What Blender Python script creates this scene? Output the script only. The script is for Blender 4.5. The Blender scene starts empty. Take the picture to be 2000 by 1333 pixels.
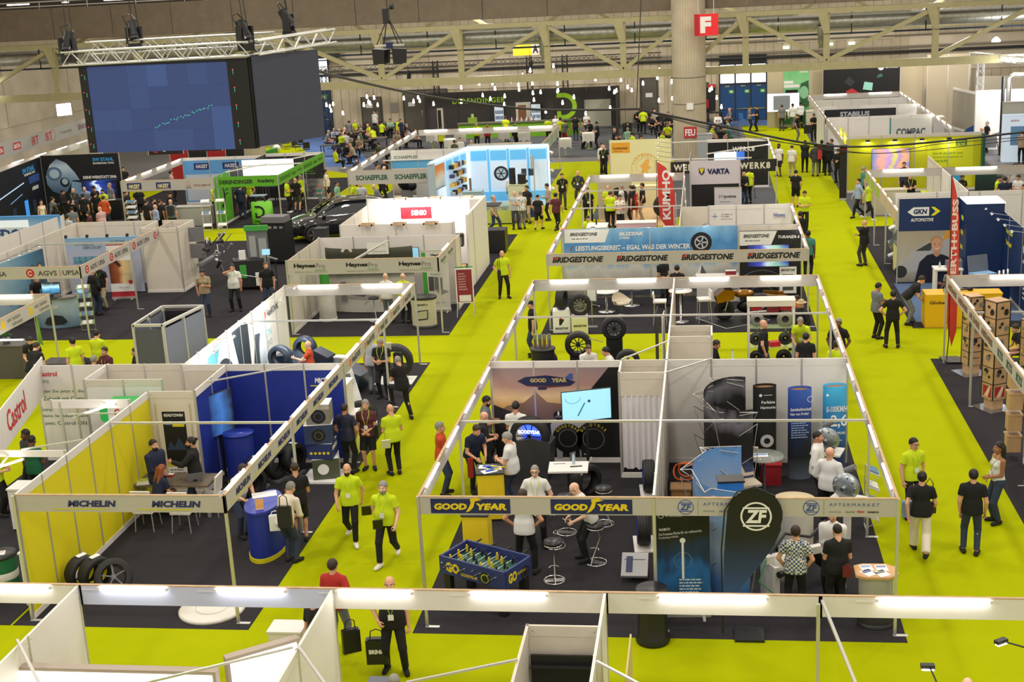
import bpy,math,random
import numpy as np
from mathutils import Matrix,Vector as Vc
En=enumerate
Rg=range
from math import cos,sin,pi as PI,radians as RAD
TR=Matrix.Translation
MR=Matrix.Rotation
H90=PI/2
RX4=Matrix.Rotation(H90,4,'X')
RZ4=Matrix.Rotation(H90,4,'Z')
random.seed(7)
SC=bpy.context.scene
COL=SC.collection
RM=np.array([[0.98935343,0.13634487,-0.05089069],[-0.01225812,-0.27037124,-0.9626781],[-0.1450156,0.95305271,-0.26582138]])
FPX=2628.5
CAMZ=11.25
cam=bpy.data.objects.new('camera',bpy.data.cameras.new('camera'))
COL.objects.link(cam)
cam.data.sensor_width=36.0
cam.data.lens=FPX/2000*36
cam.data.clip_end=500
cam.matrix_world=Matrix([[RM[0][i],-RM[1][i],-RM[2][i],(0,0,CAMZ)[i]] for i in Rg(3)]+[[0,0,0,1]])
SC.camera=cam
SC.view_settings.view_transform='Standard'
SC.view_settings.look='None'
SC.view_settings.exposure=0.22
SC.view_settings.gamma=1.0
SC.view_settings.use_curve_mapping=0
w=bpy.data.worlds.new('hall_ambient')
SC.world=w
w.use_nodes=1
w.node_tree.nodes['Background'].inputs[0].default_value=(1.0,0.90,0.77,1)
w.node_tree.nodes['Background'].inputs[1].default_value=0.62
def hall_lamp(x,y,z,size,power,col=(1,.93,.82)):
 l=bpy.data.lights.new('hall_lamp','AREA')
 l.shape='DISK';l.size=size;l.energy=power;l.color=col
 o=bpy.data.objects.new('hall_lamp',l);COL.objects.link(o)
 o.location=(x,y,z)
for ly in(8,20,32,44,56,68):
 for lx in(-26,-14,-2,10):
  hall_lamp(lx,ly,15,1.2,380 if ly<40 else 500)
for lx in(-28,-14,0,14):
 hall_lamp(lx,88,9.5,1.2,900)
def at(px,py,z=0.0):
 "point at height z seen at a pixel of the 2000 x 1333 photograph"
 d=RM.T@np.array([(px-1000)/FPX,(py-666.5)/FPX,1.0])
 p=d*((z-CAMZ)/d[2])
 return Vc((p[0],p[1],z))
MTS={}
def mt(key,col=(.8,.8,.8),rough=.6,metal=0.0,em=0.0,noi=0.0,scale=30.0,alpha=1.0,spec=None,coat=0.0,bump=0.0):
 if key in MTS:return MTS[key]
 m=bpy.data.materials.new(key);MTS[key]=m
 m.use_nodes=1
 nt=m.node_tree;b=nt.nodes['Principled BSDF']
 b.inputs['Base Color'].default_value=(*col,1)
 b.inputs['Roughness'].default_value=rough
 b.inputs['Metallic'].default_value=metal
 if spec is not None:b.inputs['Specular IOR Level'].default_value=spec
 if coat:b.inputs['Coat Weight'].default_value=coat
 if em:
  b.inputs['Emission Color'].default_value=(*col,1)
  b.inputs['Emission Strength'].default_value=em
 if alpha<1:b.inputs['Alpha'].default_value=alpha
 if noi or bump:
  tc=nt.nodes.new('ShaderNodeTexCoord');n=nt.nodes.new('ShaderNodeTexNoise')
  n.inputs['Scale'].default_value=scale;n.inputs['Detail'].default_value=4
  nt.links.new(tc.outputs['Object'],n.inputs['Vector'])
  if noi:
   r=nt.nodes.new('ShaderNodeValToRGB')
   r.color_ramp.elements[0].position=.3;r.color_ramp.elements[1].position=.7
   r.color_ramp.elements[0].color=(*[c*(1-noi) for c in col],1)
   r.color_ramp.elements[1].color=(*[min(1,c*(1+noi)) for c in col],1)
   nt.links.new(n.outputs['Fac'],r.inputs['Fac'])
   nt.links.new(r.outputs['Color'],b.inputs['Base Color'])
  if bump:
   bp=nt.nodes.new('ShaderNodeBump');bp.inputs['Strength'].default_value=bump
   nt.links.new(n.outputs['Fac'],bp.inputs['Height']);nt.links.new(bp.outputs['Normal'],b.inputs['Normal'])
 return m
def S(h):
 "sRGB hex to linear"
 o=[]
 for i in(0,2,4):
  c=int(h[i:i+2],16)/255
  o.append(c/12.92 if c<=.04045 else((c+.055)/1.055)**2.4)
 return tuple(o)
def hX(h,rough=.6,**k):
 return mt('paint_'+h+('' if rough==.6 else '_%d'%int(rough*100))+''.join('_'+a for a in k),S(h),rough,**k)
def gr(key,stops,axis=2,noi=0.0,nscale=2.0,em=0.0,stretch=(1,1,1),rough=.55):
 "printed picture: colour ramp along a generated axis, broken up by noise"
 if key in MTS:return MTS[key]
 m=bpy.data.materials.new(key);MTS[key]=m;m.use_nodes=1
 nt=m.node_tree;b=nt.nodes['Principled BSDF'];b.inputs['Roughness'].default_value=rough
 tc=nt.nodes.new('ShaderNodeTexCoord');sp=nt.nodes.new('ShaderNodeSeparateXYZ')
 nt.links.new(tc.outputs['Generated'],sp.inputs[0])
 r=nt.nodes.new('ShaderNodeValToRGB')
 el=r.color_ramp.elements
 while len(el)<len(stops):el.new(.5)
 for e,(p,c) in zip(el,stops):e.position=p;e.color=(*S(c),1)
 src=sp.outputs[axis]
 if noi:
  mp=nt.nodes.new('ShaderNodeMapping');mp.inputs['Scale'].default_value=stretch
  nt.links.new(tc.outputs['Generated'],mp.inputs[0])
  n=nt.nodes.new('ShaderNodeTexNoise');n.inputs['Scale'].default_value=nscale;n.inputs['Detail'].default_value=5
  nt.links.new(mp.outputs[0],n.inputs['Vector'])
  a=nt.nodes.new('ShaderNodeMath');a.operation='MULTIPLY_ADD'
  nt.links.new(n.outputs['Fac'],a.inputs[0]);a.inputs[1].default_value=noi
  s2=nt.nodes.new('ShaderNodeMath');s2.operation='SUBTRACT';nt.links.new(src,s2.inputs[0]);s2.inputs[1].default_value=noi*.5
  nt.links.new(s2.outputs[0],a.inputs[2]);src=a.outputs[0]
 nt.links.new(src,r.inputs['Fac']);nt.links.new(r.outputs[0],b.inputs['Base Color'])
 if em:
  nt.links.new(r.outputs[0],b.inputs['Emission Color']);b.inputs['Emission Strength'].default_value=em
 return m
class G:
 "collects geometry for one mesh"
 def __init__(s):s.v=[];s.f=[];s.m=[];s.sm=[]
 def add(s,vs,fs,mi=0,sm=0):
  n=len(s.v);s.v+=[tuple(p) for p in vs]
  for f in fs:s.f.append([i+n for i in f]);s.m.append(mi);s.sm.append(sm)
  return s
 def box(s,x0,x1,y0,y1,z0,z1,mi=0):
  v=[(x,y,z) for z in(z0,z1) for y in(y0,y1) for x in(x0,x1)]
  return s.add(v,[(0,2,3,1),(4,5,7,6),(0,1,5,4),(2,6,7,3),(0,4,6,2),(1,3,7,5)],mi)
 def cB(s,c,d,mi=0,M=None):
  x,y,z=(i/2 for i in d)
  v=[Vc((a,b,e)) for e in(-z,z) for b in(-y,y) for a in(-x,x)]
  if M:v=[M@p for p in v]
  v=[p+Vc(c) for p in v]
  return s.add(v,[(0,2,3,1),(4,5,7,6),(0,1,5,4),(2,6,7,3),(0,4,6,2),(1,3,7,5)],mi)
 def cyl(s,p,q,r,r2=None,n=12,mi=0,sm=1,caps=1):
  p=Vc(p);q=Vc(q);r2=r if r2 is None else r2
  d=(q-p).normalized();a=d.orthogonal().normalized();b=d.cross(a)
  v=[]
  for c,rr in((p,r),(q,r2)):
   v+=[c+(a*cos(t)+b*sin(t))*rr for t in(2*PI*i/n for i in Rg(n))]
  s.add(v,[(i,(i+1)%n,n+(i+1)%n,n+i) for i in Rg(n)],mi,sm)
  if caps:s.add(v,[tuple(Rg(n-1,-1,-1)),tuple(Rg(n,2*n))],mi)
  return s
 def pH(s,pts,r,n=8,mi=0,closed=0):
  pts=[Vc(p) for p in pts];k=len(pts);v=[];a=None
  for i,p in En(pts):
   d=(pts[(i+1)%k]-pts[i-1]) if closed or 0<i<k-1 else(pts[1]-pts[0] if i==0 else pts[-1]-pts[-2])
   d.normalize()
   a=d.orthogonal().normalized() if a is None else(a-d*a.dot(d)).normalized()
   b=d.cross(a)
   v+=[p+(a*cos(t)+b*sin(t))*r for t in(2*PI*j/n for j in Rg(n))]
  f=[]
  for i in Rg(k if closed else k-1):
   o,e=i*n,((i+1)%k)*n
   f+=[(o+j,o+(j+1)%n,e+(j+1)%n,e+j) for j in Rg(n)]
  s.add(v,f,mi,1)
  if not closed:s.add(v,[tuple(Rg(n-1,-1,-1)),tuple(Rg((k-1)*n,k*n))],mi)
  return s
 def lT(s,prof,n=24,c=(0,0,0),axis='z',mi=0,sm=1,arc=1.0,sx=1.0,sy=1.0):
  c=Vc(c);v=[];full=arc>=1
  m_=n if full else n+1
  for r,z in prof:
   for i in Rg(m_):
    t=2*PI*arc*i/n
    x,y=r*cos(t)*sx,r*sin(t)*sy
    v.append(c+(Vc((x,y,z)) if axis=='z' else Vc((x,-z,y)) if axis=='y' else Vc((z,x,y))))
  f=[]
  for k in Rg(len(prof)-1):
   for i in Rg(n):
    j=(i+1)%m_
    f.append((k*m_+i,k*m_+j,(k+1)*m_+j,(k+1)*m_+i))
  return s.add(v,f,mi,sm)
 def ext(s,poly,M,d,mi=0):
  "polygon in the (u, v) plane of matrix M extruded by d along its normal"
  n=len(poly)
  v=[M@Vc((x,y,0)) for x,y in poly]+[M@Vc((x,y,d)) for x,y in poly]
  return s.add(v,[tuple(Rg(n-1,-1,-1)),tuple(Rg(n,2*n))]+[(i,(i+1)%n,n+(i+1)%n,n+i) for i in Rg(n)],mi)
 def ell(s,c,r,n=12,mi=0,M=None):
  v=[];c=Vc(c);h=n//2
  for k in Rg(h+1):
   a=PI*k/h
   for i in Rg(n):
    t=2*PI*i/n
    p=Vc((r[0]*sin(a)*cos(t),r[1]*sin(a)*sin(t),-r[2]*cos(a)))
    v.append(c+(M@p if M else p))
  return s.add(v,[(k*n+i,k*n+(i+1)%n,(k+1)*n+(i+1)%n,(k+1)*n+i) for k in Rg(h) for i in Rg(n)],mi,1)
 def mesh(s,name):
  me=bpy.data.meshes.new(name);me.from_pydata(s.v,[],s.f)
  me.polygons.foreach_set('material_index',s.m);me.polygons.foreach_set('use_smooth',s.sm)
  return me
 def out(s,name,mats,parent=None,loc=None,rz=0.0,**kw):
  me=s.mesh(name)
  for m in(mats if isinstance(mats,(list,tuple)) else[mats]):me.materials.append(m)
  return link(name,me,parent,loc,rz,**kw)
def link(name,me,parent=None,loc=None,rz=0.0,lb_=None,cat=None,gp_=None,kind=None):
 o=bpy.data.objects.new(name,me);COL.objects.link(o)
 if parent:o.parent=parent
 if loc is not None:o.location=loc
 if rz:o.rotation_euler=(0,0,rz)
 return tag(o,lb_,cat,gp_,kind)
def tag(o,lb_=None,cat=None,gp_=None,kind=None):
 if lb_:o['label']=lb_
 if cat:o['category']=cat
 if gp_:o['group']=gp_
 if kind:o['kind']=kind
 return o
def th(name,lb_,cat,loc=(0,0,0),rz=0.0,gp_=None):
 return link(name,None,None,loc,rz,lb_,cat,gp_)
def cpt(o,parent=None):
 c=o.copy();COL.objects.link(c)
 if parent:c.parent=parent
 for ch in o.children:cpt(ch,c)
 return c
def dup(o,loc,rz=0.0,lb_=None,gp_=None):
 c=cpt(o);c.location=loc;c.rotation_euler=(0,0,rz)
 return tag(c,lb_,None,gp_)
def dims(me):
 co=np.empty(len(me.vertices)*3,np.float32);me.vertices.foreach_get('co',co);co=co.reshape(-1,3)
 return co.min(0),co.max(0)
TXT={}
def text_mesh(s,bold,shear,space):
 k=(s,bold,shear,space)
 if k not in TXT:
  cu=bpy.data.curves.new('lettering','FONT');cu.body=s;cu.offset=bold;cu.shear=shear;cu.resolution_u=2;cu.space_character=space
  o=bpy.data.objects.new('tmp',cu)
  me=bpy.data.meshes.new_from_object(o)
  me.name='lettering'
  bpy.data.objects.remove(o);bpy.data.curves.remove(cu)
  me.materials.clear();me.materials.append(None)
  TXT[k]=(me,*dims(me))
 return TXT[k]
class Fr:
 "flat frame on a thing: u to the reader's right, v up, facing -Y when rz = 0"
 def __init__(s,parent,o,rz=0.0,tilt=0.0):
  s.p=parent;s.M=TR(o)@MR(rz,4,'Z')@MR(PI/2-tilt,4,'X')
 def tx(s,t,u,v,wd,ht,m,bold=.015,shear=0.0,n=.006,name='lettering',space=1.0,rot=0.0):
  me,lo,hi=text_mesh(t,bold,shear,space)
  o=bpy.data.objects.new(name,me);COL.objects.link(o);o.parent=s.p
  sx=wd/(hi[0]-lo[0]);sy=ht/(hi[1]-lo[1])
  o.matrix_local=s.M@TR((u,v,n))@MR(rot,4,'Z')@Matrix.Diagonal((sx,sy,1,1))@TR((-lo[0],-lo[1],0))
  o.material_slots[0].link='OBJECT';o.material_slots[0].material=m
  return o
 def poly(s,pts,m,n=.003,name='print',d=.002):
  return G().ext(pts,s.M@TR((0,0,n-d)),d).out(name,m,s.p)
 def rc(s,u0,v0,u1,v1,m,n=.003,name='print',d=.002):
  return s.poly([(u0,v0),(u1,v0),(u1,v1),(u0,v1)],m,n,name,d)
 def dC(s,u,v,r,m,n=.004,name='emblem',k=20,ry=None,a0=0,a1=360):
  ry=ry or r
  full=a1-a0>=360
  q=[(u+r*cos(RAD(a0+(a1-a0)*i/k)),v+ry*sin(RAD(a0+(a1-a0)*i/k))) for i in Rg(k if full else k+1)]
  return s.poly(q,m,n,name)
 def rG(s,u,v,r,t,m,n=.004,name='emblem',k=24,a0=0,a1=360):
  g=G();full=a1-a0>=360;vs=[]
  for i in Rg(k if full else k+1):
   a=RAD(a0+(a1-a0)*i/k)
   for rr in(r-t,r):vs.append(s.M@Vc((u+rr*cos(a),v+rr*sin(a),n)))
  c=len(vs)//2
  g.add(vs,[(2*i,2*i+1,(2*i+3)%(2*c),(2*i+2)%(2*c)) for i in Rg(c if full else c-1)])
  return g.out(name,m,s.p)
 def line(s,pts,wd,m,n=.005,name='print'):
  g=G()
  for(a,b),(c,e) in zip(pts,pts[1:]):
   L=math.hypot(c-a,e-b);nx,ny=-(e-b)/L*wd/2,(c-a)/L*wd/2
   g.add([s.M@Vc((x,y,n)) for x,y in((a+nx,b+ny),(a-nx,b-ny),(c-nx,e-ny),(c+nx,e+ny))],[(0,1,2,3)])
  return g.out(name,m,s.p)
 def pA(s,u,v,wd,rows,m,lh=.05,name='small_print',seed=1,n=.005):
  "block of unreadably small print as short bars"
  r=random.Random(seed);g=G()
  for i in Rg(rows):
   x=0
   W=wd*r.uniform(.65,1)
   while x<W:
    L=min(r.uniform(.02,.09)*wd*2,W-x)
    y=v-i*lh
    g.add([s.M@Vc((a,b,n)) for a,b in((u+x,y),(u+x+L,y),(u+x+L,y+lh*.45),(u+x,y+lh*.45))],[(0,1,2,3)])
    x+=L+wd*.03
  return tag(g.out(name,m,s.p),kind='stuff')
WH=mt('white_laminate',(.76,.73,.69),.45,noi=.02,scale=3)
CR=mt('cream_laminate',(.66,.61,.52),.5,noi=.03,scale=3)
ALU=mt('brushed_aluminium',(.62,.61,.58),.35,.6)
PINE=mt('pine_batten',S('bfa07c'),.6,noi=.15,scale=6)
ST=mt('polished_steel',(.75,.75,.75),.18,1.0)
BK=mt('black_plastic',(.012,.012,.013),.45)
RU=mt('tyre_rubber',(.014,.014,.015),.62,noi=.2,scale=60)
GP=mt('grey_plastic',(.16,.16,.17),.5)
TUBE=mt('tube_glow',(1.0,.97,.94),.4,em=16)
LBOX=mt('backlit_film',(1.0,.98,.97),.4,em=1.6)
GL=mt('clear_glass',(1,1,1),.02);GL.node_tree.nodes['Principled BSDF'].inputs['Transmission Weight'].default_value=1.0
PA=mt('white_paper',(.8,.8,.78),.7)
FASC=mt('fascia_board',(.47,.445,.41),.5,noi=.02,scale=4)
def carpet_mat(key,col,seam=2.0,rough=.95,sa=.035):
 m=mt(key,col,rough,spec=.05)
 nt=m.node_tree;b=nt.nodes['Principled BSDF']
 tc=nt.nodes.new('ShaderNodeTexCoord');n=nt.nodes.new('ShaderNodeTexNoise');n.inputs['Scale'].default_value=1.1;n.inputs['Detail'].default_value=9;n.inputs['Roughness'].default_value=.75
 sp=nt.nodes.new('ShaderNodeSeparateXYZ');nt.links.new(tc.outputs['Object'],n.inputs['Vector']);nt.links.new(tc.outputs['Object'],sp.inputs[0])
 a=nt.nodes.new('ShaderNodeMath');a.operation='DIVIDE';a.inputs[1].default_value=seam;nt.links.new(sp.outputs[0],a.inputs[0])
 f=nt.nodes.new('ShaderNodeMath');f.operation='FLOOR';nt.links.new(a.outputs[0],f.inputs[0])
 wn=nt.nodes.new('ShaderNodeTexWhiteNoise');wn.noise_dimensions='1D';nt.links.new(f.outputs[0],wn.inputs['W'])
 mx=nt.nodes.new('ShaderNodeMath');mx.operation='MULTIPLY_ADD';mx.inputs[1].default_value=sa*2;nt.links.new(wn.outputs['Value'],mx.inputs[0])
 m2=nt.nodes.new('ShaderNodeMath');m2.operation='MULTIPLY_ADD';m2.inputs[1].default_value=.22;m2.inputs[2].default_value=.86-sa;nt.links.new(n.outputs['Fac'],m2.inputs[0])
 nt.links.new(m2.outputs[0],mx.inputs[2])
 v=nt.nodes.new('ShaderNodeVectorMath');v.operation='SCALE';v.inputs[0].default_value=col;nt.links.new(mx.outputs[0],v.inputs['Scale'])
 nt.links.new(v.outputs[0],b.inputs['Base Color'])
 bp=nt.nodes.new('ShaderNodeBump');bp.inputs['Strength'].default_value=.15;n2=nt.nodes.new('ShaderNodeTexNoise');n2.inputs['Scale'].default_value=150
 nt.links.new(tc.outputs['Object'],n2.inputs['Vector']);nt.links.new(n2.outputs['Fac'],bp.inputs['Height']);nt.links.new(bp.outputs['Normal'],b.inputs['Normal'])
 return m
GREEN=carpet_mat('lime_carpet',(.375,.42,.001))
DARK=carpet_mat('charcoal_carpet',(.036,.034,.038),2.0,sa=.05)
BLUEC=carpet_mat('blue_carpet',(.10,.17,.38))
LOUNGE=carpet_mat('grey_carpet',(.10,.105,.115))
CONC=mt('bare_concrete',(.50,.43,.31),.8,noi=.16,scale=.8,bump=.1)
CONCL=mt('pale_concrete',(.60,.53,.41),.8,noi=.12,scale=.7)
G().box(-75,45,-6,125,-.3,0).out('floor',mt('screed_floor',(.13,.13,.14),.5),kind='structure')
def carpet(pts,m,z,lb_):
 g=G();n=len(pts)
 g.ext(pts,TR((0,0,.0)),z)
 return g.out('carpet',m,lb_=lb_,cat='carpet')
carpet([(-36,4),(24,4),(24,57),(6.6,60),(7.2,94.6),(2.4,95),(2.6,80),(-9.5,80),(-20,77),(-24.5,81),(-27,77),(-36,77)],GREEN,.004,'lime green aisle carpet running through the whole hall')
carpet([(-33,84),(-24.5,84),(-28,96),(-36,96)],GREEN,.004,'patch of lime green carpet by the far blue door')
carpet([(-23.6,81.2),(-20.4,81.2),(-27,98),(-31,98)],BLUEC,.006,'blue carpet strip beside the lounge tables')
carpet([(2.4,95),(-1,95),(-1,98),(4.5,98),(4.5,95)],BLUEC,.006,'blue carpet in front of the blue exit doors')
carpet([(-24,83),(-19.2,78.0),(-9.6,82.3),(-1.9,81),(-1.9,77),(2.2,77),(2.2,94.7),(-1.1,94.7),(-1.1,98.3),(-27,98.3)],LOUNGE,.005,'grey carpet under the lounge and bar')
for x0,x1,y0,y1,lb in((-12.85,-8.3,21.1,38.03,'charcoal carpet under the yellow and blue tyre stand and its neighbour'),(-5.27,3.24,21.1,38.1,'charcoal carpet under the blue and yellow tyre stand'),(-5.3,3.3,41.0,58.2,'charcoal carpet under the winter tyre stand'),(-27.6,-8.3,41.1,57.85,'charcoal carpet spanning the stands with the black car'),(-31,-19.85,61.0,76.5,'charcoal carpet under the green academy stand'),(-17,-8.3,60.5,77.2,'grey carpet under the bearing maker stand'),(-21,-12.9,21.1,33.5,'charcoal carpet under the engine oil stand'),(-5.3,3.3,61.0,76.3,'grey carpet under the black stand by the concrete column'),(6.2,14.8,21,37.9,'charcoal carpet under the wooden display towers'),(6.2,14.8,41.2,57.7,'charcoal carpet under the dark blue stand'),(6.4,14.8,61,94,'grey carpet under the yellow filter stand')):
 if 'engine oil' in lb:x0=-16.6
 DK=DARK if 'charcoal' in lb else LOUNGE
 carpet([(x0,y0),(x1,y0),(x1,y1),(x0,y1)],DK,.008,lb)
YW=98.6
def wall(name,g,m):return g.out(name,m,kind='structure')
wb=wall('wall_back',G().box(-75,45,YW,YW+.5,0,16),CONC)
for i,(x0,x1,z0,z1) in En(((-26.6,-22.6,3.6,6.2),(-22.2,-20.6,.2,4.6),(-19.5,-6.0,3.0,4.8),(-12.5,-4.5,4.9,6.6),(-20,-13,5.0,6.8),(-4.6,-3.0,1.4,3.9),(-.9,.3,1.2,4.4),(-3,4,5.6,7.4),(5,13,5.3,7.2),(14,22,3,5.4))):
 G().box(x0,x1,YW-.06,YW,z0,z1).out('panel',CONCL,wb)
g=G()
for x in np.arange(-30,25,.62):g.box(x,x+.02,YW-.012,YW,0,8)
tag(g.out('board_joint',mt('joint_dark',(.20,.18,.14),.9),wb),kind='stuff')  # thin darker lines along the board joints
wl=wall('wall_left',G().box(-44.5,-44,20,YW,0,16),CONCL)
for k in Rg(6):
 G().box(-44,-43.93,45+k*9,53.9+k*9,3.2,7.0).out('panel',CONCL,wl)
 G().box(-44,-43.9,45+k*9,53.9+k*9,7.1,11).out('panel',CONC,wl)
wall('wall_right',G().box(29.5,30,30,YW,0,16),CONC)
for i,(z,r,y,c) in En(((6.2,.10,YW-.3,'a8a090'),(5.5,.05,YW-.2,'7a7466'),(4.75,.06,YW-.35,'8c8576'),(4.4,.10,YW-.25,'2a2a2c'))):
 G().cyl((-44,y,z),(30,y,z),r,n=10).out('pipe',hX(c),lb_='pipe run on the far concrete wall, '+('thick pale top','thin grey','middle grey','black lowest')[i]+' line',cat='pipe')
def column(name,x,y,r,h,collar):
 c=G().lT([(r,0),(r,h)],28).out(name,CONC,loc=(x,y,0),kind='structure')
 g=G()
 for k in Rg(40):
  a=2*PI*k/40
  g.cyl((r*cos(a),r*sin(a),0),(r*cos(a),r*sin(a),h),.012,n=4)
 tag(g.out('board_mark',mt('concrete_mark',(.42,.38,.30),.8),c),kind='stuff')
 for z in collar:G().lT([(r,z),(r+.015,z+.01),(r+.015,z+.04),(r,z+.05)],28).out('collar',hX('6a6456'),c)
 return c
col1=column('pillar_main',-.93,76.6,.92,11,(5.0,3.55))
Fr(col1,(0,-.94,0)).rc(-.15,3.3,.22,3.66,PA,.05,'junction_box',.06)
f=Fr(col1,(0,-.94,0));f.rc(-.32,1.75,.38,2.35,hX('b8262e'),.02,'warning_sign',.03)
f.tx('FEU',-.25,1.85,.55,.38,PA,.03,n=.026)
column('pillar_rear',-27.6,79.5,.85,8.5,(2.9,))
t=th('hall_sign','red sign with a white letter F hanging at the column top','sign',(.03,74.85,7.3))
G().box(-.62,.66,-.02,.1,0,1.14).out('board',mt('sign_red',S('cf1f26'),.5,em=.25),t)
G().box(-.42,-.38,.0,.02,1.1,2.2).out('hanger',ST,t);G().box(.4,.44,.0,.02,1.1,2.2).out('hanger',ST,t)
f=Fr(t,(0,-.02,0));f.rc(-.62,0,-.36,1.14,hX('b0141c'),.003)
f.tx('F',-.30,.14,.58,.86,PA,.06)
t=th('hall_sign','yellow sign with a black letter A behind the truss','sign',(-11.6,90.0,5.75))
G().box(-1.0,.75,-.02,.1,0,.8).out('board',hX('e3c51e'),t)
f=Fr(t,(0,-.02,0));f.rc(.22,0,.75,.8,hX('c9c6bb'),.003);f.tx('A',.3,.12,.38,.52,BK,.04)
G().box(-.6,-.57,0,.03,.8,3).out('hanger',ST,t)
G().box(-.42,.42,-.05,.05,0,.55).out('hall_sign',hX('c8252b'),loc=(-21.4,90,6.0),lb_='small blank red sign high behind the truss',cat='sign')
STRUT=mt('cream_steel',S('a8a178'),.5,noi=.06,scale=3)
YT=77.6
tr=th('roof_truss','cream painted steel lattice girder spanning the hall','truss',(0,YT,0))
G().box(-75,45,-.16,.16,5.02,5.45).out('bottom_chord',STRUT,tr)
G().box(-75,45,-.20,.20,8.10,8.36).out('top_chord',STRUT,tr)
nodes=[-44.0,-38.6,-33.2,-24.4,-18.6,-13.9,-8.9,-4.6,-1.0,2.2,6.6,12.4,17.8,23]
for i,x in En(nodes):
 G().box(x-.17,x+.17,-.13,.13,5.4,8.15).out('vertical',STRUT,tr)
 G().ext([(x-.17,7.0),(x+.17,7.0),(x+.02,8.2),(x-.55,8.2)],TR((0,-.16,0))@MR(PI/2,4,'X'),.06).out('gusset',STRUT,tr)
for i in Rg(len(nodes)-1):
 a,b=nodes[i],nodes[i+1]
 up=(i%2==0) if i<5 else i%3!=0
 p,q=((a,0,5.5),(b,0,8.1)) if up else((a,0,8.1),(b,0,5.5))
 d=Vc(q)-Vc(p)
 G().cB((Vc(p)+Vc(q))/2,(.30,.22,d.length),0,d.to_track_quat('Z','Y').to_matrix()).out('diagonal',STRUT,tr)
tr2=th('roof_truss','second cream lattice girder farther back, seen between the struts','truss',(0,88,0))
G().box(-75,45,-.12,.12,6.55,6.85).out('bottom_chord',STRUT,tr2)
for x in Rg(-44,30,8):
 for sgn in(1,-1):
  d=Vc((4*sgn,0,2.3))
  G().cB((x+2*sgn,0,7.9),(.2,.2,d.length),0,d.to_track_quat('Z','Y').to_matrix()).out('diagonal',STRUT,tr2)
GALV=mt('galvanised',(.52,.52,.47),.38,.75,noi=.12,scale=3)
t=th('air_duct','silver spiral ventilation duct behind the cream girder','duct',(0,78.9,7.55))
G().cyl((-75,0,0),(45,0,0),.42,n=18).out('pipe',GALV,t)
g=G()
for x in np.arange(-45,25,.42):g.lT([(.42,0),(.445,.02),(.42,.04)],14,(x,0,0),'x')
tag(g.out('seam',GALV,t),kind='stuff')
for x in(-9.2,6.4,20):
 G().lT([(.24,0),(.24,-.55),(.19,-.56),(.19,-.95),(.13,-.96),(.13,-1.2),(0,-1.2)],14,(x,-.5,-.2)).out('nozzle',GALV,t)
t=th('cable_tray','dark blue cable tray under the silver duct','cable tray',(0,78.5,6.85))
for y in(0,.25):G().box(-45,25,y,y+.05,0,.09).out('rail',hX('20303c'),t)
for x in Rg(-44,25,4):G().box(x,x+.06,0,.06,0,1.5).out('hanger',hX('20303c'),t)
for i,(x,z) in En(((-30,7.9),(-12,7.95),(2.6,7.95),(9,7.9))):
 G().box(x-2.2,x+2.2,78.2,78.4,z,z+.12).out('cable_duct',GALV,lb_='grey metal light trunking %s'%('behind the hanging screen','above the two loudspeakers','beside the red F sign','at the girder right of the column')[i],cat='trunking')
BAND=mt('gallery_cladding',(.17,.135,.094),.8,noi=.10,scale=2,bump=.1)
gb=G().box(-75,45,YT-.1,YT+1.0,8.62,8.66).out('wall_gallery',BAND,kind='structure')
for i in Rg(32):
 x=-75+i*3.68
 G().box(x,x+3.65,YT-.30,YT-.05,8.64,10.45).out('panel',BAND,gb)
t=th('railing','grey steel handrail along the top of the gallery','railing',(0,YT-.1,10.45))
for z in(.12,.38):G().cyl((-75,0,z),(45,0,z),.035,n=8).out('rail',ALU,t)
for i in Rg(40):G().cyl((-75+i*3,0,0),(-75+i*3,0,.38),.025,n=6).out('post',ALU,t)
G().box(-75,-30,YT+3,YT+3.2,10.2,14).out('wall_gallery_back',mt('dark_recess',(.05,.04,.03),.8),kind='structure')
for i,(px,py,L) in En(((38,28,48),(130,21,14),(226,14,46),(1380/3.33,2,50))):
 p=at(px,py,10.62)
 G().box(-L/68,L/68,-.03,.03,0,.07).out('strip_light',mt('warm_tube',(1,.93,.8),.4,em=4),loc=(p.x*78.2/p.y,78.2,10.45+.25),lb_='strip lamp behind the gallery rail, %s'%('leftmost','shortest','second longest','by the lamp head')[i],cat='lamp')
for i,(x,y,z) in En(((18.5,92,5.2),(11.2,92,6.9),(-42.5,77,5.9))):
 G().lT([(.04,.3),(.1,.28),(.26,.1),(.28,0),(0,-.02)],16,(0,0,0)).out('high_bay_lamp',mt('lamp_glow',(1,.98,.95),.4,em=12),loc=(x,y,z),lb_='round white hall lamp %s'%('far right under the girder','upper right behind the girder','at the left edge under the girder')[i],cat='lamp')
for i,(x,z) in En(((5.6,4.9),(10.1,5.0),(8.6,5.0))):
 G().box(-.22,.22,-.1,0,0,.18).out('emergency_lamp',mt('exit_glow',(.75,.9,.6),.4,em=1.6),loc=(x,YW-.1,z),lb_='small lit emergency lamp on the far wall, %s'%('first','third','middle')[i]+' beyond the column',cat='lamp')
BLUED=mt('blue_door',S('1f4a80'),.4)
SKYG=mt('daylight_glass',S('e8f0fa'),.2,em=1.8)
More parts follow.
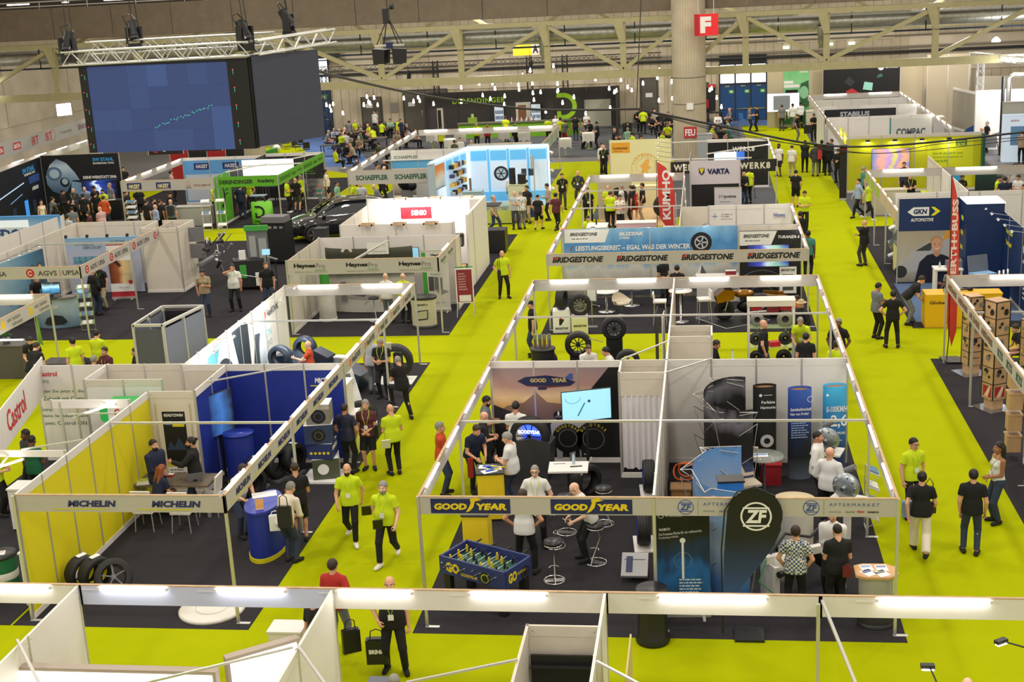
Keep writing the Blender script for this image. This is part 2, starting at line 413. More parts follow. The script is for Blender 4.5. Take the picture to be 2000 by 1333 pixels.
def doors(name,x0,n,wd,h,hw):
 d=G().box(x0,x0+n*wd,YW-.12,YW,0,.1).out(name,hX('2a2c30'),kind='structure')
 for i in Rg(n):
  x=x0+i*wd
  G().box(x+.03,x+wd-.03,YW-.14,YW-.04,.03,h).out('door_leaf',BLUED,d)
  G().box(x+.1,x+wd-.1,YW-.22,YW-.17,h*.32,h*.32+.06).out('push_bar',ST,d)
  G().box(x+.4,x+wd-.4,YW-.2,YW-.14,h-.15,h-.05).out('door_closer',ST,d)
  f=Fr(d,(x,YW-.14,0));f.rc(wd*.58,h*.76,wd*.92,h*.86,hX('3a9a4a'),.004,'exit_sign');f.rc(wd*.66,h*.78,wd*.84,h*.84,hX('d8e8c0'),.007,'exit_symbol')
  for k in Rg(2):
   w_=G().box(x+.06,x+wd-.06,YW-.10,YW-.06,h+.12+k*hw/2,h+.04+(k+1)*hw/2).out('window_pane',SKYG,d)
  G().box(x-.05,x+.05,YW-.16,YW,0,h+hw+.1).out('door_frame',hX('26282c'),d)
 G().box(x0+n*wd-.05,x0+n*wd+.05,YW-.16,YW,0,h+hw+.1).out('door_frame',hX('26282c'),d)
 G().box(x0,x0+n*wd,YW-.18,YW,h,h+.1).out('door_frame',hX('26282c'),d)
 G().box(x0,x0+n*wd,YW-.16,YW,h+hw+.05,h+hw+.7).out('roller_housing',hX('1a1a1c'),d)
 return d
doors('door_1',-35.0,3,2.45,3.5,2.6)
doors('door_2',.95,3,1.1,2.55,1.35)
g_=mt('grey_door',S('5a554d'),.5)
for nm,x0,x1,h in(('door_3',-22.1,-18.9,3.0),('door_4',-4.62,-3.5,3.2),('door_5',-25.3,-23.9,2.6),('door_6',-.8,.1,2.7)):
 d=G().box(x0-.1,x1+.1,YW-.08,YW,0,h+.1).out(nm,hX('474238'),kind='structure')
 n=2 if x1-x0>2 else 1
 for i in Rg(n):
  a=x0+(x1-x0)*i/n
  G().box(a+.02,a+(x1-x0)/n-.02,YW-.13,YW-.03,.02,h).out('door_leaf',g_,d)
  G().box(a+(.2 if i else(x1-x0)/n-.35),a+(.35 if i else(x1-x0)/n-.2),YW-.18,YW-.13,1.1,1.6).out('door_handle',ST,d)
  Fr(d,(a,YW-.13,0)).rc(.3,1.9,.8,2.2,PA,.004,'notice')
G().box(-.28,.28,-.06,0,0,.7).out('switch_cabinet',hX('8f8d88'),loc=(-22.9,YW,1.5),lb_='grey electrical cabinet on the wall beside the grey doors',cat='cabinet')
t=th('fire_cabinet','fire hose cabinet with red bottles beside the concrete column','cabinet',(.2,YW-.3,.8))
G().box(-.35,.45,0,.3,0,1.6).out('case',BK,t);G().cyl((-.1,-.05,.2),(-.1,-.05,.8),.09).out('extinguisher',hX('b01820'),t);G().box(-.1,.5,-.02,.02,1.65,1.85).out('sign_plate',hX('c82830'),t)
H90=PI/2
def part(lb_,x,y,rz,L,h=2.5,n=None,m=None,rail=1,pli=1,gp_=None,back=None,z0=0.0,rm=None):
 "exhibition wall: local x along the wall, front towards local -y"
 m=m or WH;n=n or max(1,round(L));t=th('partition_wall',lb_,'wall panel',(x,y,z0),rz,gp_)
 st=L/n
 for i in Rg(n):
  a,b=i*st+.02,(i+1)*st-.02
  mm=m[i] if isinstance(m,list) else m
  lo,hi=(.12 if pli else.02),(h-.16 if rail else h-.02)
  g=G().box(a,b,-.012,.0,lo,hi).box(a,b,.0,.012,lo,hi,1)
  g.out('panel',[mm,back or(WH if m is not CR else CR)],t)
  if rail:
   g=G().box(a,b,-.02,.02,h-.16,h)
   for u in(a+.05,b-.05):
    for s in(-.0205,.0205):g.box(u-.008,u+.008,min(s,s*.95),max(s,s*.95),h-.09,h-.074,1)
   g.out('top_rail',[rm or WH,GP],t)
 for i in Rg(n+1):
  G().box(i*st-.022,i*st+.022,-.024,.024,0,h+.004).out('post',ALU,t)
 if pli:G().box(0,L,-.026,.026,0,.12).out('plinth',WH,t)
 return t
def pf(t,d=.0145):return Fr(t,(0,-d,0))
def fas(lb_,x,y,rz,L,z0=2.18,z1=2.5,m=None,gp_=None,batten=1,cat='fascia board'):
 t=th('fascia_board',lb_,cat,(x,y,0),rz,gp_)
 G().box(0,L,-.015,.015,z0,z1-.004).out('board',m or FASC,t)
 if batten:G().box(0,L,-.018,.032,z1-.004,z1+.012).out('batten',PINE,t)
 for u in(0,L):G().box(u-.025,u+.025,-.024,.024,z0-.01,z1+.004).out('end_clip',ALU,t)
 return t,Fr(t,(0,-.0155,z0))
TP={}
def tube_proto(L):
 "fluorescent batten lamp lying along local x, hung below its top edge"
 if L not in TP:
  t=th('tube_lamp','x','lamp')
  G().cyl((-L/2,0,0),(L/2,0,0),.021,n=10).out('tube',TUBE,t)
  g=G().box(-L/2-.04,-L/2,-.022,.022,-.022,.022).box(L/2,L/2+.04,-.022,.022,-.022,.022).box(-L/2-.3,-L/2-.04,-.004,.004,-.02,-.012)
  g.out('end_cap',WH,t)
  TP[L]=[t,0]
 return TP[L]
def tbs(lb_,gp_,pts,rz,L=1.2,z=2.50):
 for p in pts:
  pr=tube_proto(L)
  if not pr[1]:o=pr[0];pr[1]=1
  else:o=cpt(pr[0])
  o.location=(p[0],p[1],z);o.rotation_euler=(0,0,rz);tag(o,lb_,'lamp',gp_)
def sP(a,b,n):return[a+(b-a)*(i+.5)/n for i in Rg(n)]
def pst(lb_,x,y,h=2.5,gp_=None,foot=1):
 t=th('stand_post',lb_,'post',(x,y,0),0,gp_)
 G().box(-.025,.025,-.025,.025,0,h).out('shaft',ALU,t)
 if foot:G().box(-.03,.22,-.04,.04,0,.012).out('foot_plate',ALU,t)
 return t
def bar(lb_,p,q,w=.045,m=None,gp_=None):
 p=Vc(p);q=Vc(q);d=q-p
 return G().cB((0,0,0),(w,w,d.length),0,d.to_track_quat('Z','Y').to_matrix()).out('cross_bar',m or ALU,loc=(p+q)/2,lb_=lb_,cat='bar',gp_=gp_)
def wheel_geo(t,R,w,rimm,spokes,hub=.0,thick=.035,face=1):
 r=R*.66
 prof=[(r,-w/2),(R*.93,-w/2-.01),(R,-w*.36),(R,-w*.30),(R*.985,-w*.29),(R,-w*.28),(R,-.01),(R*.985,0),(R,.01),(R,w*.28),(R*.985,w*.29),(R,w*.3),(R,w*.36),(R*.93,w/2+.01),(r,w/2)]
 G().lT(prof,28,(0,0,R),'y').out('tyre',RU,t)
 if rimm:
  g=G().lT([(r,w/2),(r,-w/2+.01),(r*.93,-w/2),(r*.9,-w/2+.02),(r*.9,w/2)],28,(0,0,R),'y')
  for k in Rg(spokes):
   a=2*PI*(k+.25)/spokes
   d=Vc((cos(a),0,sin(a)))
   for s in(face*-1,):
    g.cB(Vc((0,s*(w/2-.03),R))+d*r*.5,(thick,.025,r*.95),0,d.to_track_quat('Z','Y').to_matrix())
  g.cyl((0,-w/2+.01,R),(0,-w/2+.07,R),r*.2,n=14).cyl((0,w/2-.07,R),(0,w/2-.01,R),r*.2,n=14)
  g.out('rim',rimm,t)
def whl(lb_,loc,rz=0,R=.33,w=.22,rim=None,spokes=10,gp_=None,thick=.035,name='wheel',tilt=0.0,cat='tyre'):
 t=th(name if rim else 'tyre',lb_,cat,loc,rz,gp_);wheel_geo(t,R,w,rim,spokes,thick=thick)
 if tilt:t.rotation_euler=(tilt,0,rz)
 return t
def bxt(name,lb_,cat,loc,d,m,rz=0,top=None,lip=.02,gp_=None,kk=1):
 "counter or plinth: body, top slab, recessed kick plate"
 t=th(name,lb_,cat,loc,rz,gp_);a,b,c=d
 G().box(-a/2+.02,a/2-.02,-b/2+.02,b/2-.02,0,.06).out('kick_plate',BK if kk else m,t)
 G().box(-a/2,a/2,-b/2,b/2,.06 if kk else 0,c-.035).out('body',m,t)
 G().box(-a/2-lip,a/2+lip,-b/2-lip,b/2+lip,c-.035,c).out('top',top or m,t)
 return t
def ovc(lb_,loc,a,b,h,m,top,base,rz=0,name='counter',arc=1.0):
 t=th(name,lb_,'counter',loc,rz)
 G().lT([(0,.0),(1.03,0),(1.03,.1),(.99,.1)],32,sx=a,sy=b).out('base',base,t)
 G().lT([(.98,.1),(.98,h-.05)],32,sx=a,sy=b).out('body',m,t)
 G().lT([(.9,h-.05),(1.06,h-.05),(1.08,h-.025),(1.06,h),(0,h)],32,sx=a,sy=b).out('top',top,t)
 return t
def rtb(lb_,loc,r=.35,h=1.05,top=None,leg=None,gp_=None,base=.24):
 t=th('table',lb_,'table',loc,0,gp_)
 G().lT([(0,h-.03),(r,h-.03),(r,h),(0,h)],24).out('tabletop',top or WH,t)
 G().lT([(0,h-.03),(.03,h-.03),(.03,.04),(base,.025),(base,0),(0,0)],16).out('pedestal',leg or ST,t)
 return t
def sqt(lb_,loc,a,b,h,rz=0,top=None,leg=None,gp_=None,name='table'):
 t=th(name,lb_,'table',loc,rz,gp_)
 G().box(-a/2,a/2,-b/2,b/2,h-.04,h).out('tabletop',top or WH,t)
 for x in(-1,1):
  for y in(-1,1):
   G().box(x*(a/2-.06)-.025,x*(a/2-.06)+.025,y*(b/2-.06)-.025,y*(b/2-.06)+.025,0,h-.04).out('leg',leg or ALU,t)
 return t
def zst(lb_,loc,rz=0,gp_=None):
 t=th('bar_stool',lb_,'stool',loc,rz,gp_)
 G().lT([(0,.76),(.17,.76),(.185,.79),(.17,.83),(0,.835)],20).out('seat',mt('black_leather',(.015,.015,.016),.35),t)
 G().lT([(.17,.745),(.186,.75),(.17,.762)],20).out('seat_ring',ST,t)
 g=G().pH([(.0,.02,.75),(.02,.12,.5),(.0,-.14,.12),(0,-.2,.015)],.014,8)
 g.pH([(.2*cos(a),.2*sin(a),.015) for a in(2*PI*i/20 for i in Rg(20))],.013,6,closed=1)
 g.pH([(.09*cos(a),-.06+.09*sin(a),.3) for a in(PI*i/10 for i in Rg(11))],.01,6)
 for k in(-.05,0,.05):g.cyl((-.19,k,.014),(.19,k,.014),.007,n=6)
 g.out('frame',ST,t);return t
def chr_(lb_,loc,rz=0,seat=None,leg=None,gp_=None,h=.45,back=.42,w=.44,name='chair'):
 t=th(name,lb_,'chair',loc,rz,gp_);seat=seat or BK
 G().cB((0,0,h),(w,w,.05)).out('seat',seat,t)
 G().cB((0,w/2-.01,h+.08+back/2),(w,.04,back),0,MR(-.15,3,'X')).out('backrest',seat,t)
 for x in(-1,1):
  for y in(-1,1):
   G().cyl((x*(w/2-.04),y*(w/2-.04),h-.02),(x*(w/2-.01),y*(w/2-.0),0),.013,n=6).out('leg',leg or ST,t)
 return t
def tub_chair(lb_,loc,rz=0,gp_=None):
 t=th('tub_chair',lb_,'chair',loc,rz,gp_)
 m=mt('cream_shell',S('d8d0c0'),.5)
 g=G();n=14
 vs=[]
 for j,(r,z) in En(((.05,.44),(.22,.45),(.30,.52),(.33,.64),(.33,.78))):
  for i in Rg(n+1):
   a=PI*(-.12+1.24*i/n);rr=r
   zz=z-(0 if j<3 else(.22 if j==4 else.1)*abs(cos(a))**2)
   vs.append((rr*cos(a),rr*sin(a)-.02,zz))
 g.add(vs,[(j*(n+1)+i,j*(n+1)+i+1,(j+1)*(n+1)+i+1,(j+1)*(n+1)+i) for j in Rg(4) for i in Rg(n)],0,1)
 g.lT([(0,.42),(.26,.43),(.28,.47),(0,.48)],18);g.out('shell',m,t)
 g=G().cyl((0,0,.42),(0,0,.08),.025,n=8)
 for k in Rg(4):
  a=PI/4+k*H90;g.cyl((0,0,.07),(.26*cos(a),.26*sin(a),.015),.022,.012,n=6)
 g.out('swivel_base',ST,t);return t
def rup(lb_,loc,rz,w,h,m,name='roll_up_banner'):
 t=th(name,lb_,'banner',loc,rz)
 G().box(-w/2,w/2,-.05,.05,.02,.1).box(-w/2+.1,-w/2+.15,-.2,.2,0,.02).box(w/2-.15,w/2-.1,-.2,.2,0,.02).out('cassette',ALU,t)
 G().box(-w/2+.01,w/2-.01,-.004,.004,.1,h).out('sheet',m,t)
 G().box(-w/2,w/2,-.015,.015,h,h+.03).out('top_rail',ALU,t)
 G().cyl((0,.03,.1),(0,.03,h),.01,n=6).out('pole',ALU,t)
 return t,Fr(t,(-w/2,-.005,0))
def ffl(lb_,loc,rz,pts,m,pole,name='feather_flag',base=1):
 "pts: outline (u, z) of the sail; pole: polyline (u, z)"
 t=th(name,lb_,'flag',loc,rz)
 if base:G().box(-.25,.25,-.25,.25,0,.05).out('base_plate',BK,t)
 G().pH([(u,0,z) for u,z in pole],.014,6).out('pole',BK,t)
 G().ext(pts,TR((0,.004,0))@RX4,.008).out('sail',m,t)
 return t,Fr(t,(0,-.005,0))
def tv(lb_,loc,rz,w,h,m,stand=None,tilt=0.0,name='screen',cat='screen'):
 t=th(name,lb_,cat,loc,rz)
 g=G().box(-w/2-.012,w/2+.012,0,.045,-h/2-.012,h/2+.012).out('bezel',BK,t)
 G().box(-w/2,w/2,-.004,0,-h/2,h/2).out('display',m,t)
 if stand is not None:
  G().cyl((0,.06,-stand),(0,.06,0),.035,n=8).out('pole',BK,t)
  G().lT([(0,.03),(.3,.02),(.32,0),(0,0)],18,(0,.06,-stand)).out('foot',BK,t)
 if tilt:t.rotation_euler=(tilt,0,rz)
 return t,Fr(t,(-w/2,-.004,-h/2))
def btl(lb_,loc,h=.22,m=None,gp_=None):
 t=th('bottle',lb_,'bottle',loc,0,gp_)
 G().lT([(0,0),(.032,0),(.034,.02),(.034,h*.62),(.013,h*.85),(.013,h*.92),(0,h*.92)],12).out('body',m or mt('pet_bottle',(.55,.7,.78),.15,alpha=.75),t)
 G().cyl((0,0,h*.92),(0,0,h),.015,n=8).out('cap',hX('2a62b8'),t);return t
def ltp(lb_,loc,rz=0):
 t=th('laptop',lb_,'laptop',loc,rz)
 G().box(-.17,.17,-.12,.12,0,.018).out('keyboard_base',GP,t)
 G().cB((0,.145,.115),(.34,.012,.22),0,MR(-.25,3,'X')).out('lid',GP,t)
 G().cB((0,.136,.115),(.31,.006,.19),0,MR(-.25,3,'X')).out('display',mt('laptop_screen',S('7fb0c8'),.3,em=.8),t);return t
def lfl(lb_,loc,rz=0,w=.21,h=.30,m=None,gp_=None):
 t=th('leaflet',lb_,'leaflet',loc,rz,gp_)
 G().box(-w/2,w/2,-h/2,h/2,0,.006).out('sheet',PA,t)
 f=Fr(t,(-w/2,-h/2,.006));f.M=TR((-w/2,-h/2,.006))
 f.rc(.02,h*.55,w-.02,h-.03,m or hX('4a6a9a'),.002);return t
def rck(lb_,loc,rz=0,w=.3,h=1.5,tiers=4,m=None,name='brochure_rack'):
 "zigzag literature stand"
 t=th(name,lb_,'rack',loc,rz)
 g=G()
 for x in(-w/2,w/2):
  g.cyl((x,.12,0),(x,.12,h),.012,n=6)
  for k in Rg(tiers):
   z=.25+k*(h-.35)/max(1,tiers-1)
   g.cyl((x,.12,z+.1),(x,-.12,z),.008,n=6).cyl((x,-.12,z),(x,.12,z-.14),.008,n=6)
 g.cyl((-w/2,.12,.01),(w/2,.12,.01),.014,n=6);g.out('frame',m or ALU,t)
 for k in Rg(tiers):
  z=.25+k*(h-.35)/max(1,tiers-1)
  G().cB((0,0,z+.06),(w-.02,.26,.01),0,MR(.42,3,'X')).out('tray',m or ALU,t)
  G().cB((0,-.01,z+.075),(w*.7,.2,.015),0,MR(.42,3,'X')).out('brochure',(PA,hX('5a7ea0'))[k%2],t)
 return t
def ctn(lb_,loc,d,m,rz=0,top=None):
 t=th('display_box',lb_,'box',loc,rz);a,b,c=d
 G().box(-a/2,a/2,-b/2,b/2,0,c-.006).out('body',m,t)
 G().box(-a/2,a/2,-b/2,b/2,c-.006,c).out('lid',top or PA,t)
 return t,Fr(t,(-a/2,-b/2-.001,0)),Fr(t,(a/2+.001,-b/2,0),H90)
def ctb(lb_,loc,gp_=None,h=1.1,r=.38):
 t=th('cocktail_table',lb_,'table',loc,0,gp_)
 n=32;vs=[]
 for j,(z,rr,a) in En(((h,0,0),(h,r,0),(h-.06,r+.01,.01),(h-.28,r*.96,.06),(h-.52,r*.9,.12))):
  for i in Rg(n):
   t_=2*PI*i/n
   q=rr*(1+a*cos(8*t_));dz=-.12*max(0,cos(4*t_)) if j==4 else 0
   vs.append((q*cos(t_),q*sin(t_),z+dz))
 G().add(vs,[(j*n+i,j*n+(i+1)%n,(j+1)*n+(i+1)%n,(j+1)*n+i) for j in Rg(4) for i in Rg(n)],0,1).out('tablecloth',hX('e6e4d8',.8),t)
 G().cyl((0,0,.03),(0,0,h-.01),.03,n=8).out('pole',hX('c8d84a'),t)
 g=G()
 for k in Rg(4):g.cyl((0,0,.05),(.26*cos(k*H90+.4),.26*sin(k*H90+.4),.02),.02,n=6)
 g.out('foot',ST,t);return t
def spa(lb_,x,y,z,rz,L=.42,gp_=None,m=None):
 "small flood lamp on a thin arm reaching towards local -y"
 t=th('arm_lamp',lb_,'lamp',(x,y,z),rz,gp_)
 G().cyl((0,0,0),(0,-L,.10),.008,n=6).out('arm',m or BK,t)
 G().cB((0,-L-.03,.09),(.15,.07,.035),0,MR(.5,3,'X')).out('head',m or GP,t)
 G().cB((0,-L-.02,.068),(.12,.05,.008),0,MR(.5,3,'X')).out('lens',mt('led_lens',(1,.98,.94),.4,em=14),t);return t
YEL=mt('print_yellow',S('dcd016'),.5);MBLUE=mt('print_blue',S('1c2f8e'),.5);NAVY=hX('1c2a6a');MTXT=hX('20255e')
XL,XR=-12.56,-8.57
part('long yellow panelled wall with white top rail on the left of its stand',XL,21.36,H90,6.15,n=6,m=YEL)
t=part('cream storage cabin front with a dark racing poster',XL,27.52,0,1.1,n=1,m=CR,rm=CR)
f=pf(t);f.rc(.28,.78,.82,2.02,hX('101014'),.004,'poster');f.tx('READY2WIN',.32,1.9,.46,.07,PA,.03,.2)
f.rc(.50,1.66,.78,1.76,hX('d8c81e'),.007);f.rc(.34,1.69,.48,1.77,hX('3a4a8a'),.007);f.rc(.28,.70,.82,.78,hX('d8c81e'),.007)
f.poly([(.32,1.1),(.4,1.32),(.5,1.18),(.62,1.4),(.78,1.1)],hX('2a3c58'),.007);f.rc(.28,.38,.82,.69,PA,.004,'leaflet_strip');f.pA(.32,.6,.45,3,GP,.07)
f.rc(.12,.15,.16,2.2,hX('b9ad94'),.003,'door_edge');f.rc(.94,.15,.98,2.2,hX('b9ad94'),.003,'door_edge')
part('plain cream side of the storage cabin',-11.46,27.52,-H90+PI,2.05,n=2,m=MBLUE,back=CR)
t=part('royal blue back wall with white rail behind the stacked boxes',-11.46,29.6,0,2.9,n=3,m=MBLUE)
f=pf(t);f.tx('MICHELIN',2.17,2.02,.6,.13,PA,.04,.2);f.rc(2.05,1.94,2.7,1.965,hX('d8c81e'))
part('cream rear wall of the storage cabin',-12.56,29.62,0,1.1,n=1,m=CR)
t,f=fas('white fascia with two blue tyre maker names and yellow underlines',XL,21.36,0,3.99)
for u in(1.02,2.62):f.tx('MICHELIN',u,.10,.93,.125,MTXT,.05,.18);f.rc(u-.28,.045,u+.75,.066,hX('c8c020'))
t,f=fas('long white fascia on the aisle with six blue tyre maker names',XR,21.36,H90,8.2)
for k in Rg(6):f.tx('MICHELIN',.55+k*1.27,.10,.80,.13,MTXT,.05,.18);f.rc(.25+k*1.27,.045,1.2+k*1.27,.068,hX('c8c020'))
tbs('fluorescent tube behind the long blue lettered fascia on the aisle','tubes behind the aisle fascia',[(XR-.05,y) for y in sP(21.4,29.5,6)],H90,1.0,2.52)
pst('post at the front corner of the yellow and blue stand',XR,21.36,2.5);pst('post at the left end of the two name fascia',XL,21.32,2.5);pst('post between the blue wall and the aisle fascia',XR,29.6,2.5);pst('slim post midway along the aisle fascia',XR,25.45,2.5)
bar('aluminium bar crossing above the blue and yellow stand',(XL,25.45,2.46),(XR,25.45,2.46));bar('short aluminium brace over the blue corner',(-11.4,28.2,2.5),(-9.6,29.5,2.5),.03)
t=th('work_table','grey wood grain work table with aluminium legs on the tyre stand','table',(-11.75,26.55,0))
G().box(-.9,.9,-.38,.38,.72,.76).out('tabletop',mt('grey_oak',S('6e6150'),.5,noi=.2,scale=12),t)
for x in(-.85,.85):
 for y in(-.33,.33):G().box(x-.03,x+.03,y-.03,y+.03,0,.72).out('leg',ALU,t)
ltp('open laptop on the grey wood grain table',(-11.25,26.5,.76),RAD(200));btl('clear water bottle on the grey wood grain table',(-12.25,26.6,.76),.24)
lfl('white and lime papers on the table corner by the yellow wall',(-12.4,26.4,.76),.3,.3,.4,hX('c8d838'))
ctn('small red and white box on the grey wood grain table',(-11.95,26.75,.76),(.22,.12,.05),hX('b8302c'))
for i,(x,y,r) in En(((-12.05,25.6,PI),(-11.2,25.55,PI),(-10.9,26.4,-H90))):
 chr_('white framed chair %s the grey wood grain table'%('with its back to the camera at','nearer the aisle at','at the blue end of')[i],(x,y,0),r,WH,ALU,'chairs around the grey wood grain table')
ovc('blue wave shaped podium with yellow foot under the tilted screen',(-10.8,28.2,0),.34,.28,1.28,MBLUE,mt('podium_top',S('20359c'),.35),YEL,.3)
tv('tilted screen showing a tyre above the blue podium',(-11.3,28.55,1.62),RAD(62),.75,1.0,gr('screen_tyre',[(0,'14224a'),(.5,'3a6ab0'),(1,'16181f')],0,.5,3,em=.7),name='screen',stand=1.6)
t=th('info_counter','tall blue curved reception counter with yellow foot beside the aisle','counter',(-9.0,24.5,0))
def bean(s):
 r=[]
 for i in Rg(36):
  a=2*PI*i/36;q=1-.22*cos(a)**2 if cos(a)<0 else 1
  r.append((s*.34*cos(a)*(1-.25*max(0,sin(a))**2),s*.62*sin(a)))
 return r
G().ext(bean(1.04),Matrix.Identity(4),.10).out('base',YEL,t);G().ext(bean(1.0),TR((0,0,.1)),.95).out('body',MBLUE,t);G().ext(bean(1.05),TR((0,0,1.05)),.05).out('top',mt('podium_top'),t)
lfl('white sheets lying on the blue curved counter',(-9.1,24.85,1.1),.4,.5,.3,hX('c9c9d0'))
t=th('card_stand','small orange card stand on the blue curved counter','stand',(-8.95,24.1,1.1),.3);G().cB((0,0,.1),(.16,.03,.2),0,MR(-.25,3,'X')).out('card',hX('d09a58'),t);G().box(-.08,.08,-.04,.06,0,.012).out('foot',PA,t)
t=th('statue_base','round white platform on the charcoal carpet at the stand corner','platform',(-9.25,21.85,0));G().lT([(0,0),(.62,0),(.62,.05),(.58,.07),(0,.07)],40).out('disc',hX('d6d3cb',.4),t);G().lT([(.3,.07),(.31,.075),(.3,.08)],24).out('groove',WH,t)
z=.06
G().box(-.5,.5,-.42,.42,0,.06).out('plinth_board',PA,loc=(-8.92,28.6,0),lb_='low white board under the stack of printed boxes',cat='plinth')
for i,(d,rz,m,lb) in En((((.62,.52,.50),.25,hX('4c5240'),'bottom printed box of the stack, black and white logo side'),((.60,.55,.38),.05,hX('243066'),'second printed box of the stack, blue with yellow figures'),((.66,.58,.46),.2,hX('2c3a5c'),'third printed box of the stack, dark with tyre photos'),((.55,.5,.48),.12,hX('7c7a74'),'topmost printed box of the stack, grey with one tyre'))):
 t,f,f2=ctn(lb,(-8.92+(.03,-.03,-.06,-.02)[i],28.6,z),d,m,rz,PA);a,b,c=d
 if i==0:f.dC(a*.4,c*.5,.13,PA);f2.rc(.05,.04,b-.05,c-.05,PA,.002);f2.pA(.08,c-.12,b*.6,6,BK,.05,n=.004)
 if i==1:[f.dC(.1+.1*k,.15,.035,hX('d8c81e'),k=10) for k in Rg(5)];f2.rc(.04,.2,.5,.3,hX('d0d0d8'),.002)
 if i==2:[(F.dC(a*.5,c*.45,.16,BK),F.rG(a*.5,c*.45,.1,.02,ST,.006)) for F in(f,f2)]
 if i==3:f.dC(a*.52,c*.4,.17,BK);f.rG(a*.52,c*.4,.11,.03,ST,.006);f.rc(0,c*.75,a,c,hX('a8a49a'),.002)
 z+=d[2]
for i,(x,y,rz) in En(((-9.75,28.85,.5),(-10.05,28.45,.5),(-10.35,27.95,.55),(-10.2,27.2,.5))):
 t=whl('upright black tyre with a white label, %s of the row by the blue wall'%('first','second','third','last')[i],(x,y,.06),rz+.7,.36,.24,None,gp_='tyres standing by the blue wall',cat='tyre')
 Fr(t,(0,-.245/2,0));G().cB((0,-.02,.715),(.08,.2,.012)).out('label',PA,t);G().box(-.2,.2,-.18,.18,-.06,.0).out('cradle',GP,t)
for i,(x,y,rz,rm) in En(((-12.25,22.75,1.1,YEL),(-11.95,22.7,1.1,YEL))):
 t=whl('black tyre with yellow inside leaning %s the yellow wall corner'%('against','next to another at')[i],(x,y,0),rz,.34,.22,None,tilt=.12);G().lT([(.22,-.09),(.225,.09)],24,(0,0,.34),'y').out('inner_band',rm,t);G().cB((.02,-.0,.69),(.2,.1,.012)).out('lettering_patch',PA,t)
whl('plain black tyre lying tilted in front of the yellow wall',(-11.35,22.35,.02),.6,.36,.26,GP,5,tilt=-.5)
part('long white lit wall with tyre pictures along the left side',XL,29.66,H90,8.2,n=8,m=WH,rail=0)
hk=bpy.data.objects[-1] if 0 else[o for o in bpy.data.objects if o.name.startswith('partition_wall')][-1]
f=pf(hk)
f.rc(.2,.2,4.1,2.35,gr('hk_wheel_print',[(0,'c8d2da'),(.45,'a8b6c0'),(.6,'3a4850'),(.8,'58b8d8'),(1,'eaf2f6')],1,.7,2.4),.004)
f.poly([(.3,.3),(1.6,2.2),(2.4,2.2),(1.2,.3)],hX('5cbcdc'),.006);f.dC(2.6,1.0,.85,hX('26323a'),.007,k=30);f.rG(2.6,1.0,.62,.1,hX('b8c6ce'),.009);f.rG(2.6,1.0,.35,.06,hX('96a8b2'),.009)
f.poly([(4.1,.2),(4.7,.2),(4.7,2.35),(3.4,2.35)],hX('1c2a34'),.006)
f.poly([(5.0,.3),(5.6,.35),(5.75,1.1),(5.6,1.75),(5.2,1.8),(4.95,1.1)],hX('3c4650'),.006);f.dC(5.72,1.05,.3,hX('c8d2d8'),.008,ry=.68)
f.tx('iON',6.05,1.45,.55,.22,hX('62c0d0'),.0);f.tx('evo',6.1,1.15,.5,.2,hX('98a8b4'),.0)
f.tx('HanKOOK',6.35,2.0,1.1,.2,hX('4a4a50'),.02);f.poly([(6.1,2.0),(6.25,2.0),(6.3,2.2),(6.12,2.22)],hX('d8562a'),.006)
for i in Rg(6):spa('small flood lamp on an arm over the white lit tyre wall',XL+.02,30.6+i*1.35,2.46,H90,.45,'arm lamps over the white tyre wall',ALU)
for i,y in En((31.0,33.2,35.4)):
 l=bpy.data.lights.new('flood','AREA');l.shape='RECTANGLE';l.size=2.0;l.size_y=.1;l.energy=40;l.color=(.95,.97,1);o=bpy.data.objects.new('flood',l);COL.objects.link(o);o.location=(XL+.55,y,2.5);o.rotation_euler=(0,RAD(35),H90*0)
t,f=fas('white inner fascia at the rear of the orange logo tyre stand',XL,37.85,0,3.99)
tbs('bright tube on the rear beam of the orange logo tyre stand','tubes on the rear beam by the orange logos',[(x,37.79) for x in(-11.5,-9.55)],0,1.2,2.47)
t,f=fas('long cream fascia with five orange and dark tyre maker logos',XR,29.62,H90,8.2)
for k in Rg(5):f.tx('HanKOOK',.75+k*1.5,.09,.82,.15,hX('45433e'),.02,.08);f.poly([(.5+k*1.5,.1),(.6+k*1.5,.06),(.68+k*1.5,.2),(.55+k*1.5,.26)],hX('d07a30'),.004)
tbs('tube behind the fascia with orange logos','tubes behind the orange logo fascia',[(XR-.05,y) for y in sP(29.8,37.8,5)],H90,1.2,2.52)
pst('post at the far aisle corner of the orange logo tyre stand',XR,37.85,2.5);pst('slim post midway along the orange logo fascia',XR,33.8,2.5)
bar('aluminium bar crossing above the orange logo tyre stand',(XL,33.8,2.46),(XR,33.8,2.46))
t=th('racing_simulator','dark blue racing simulator with two upright tyres and turquoise side','simulator',(-11.0,35.6,0),-.25)
mb=mt('sim_blue',S('2a3648'),.35)
G().ext([(-1.2,0),(1.3,0),(1.5,.55),(.9,.75),(.2,.85),(-.3,.55),(-.9,1.0),(-1.3,.95)],TR((0,.35,0))@RX4,.7).out('body',mb,t)
G().ext([(-1.55,.75),(-.55,.62),(-.75,.25),(-1.25,.1)],TR((0,-.36,0))@RX4,.03).out('side_panel',hX('56b8d4'),t)
G().lT([(.22,-.02),(.34,0),(.36,.12),(.34,.24),(.22,.26)],28,(-.95,-.38,1.0),'y').out('tyre',mb,t);G().lT([(.22,-.02),(.34,0),(.36,.12),(.34,.24),(.22,.26)],28,(-.65,.5,1.05),'y').out('tyre',mb,t)
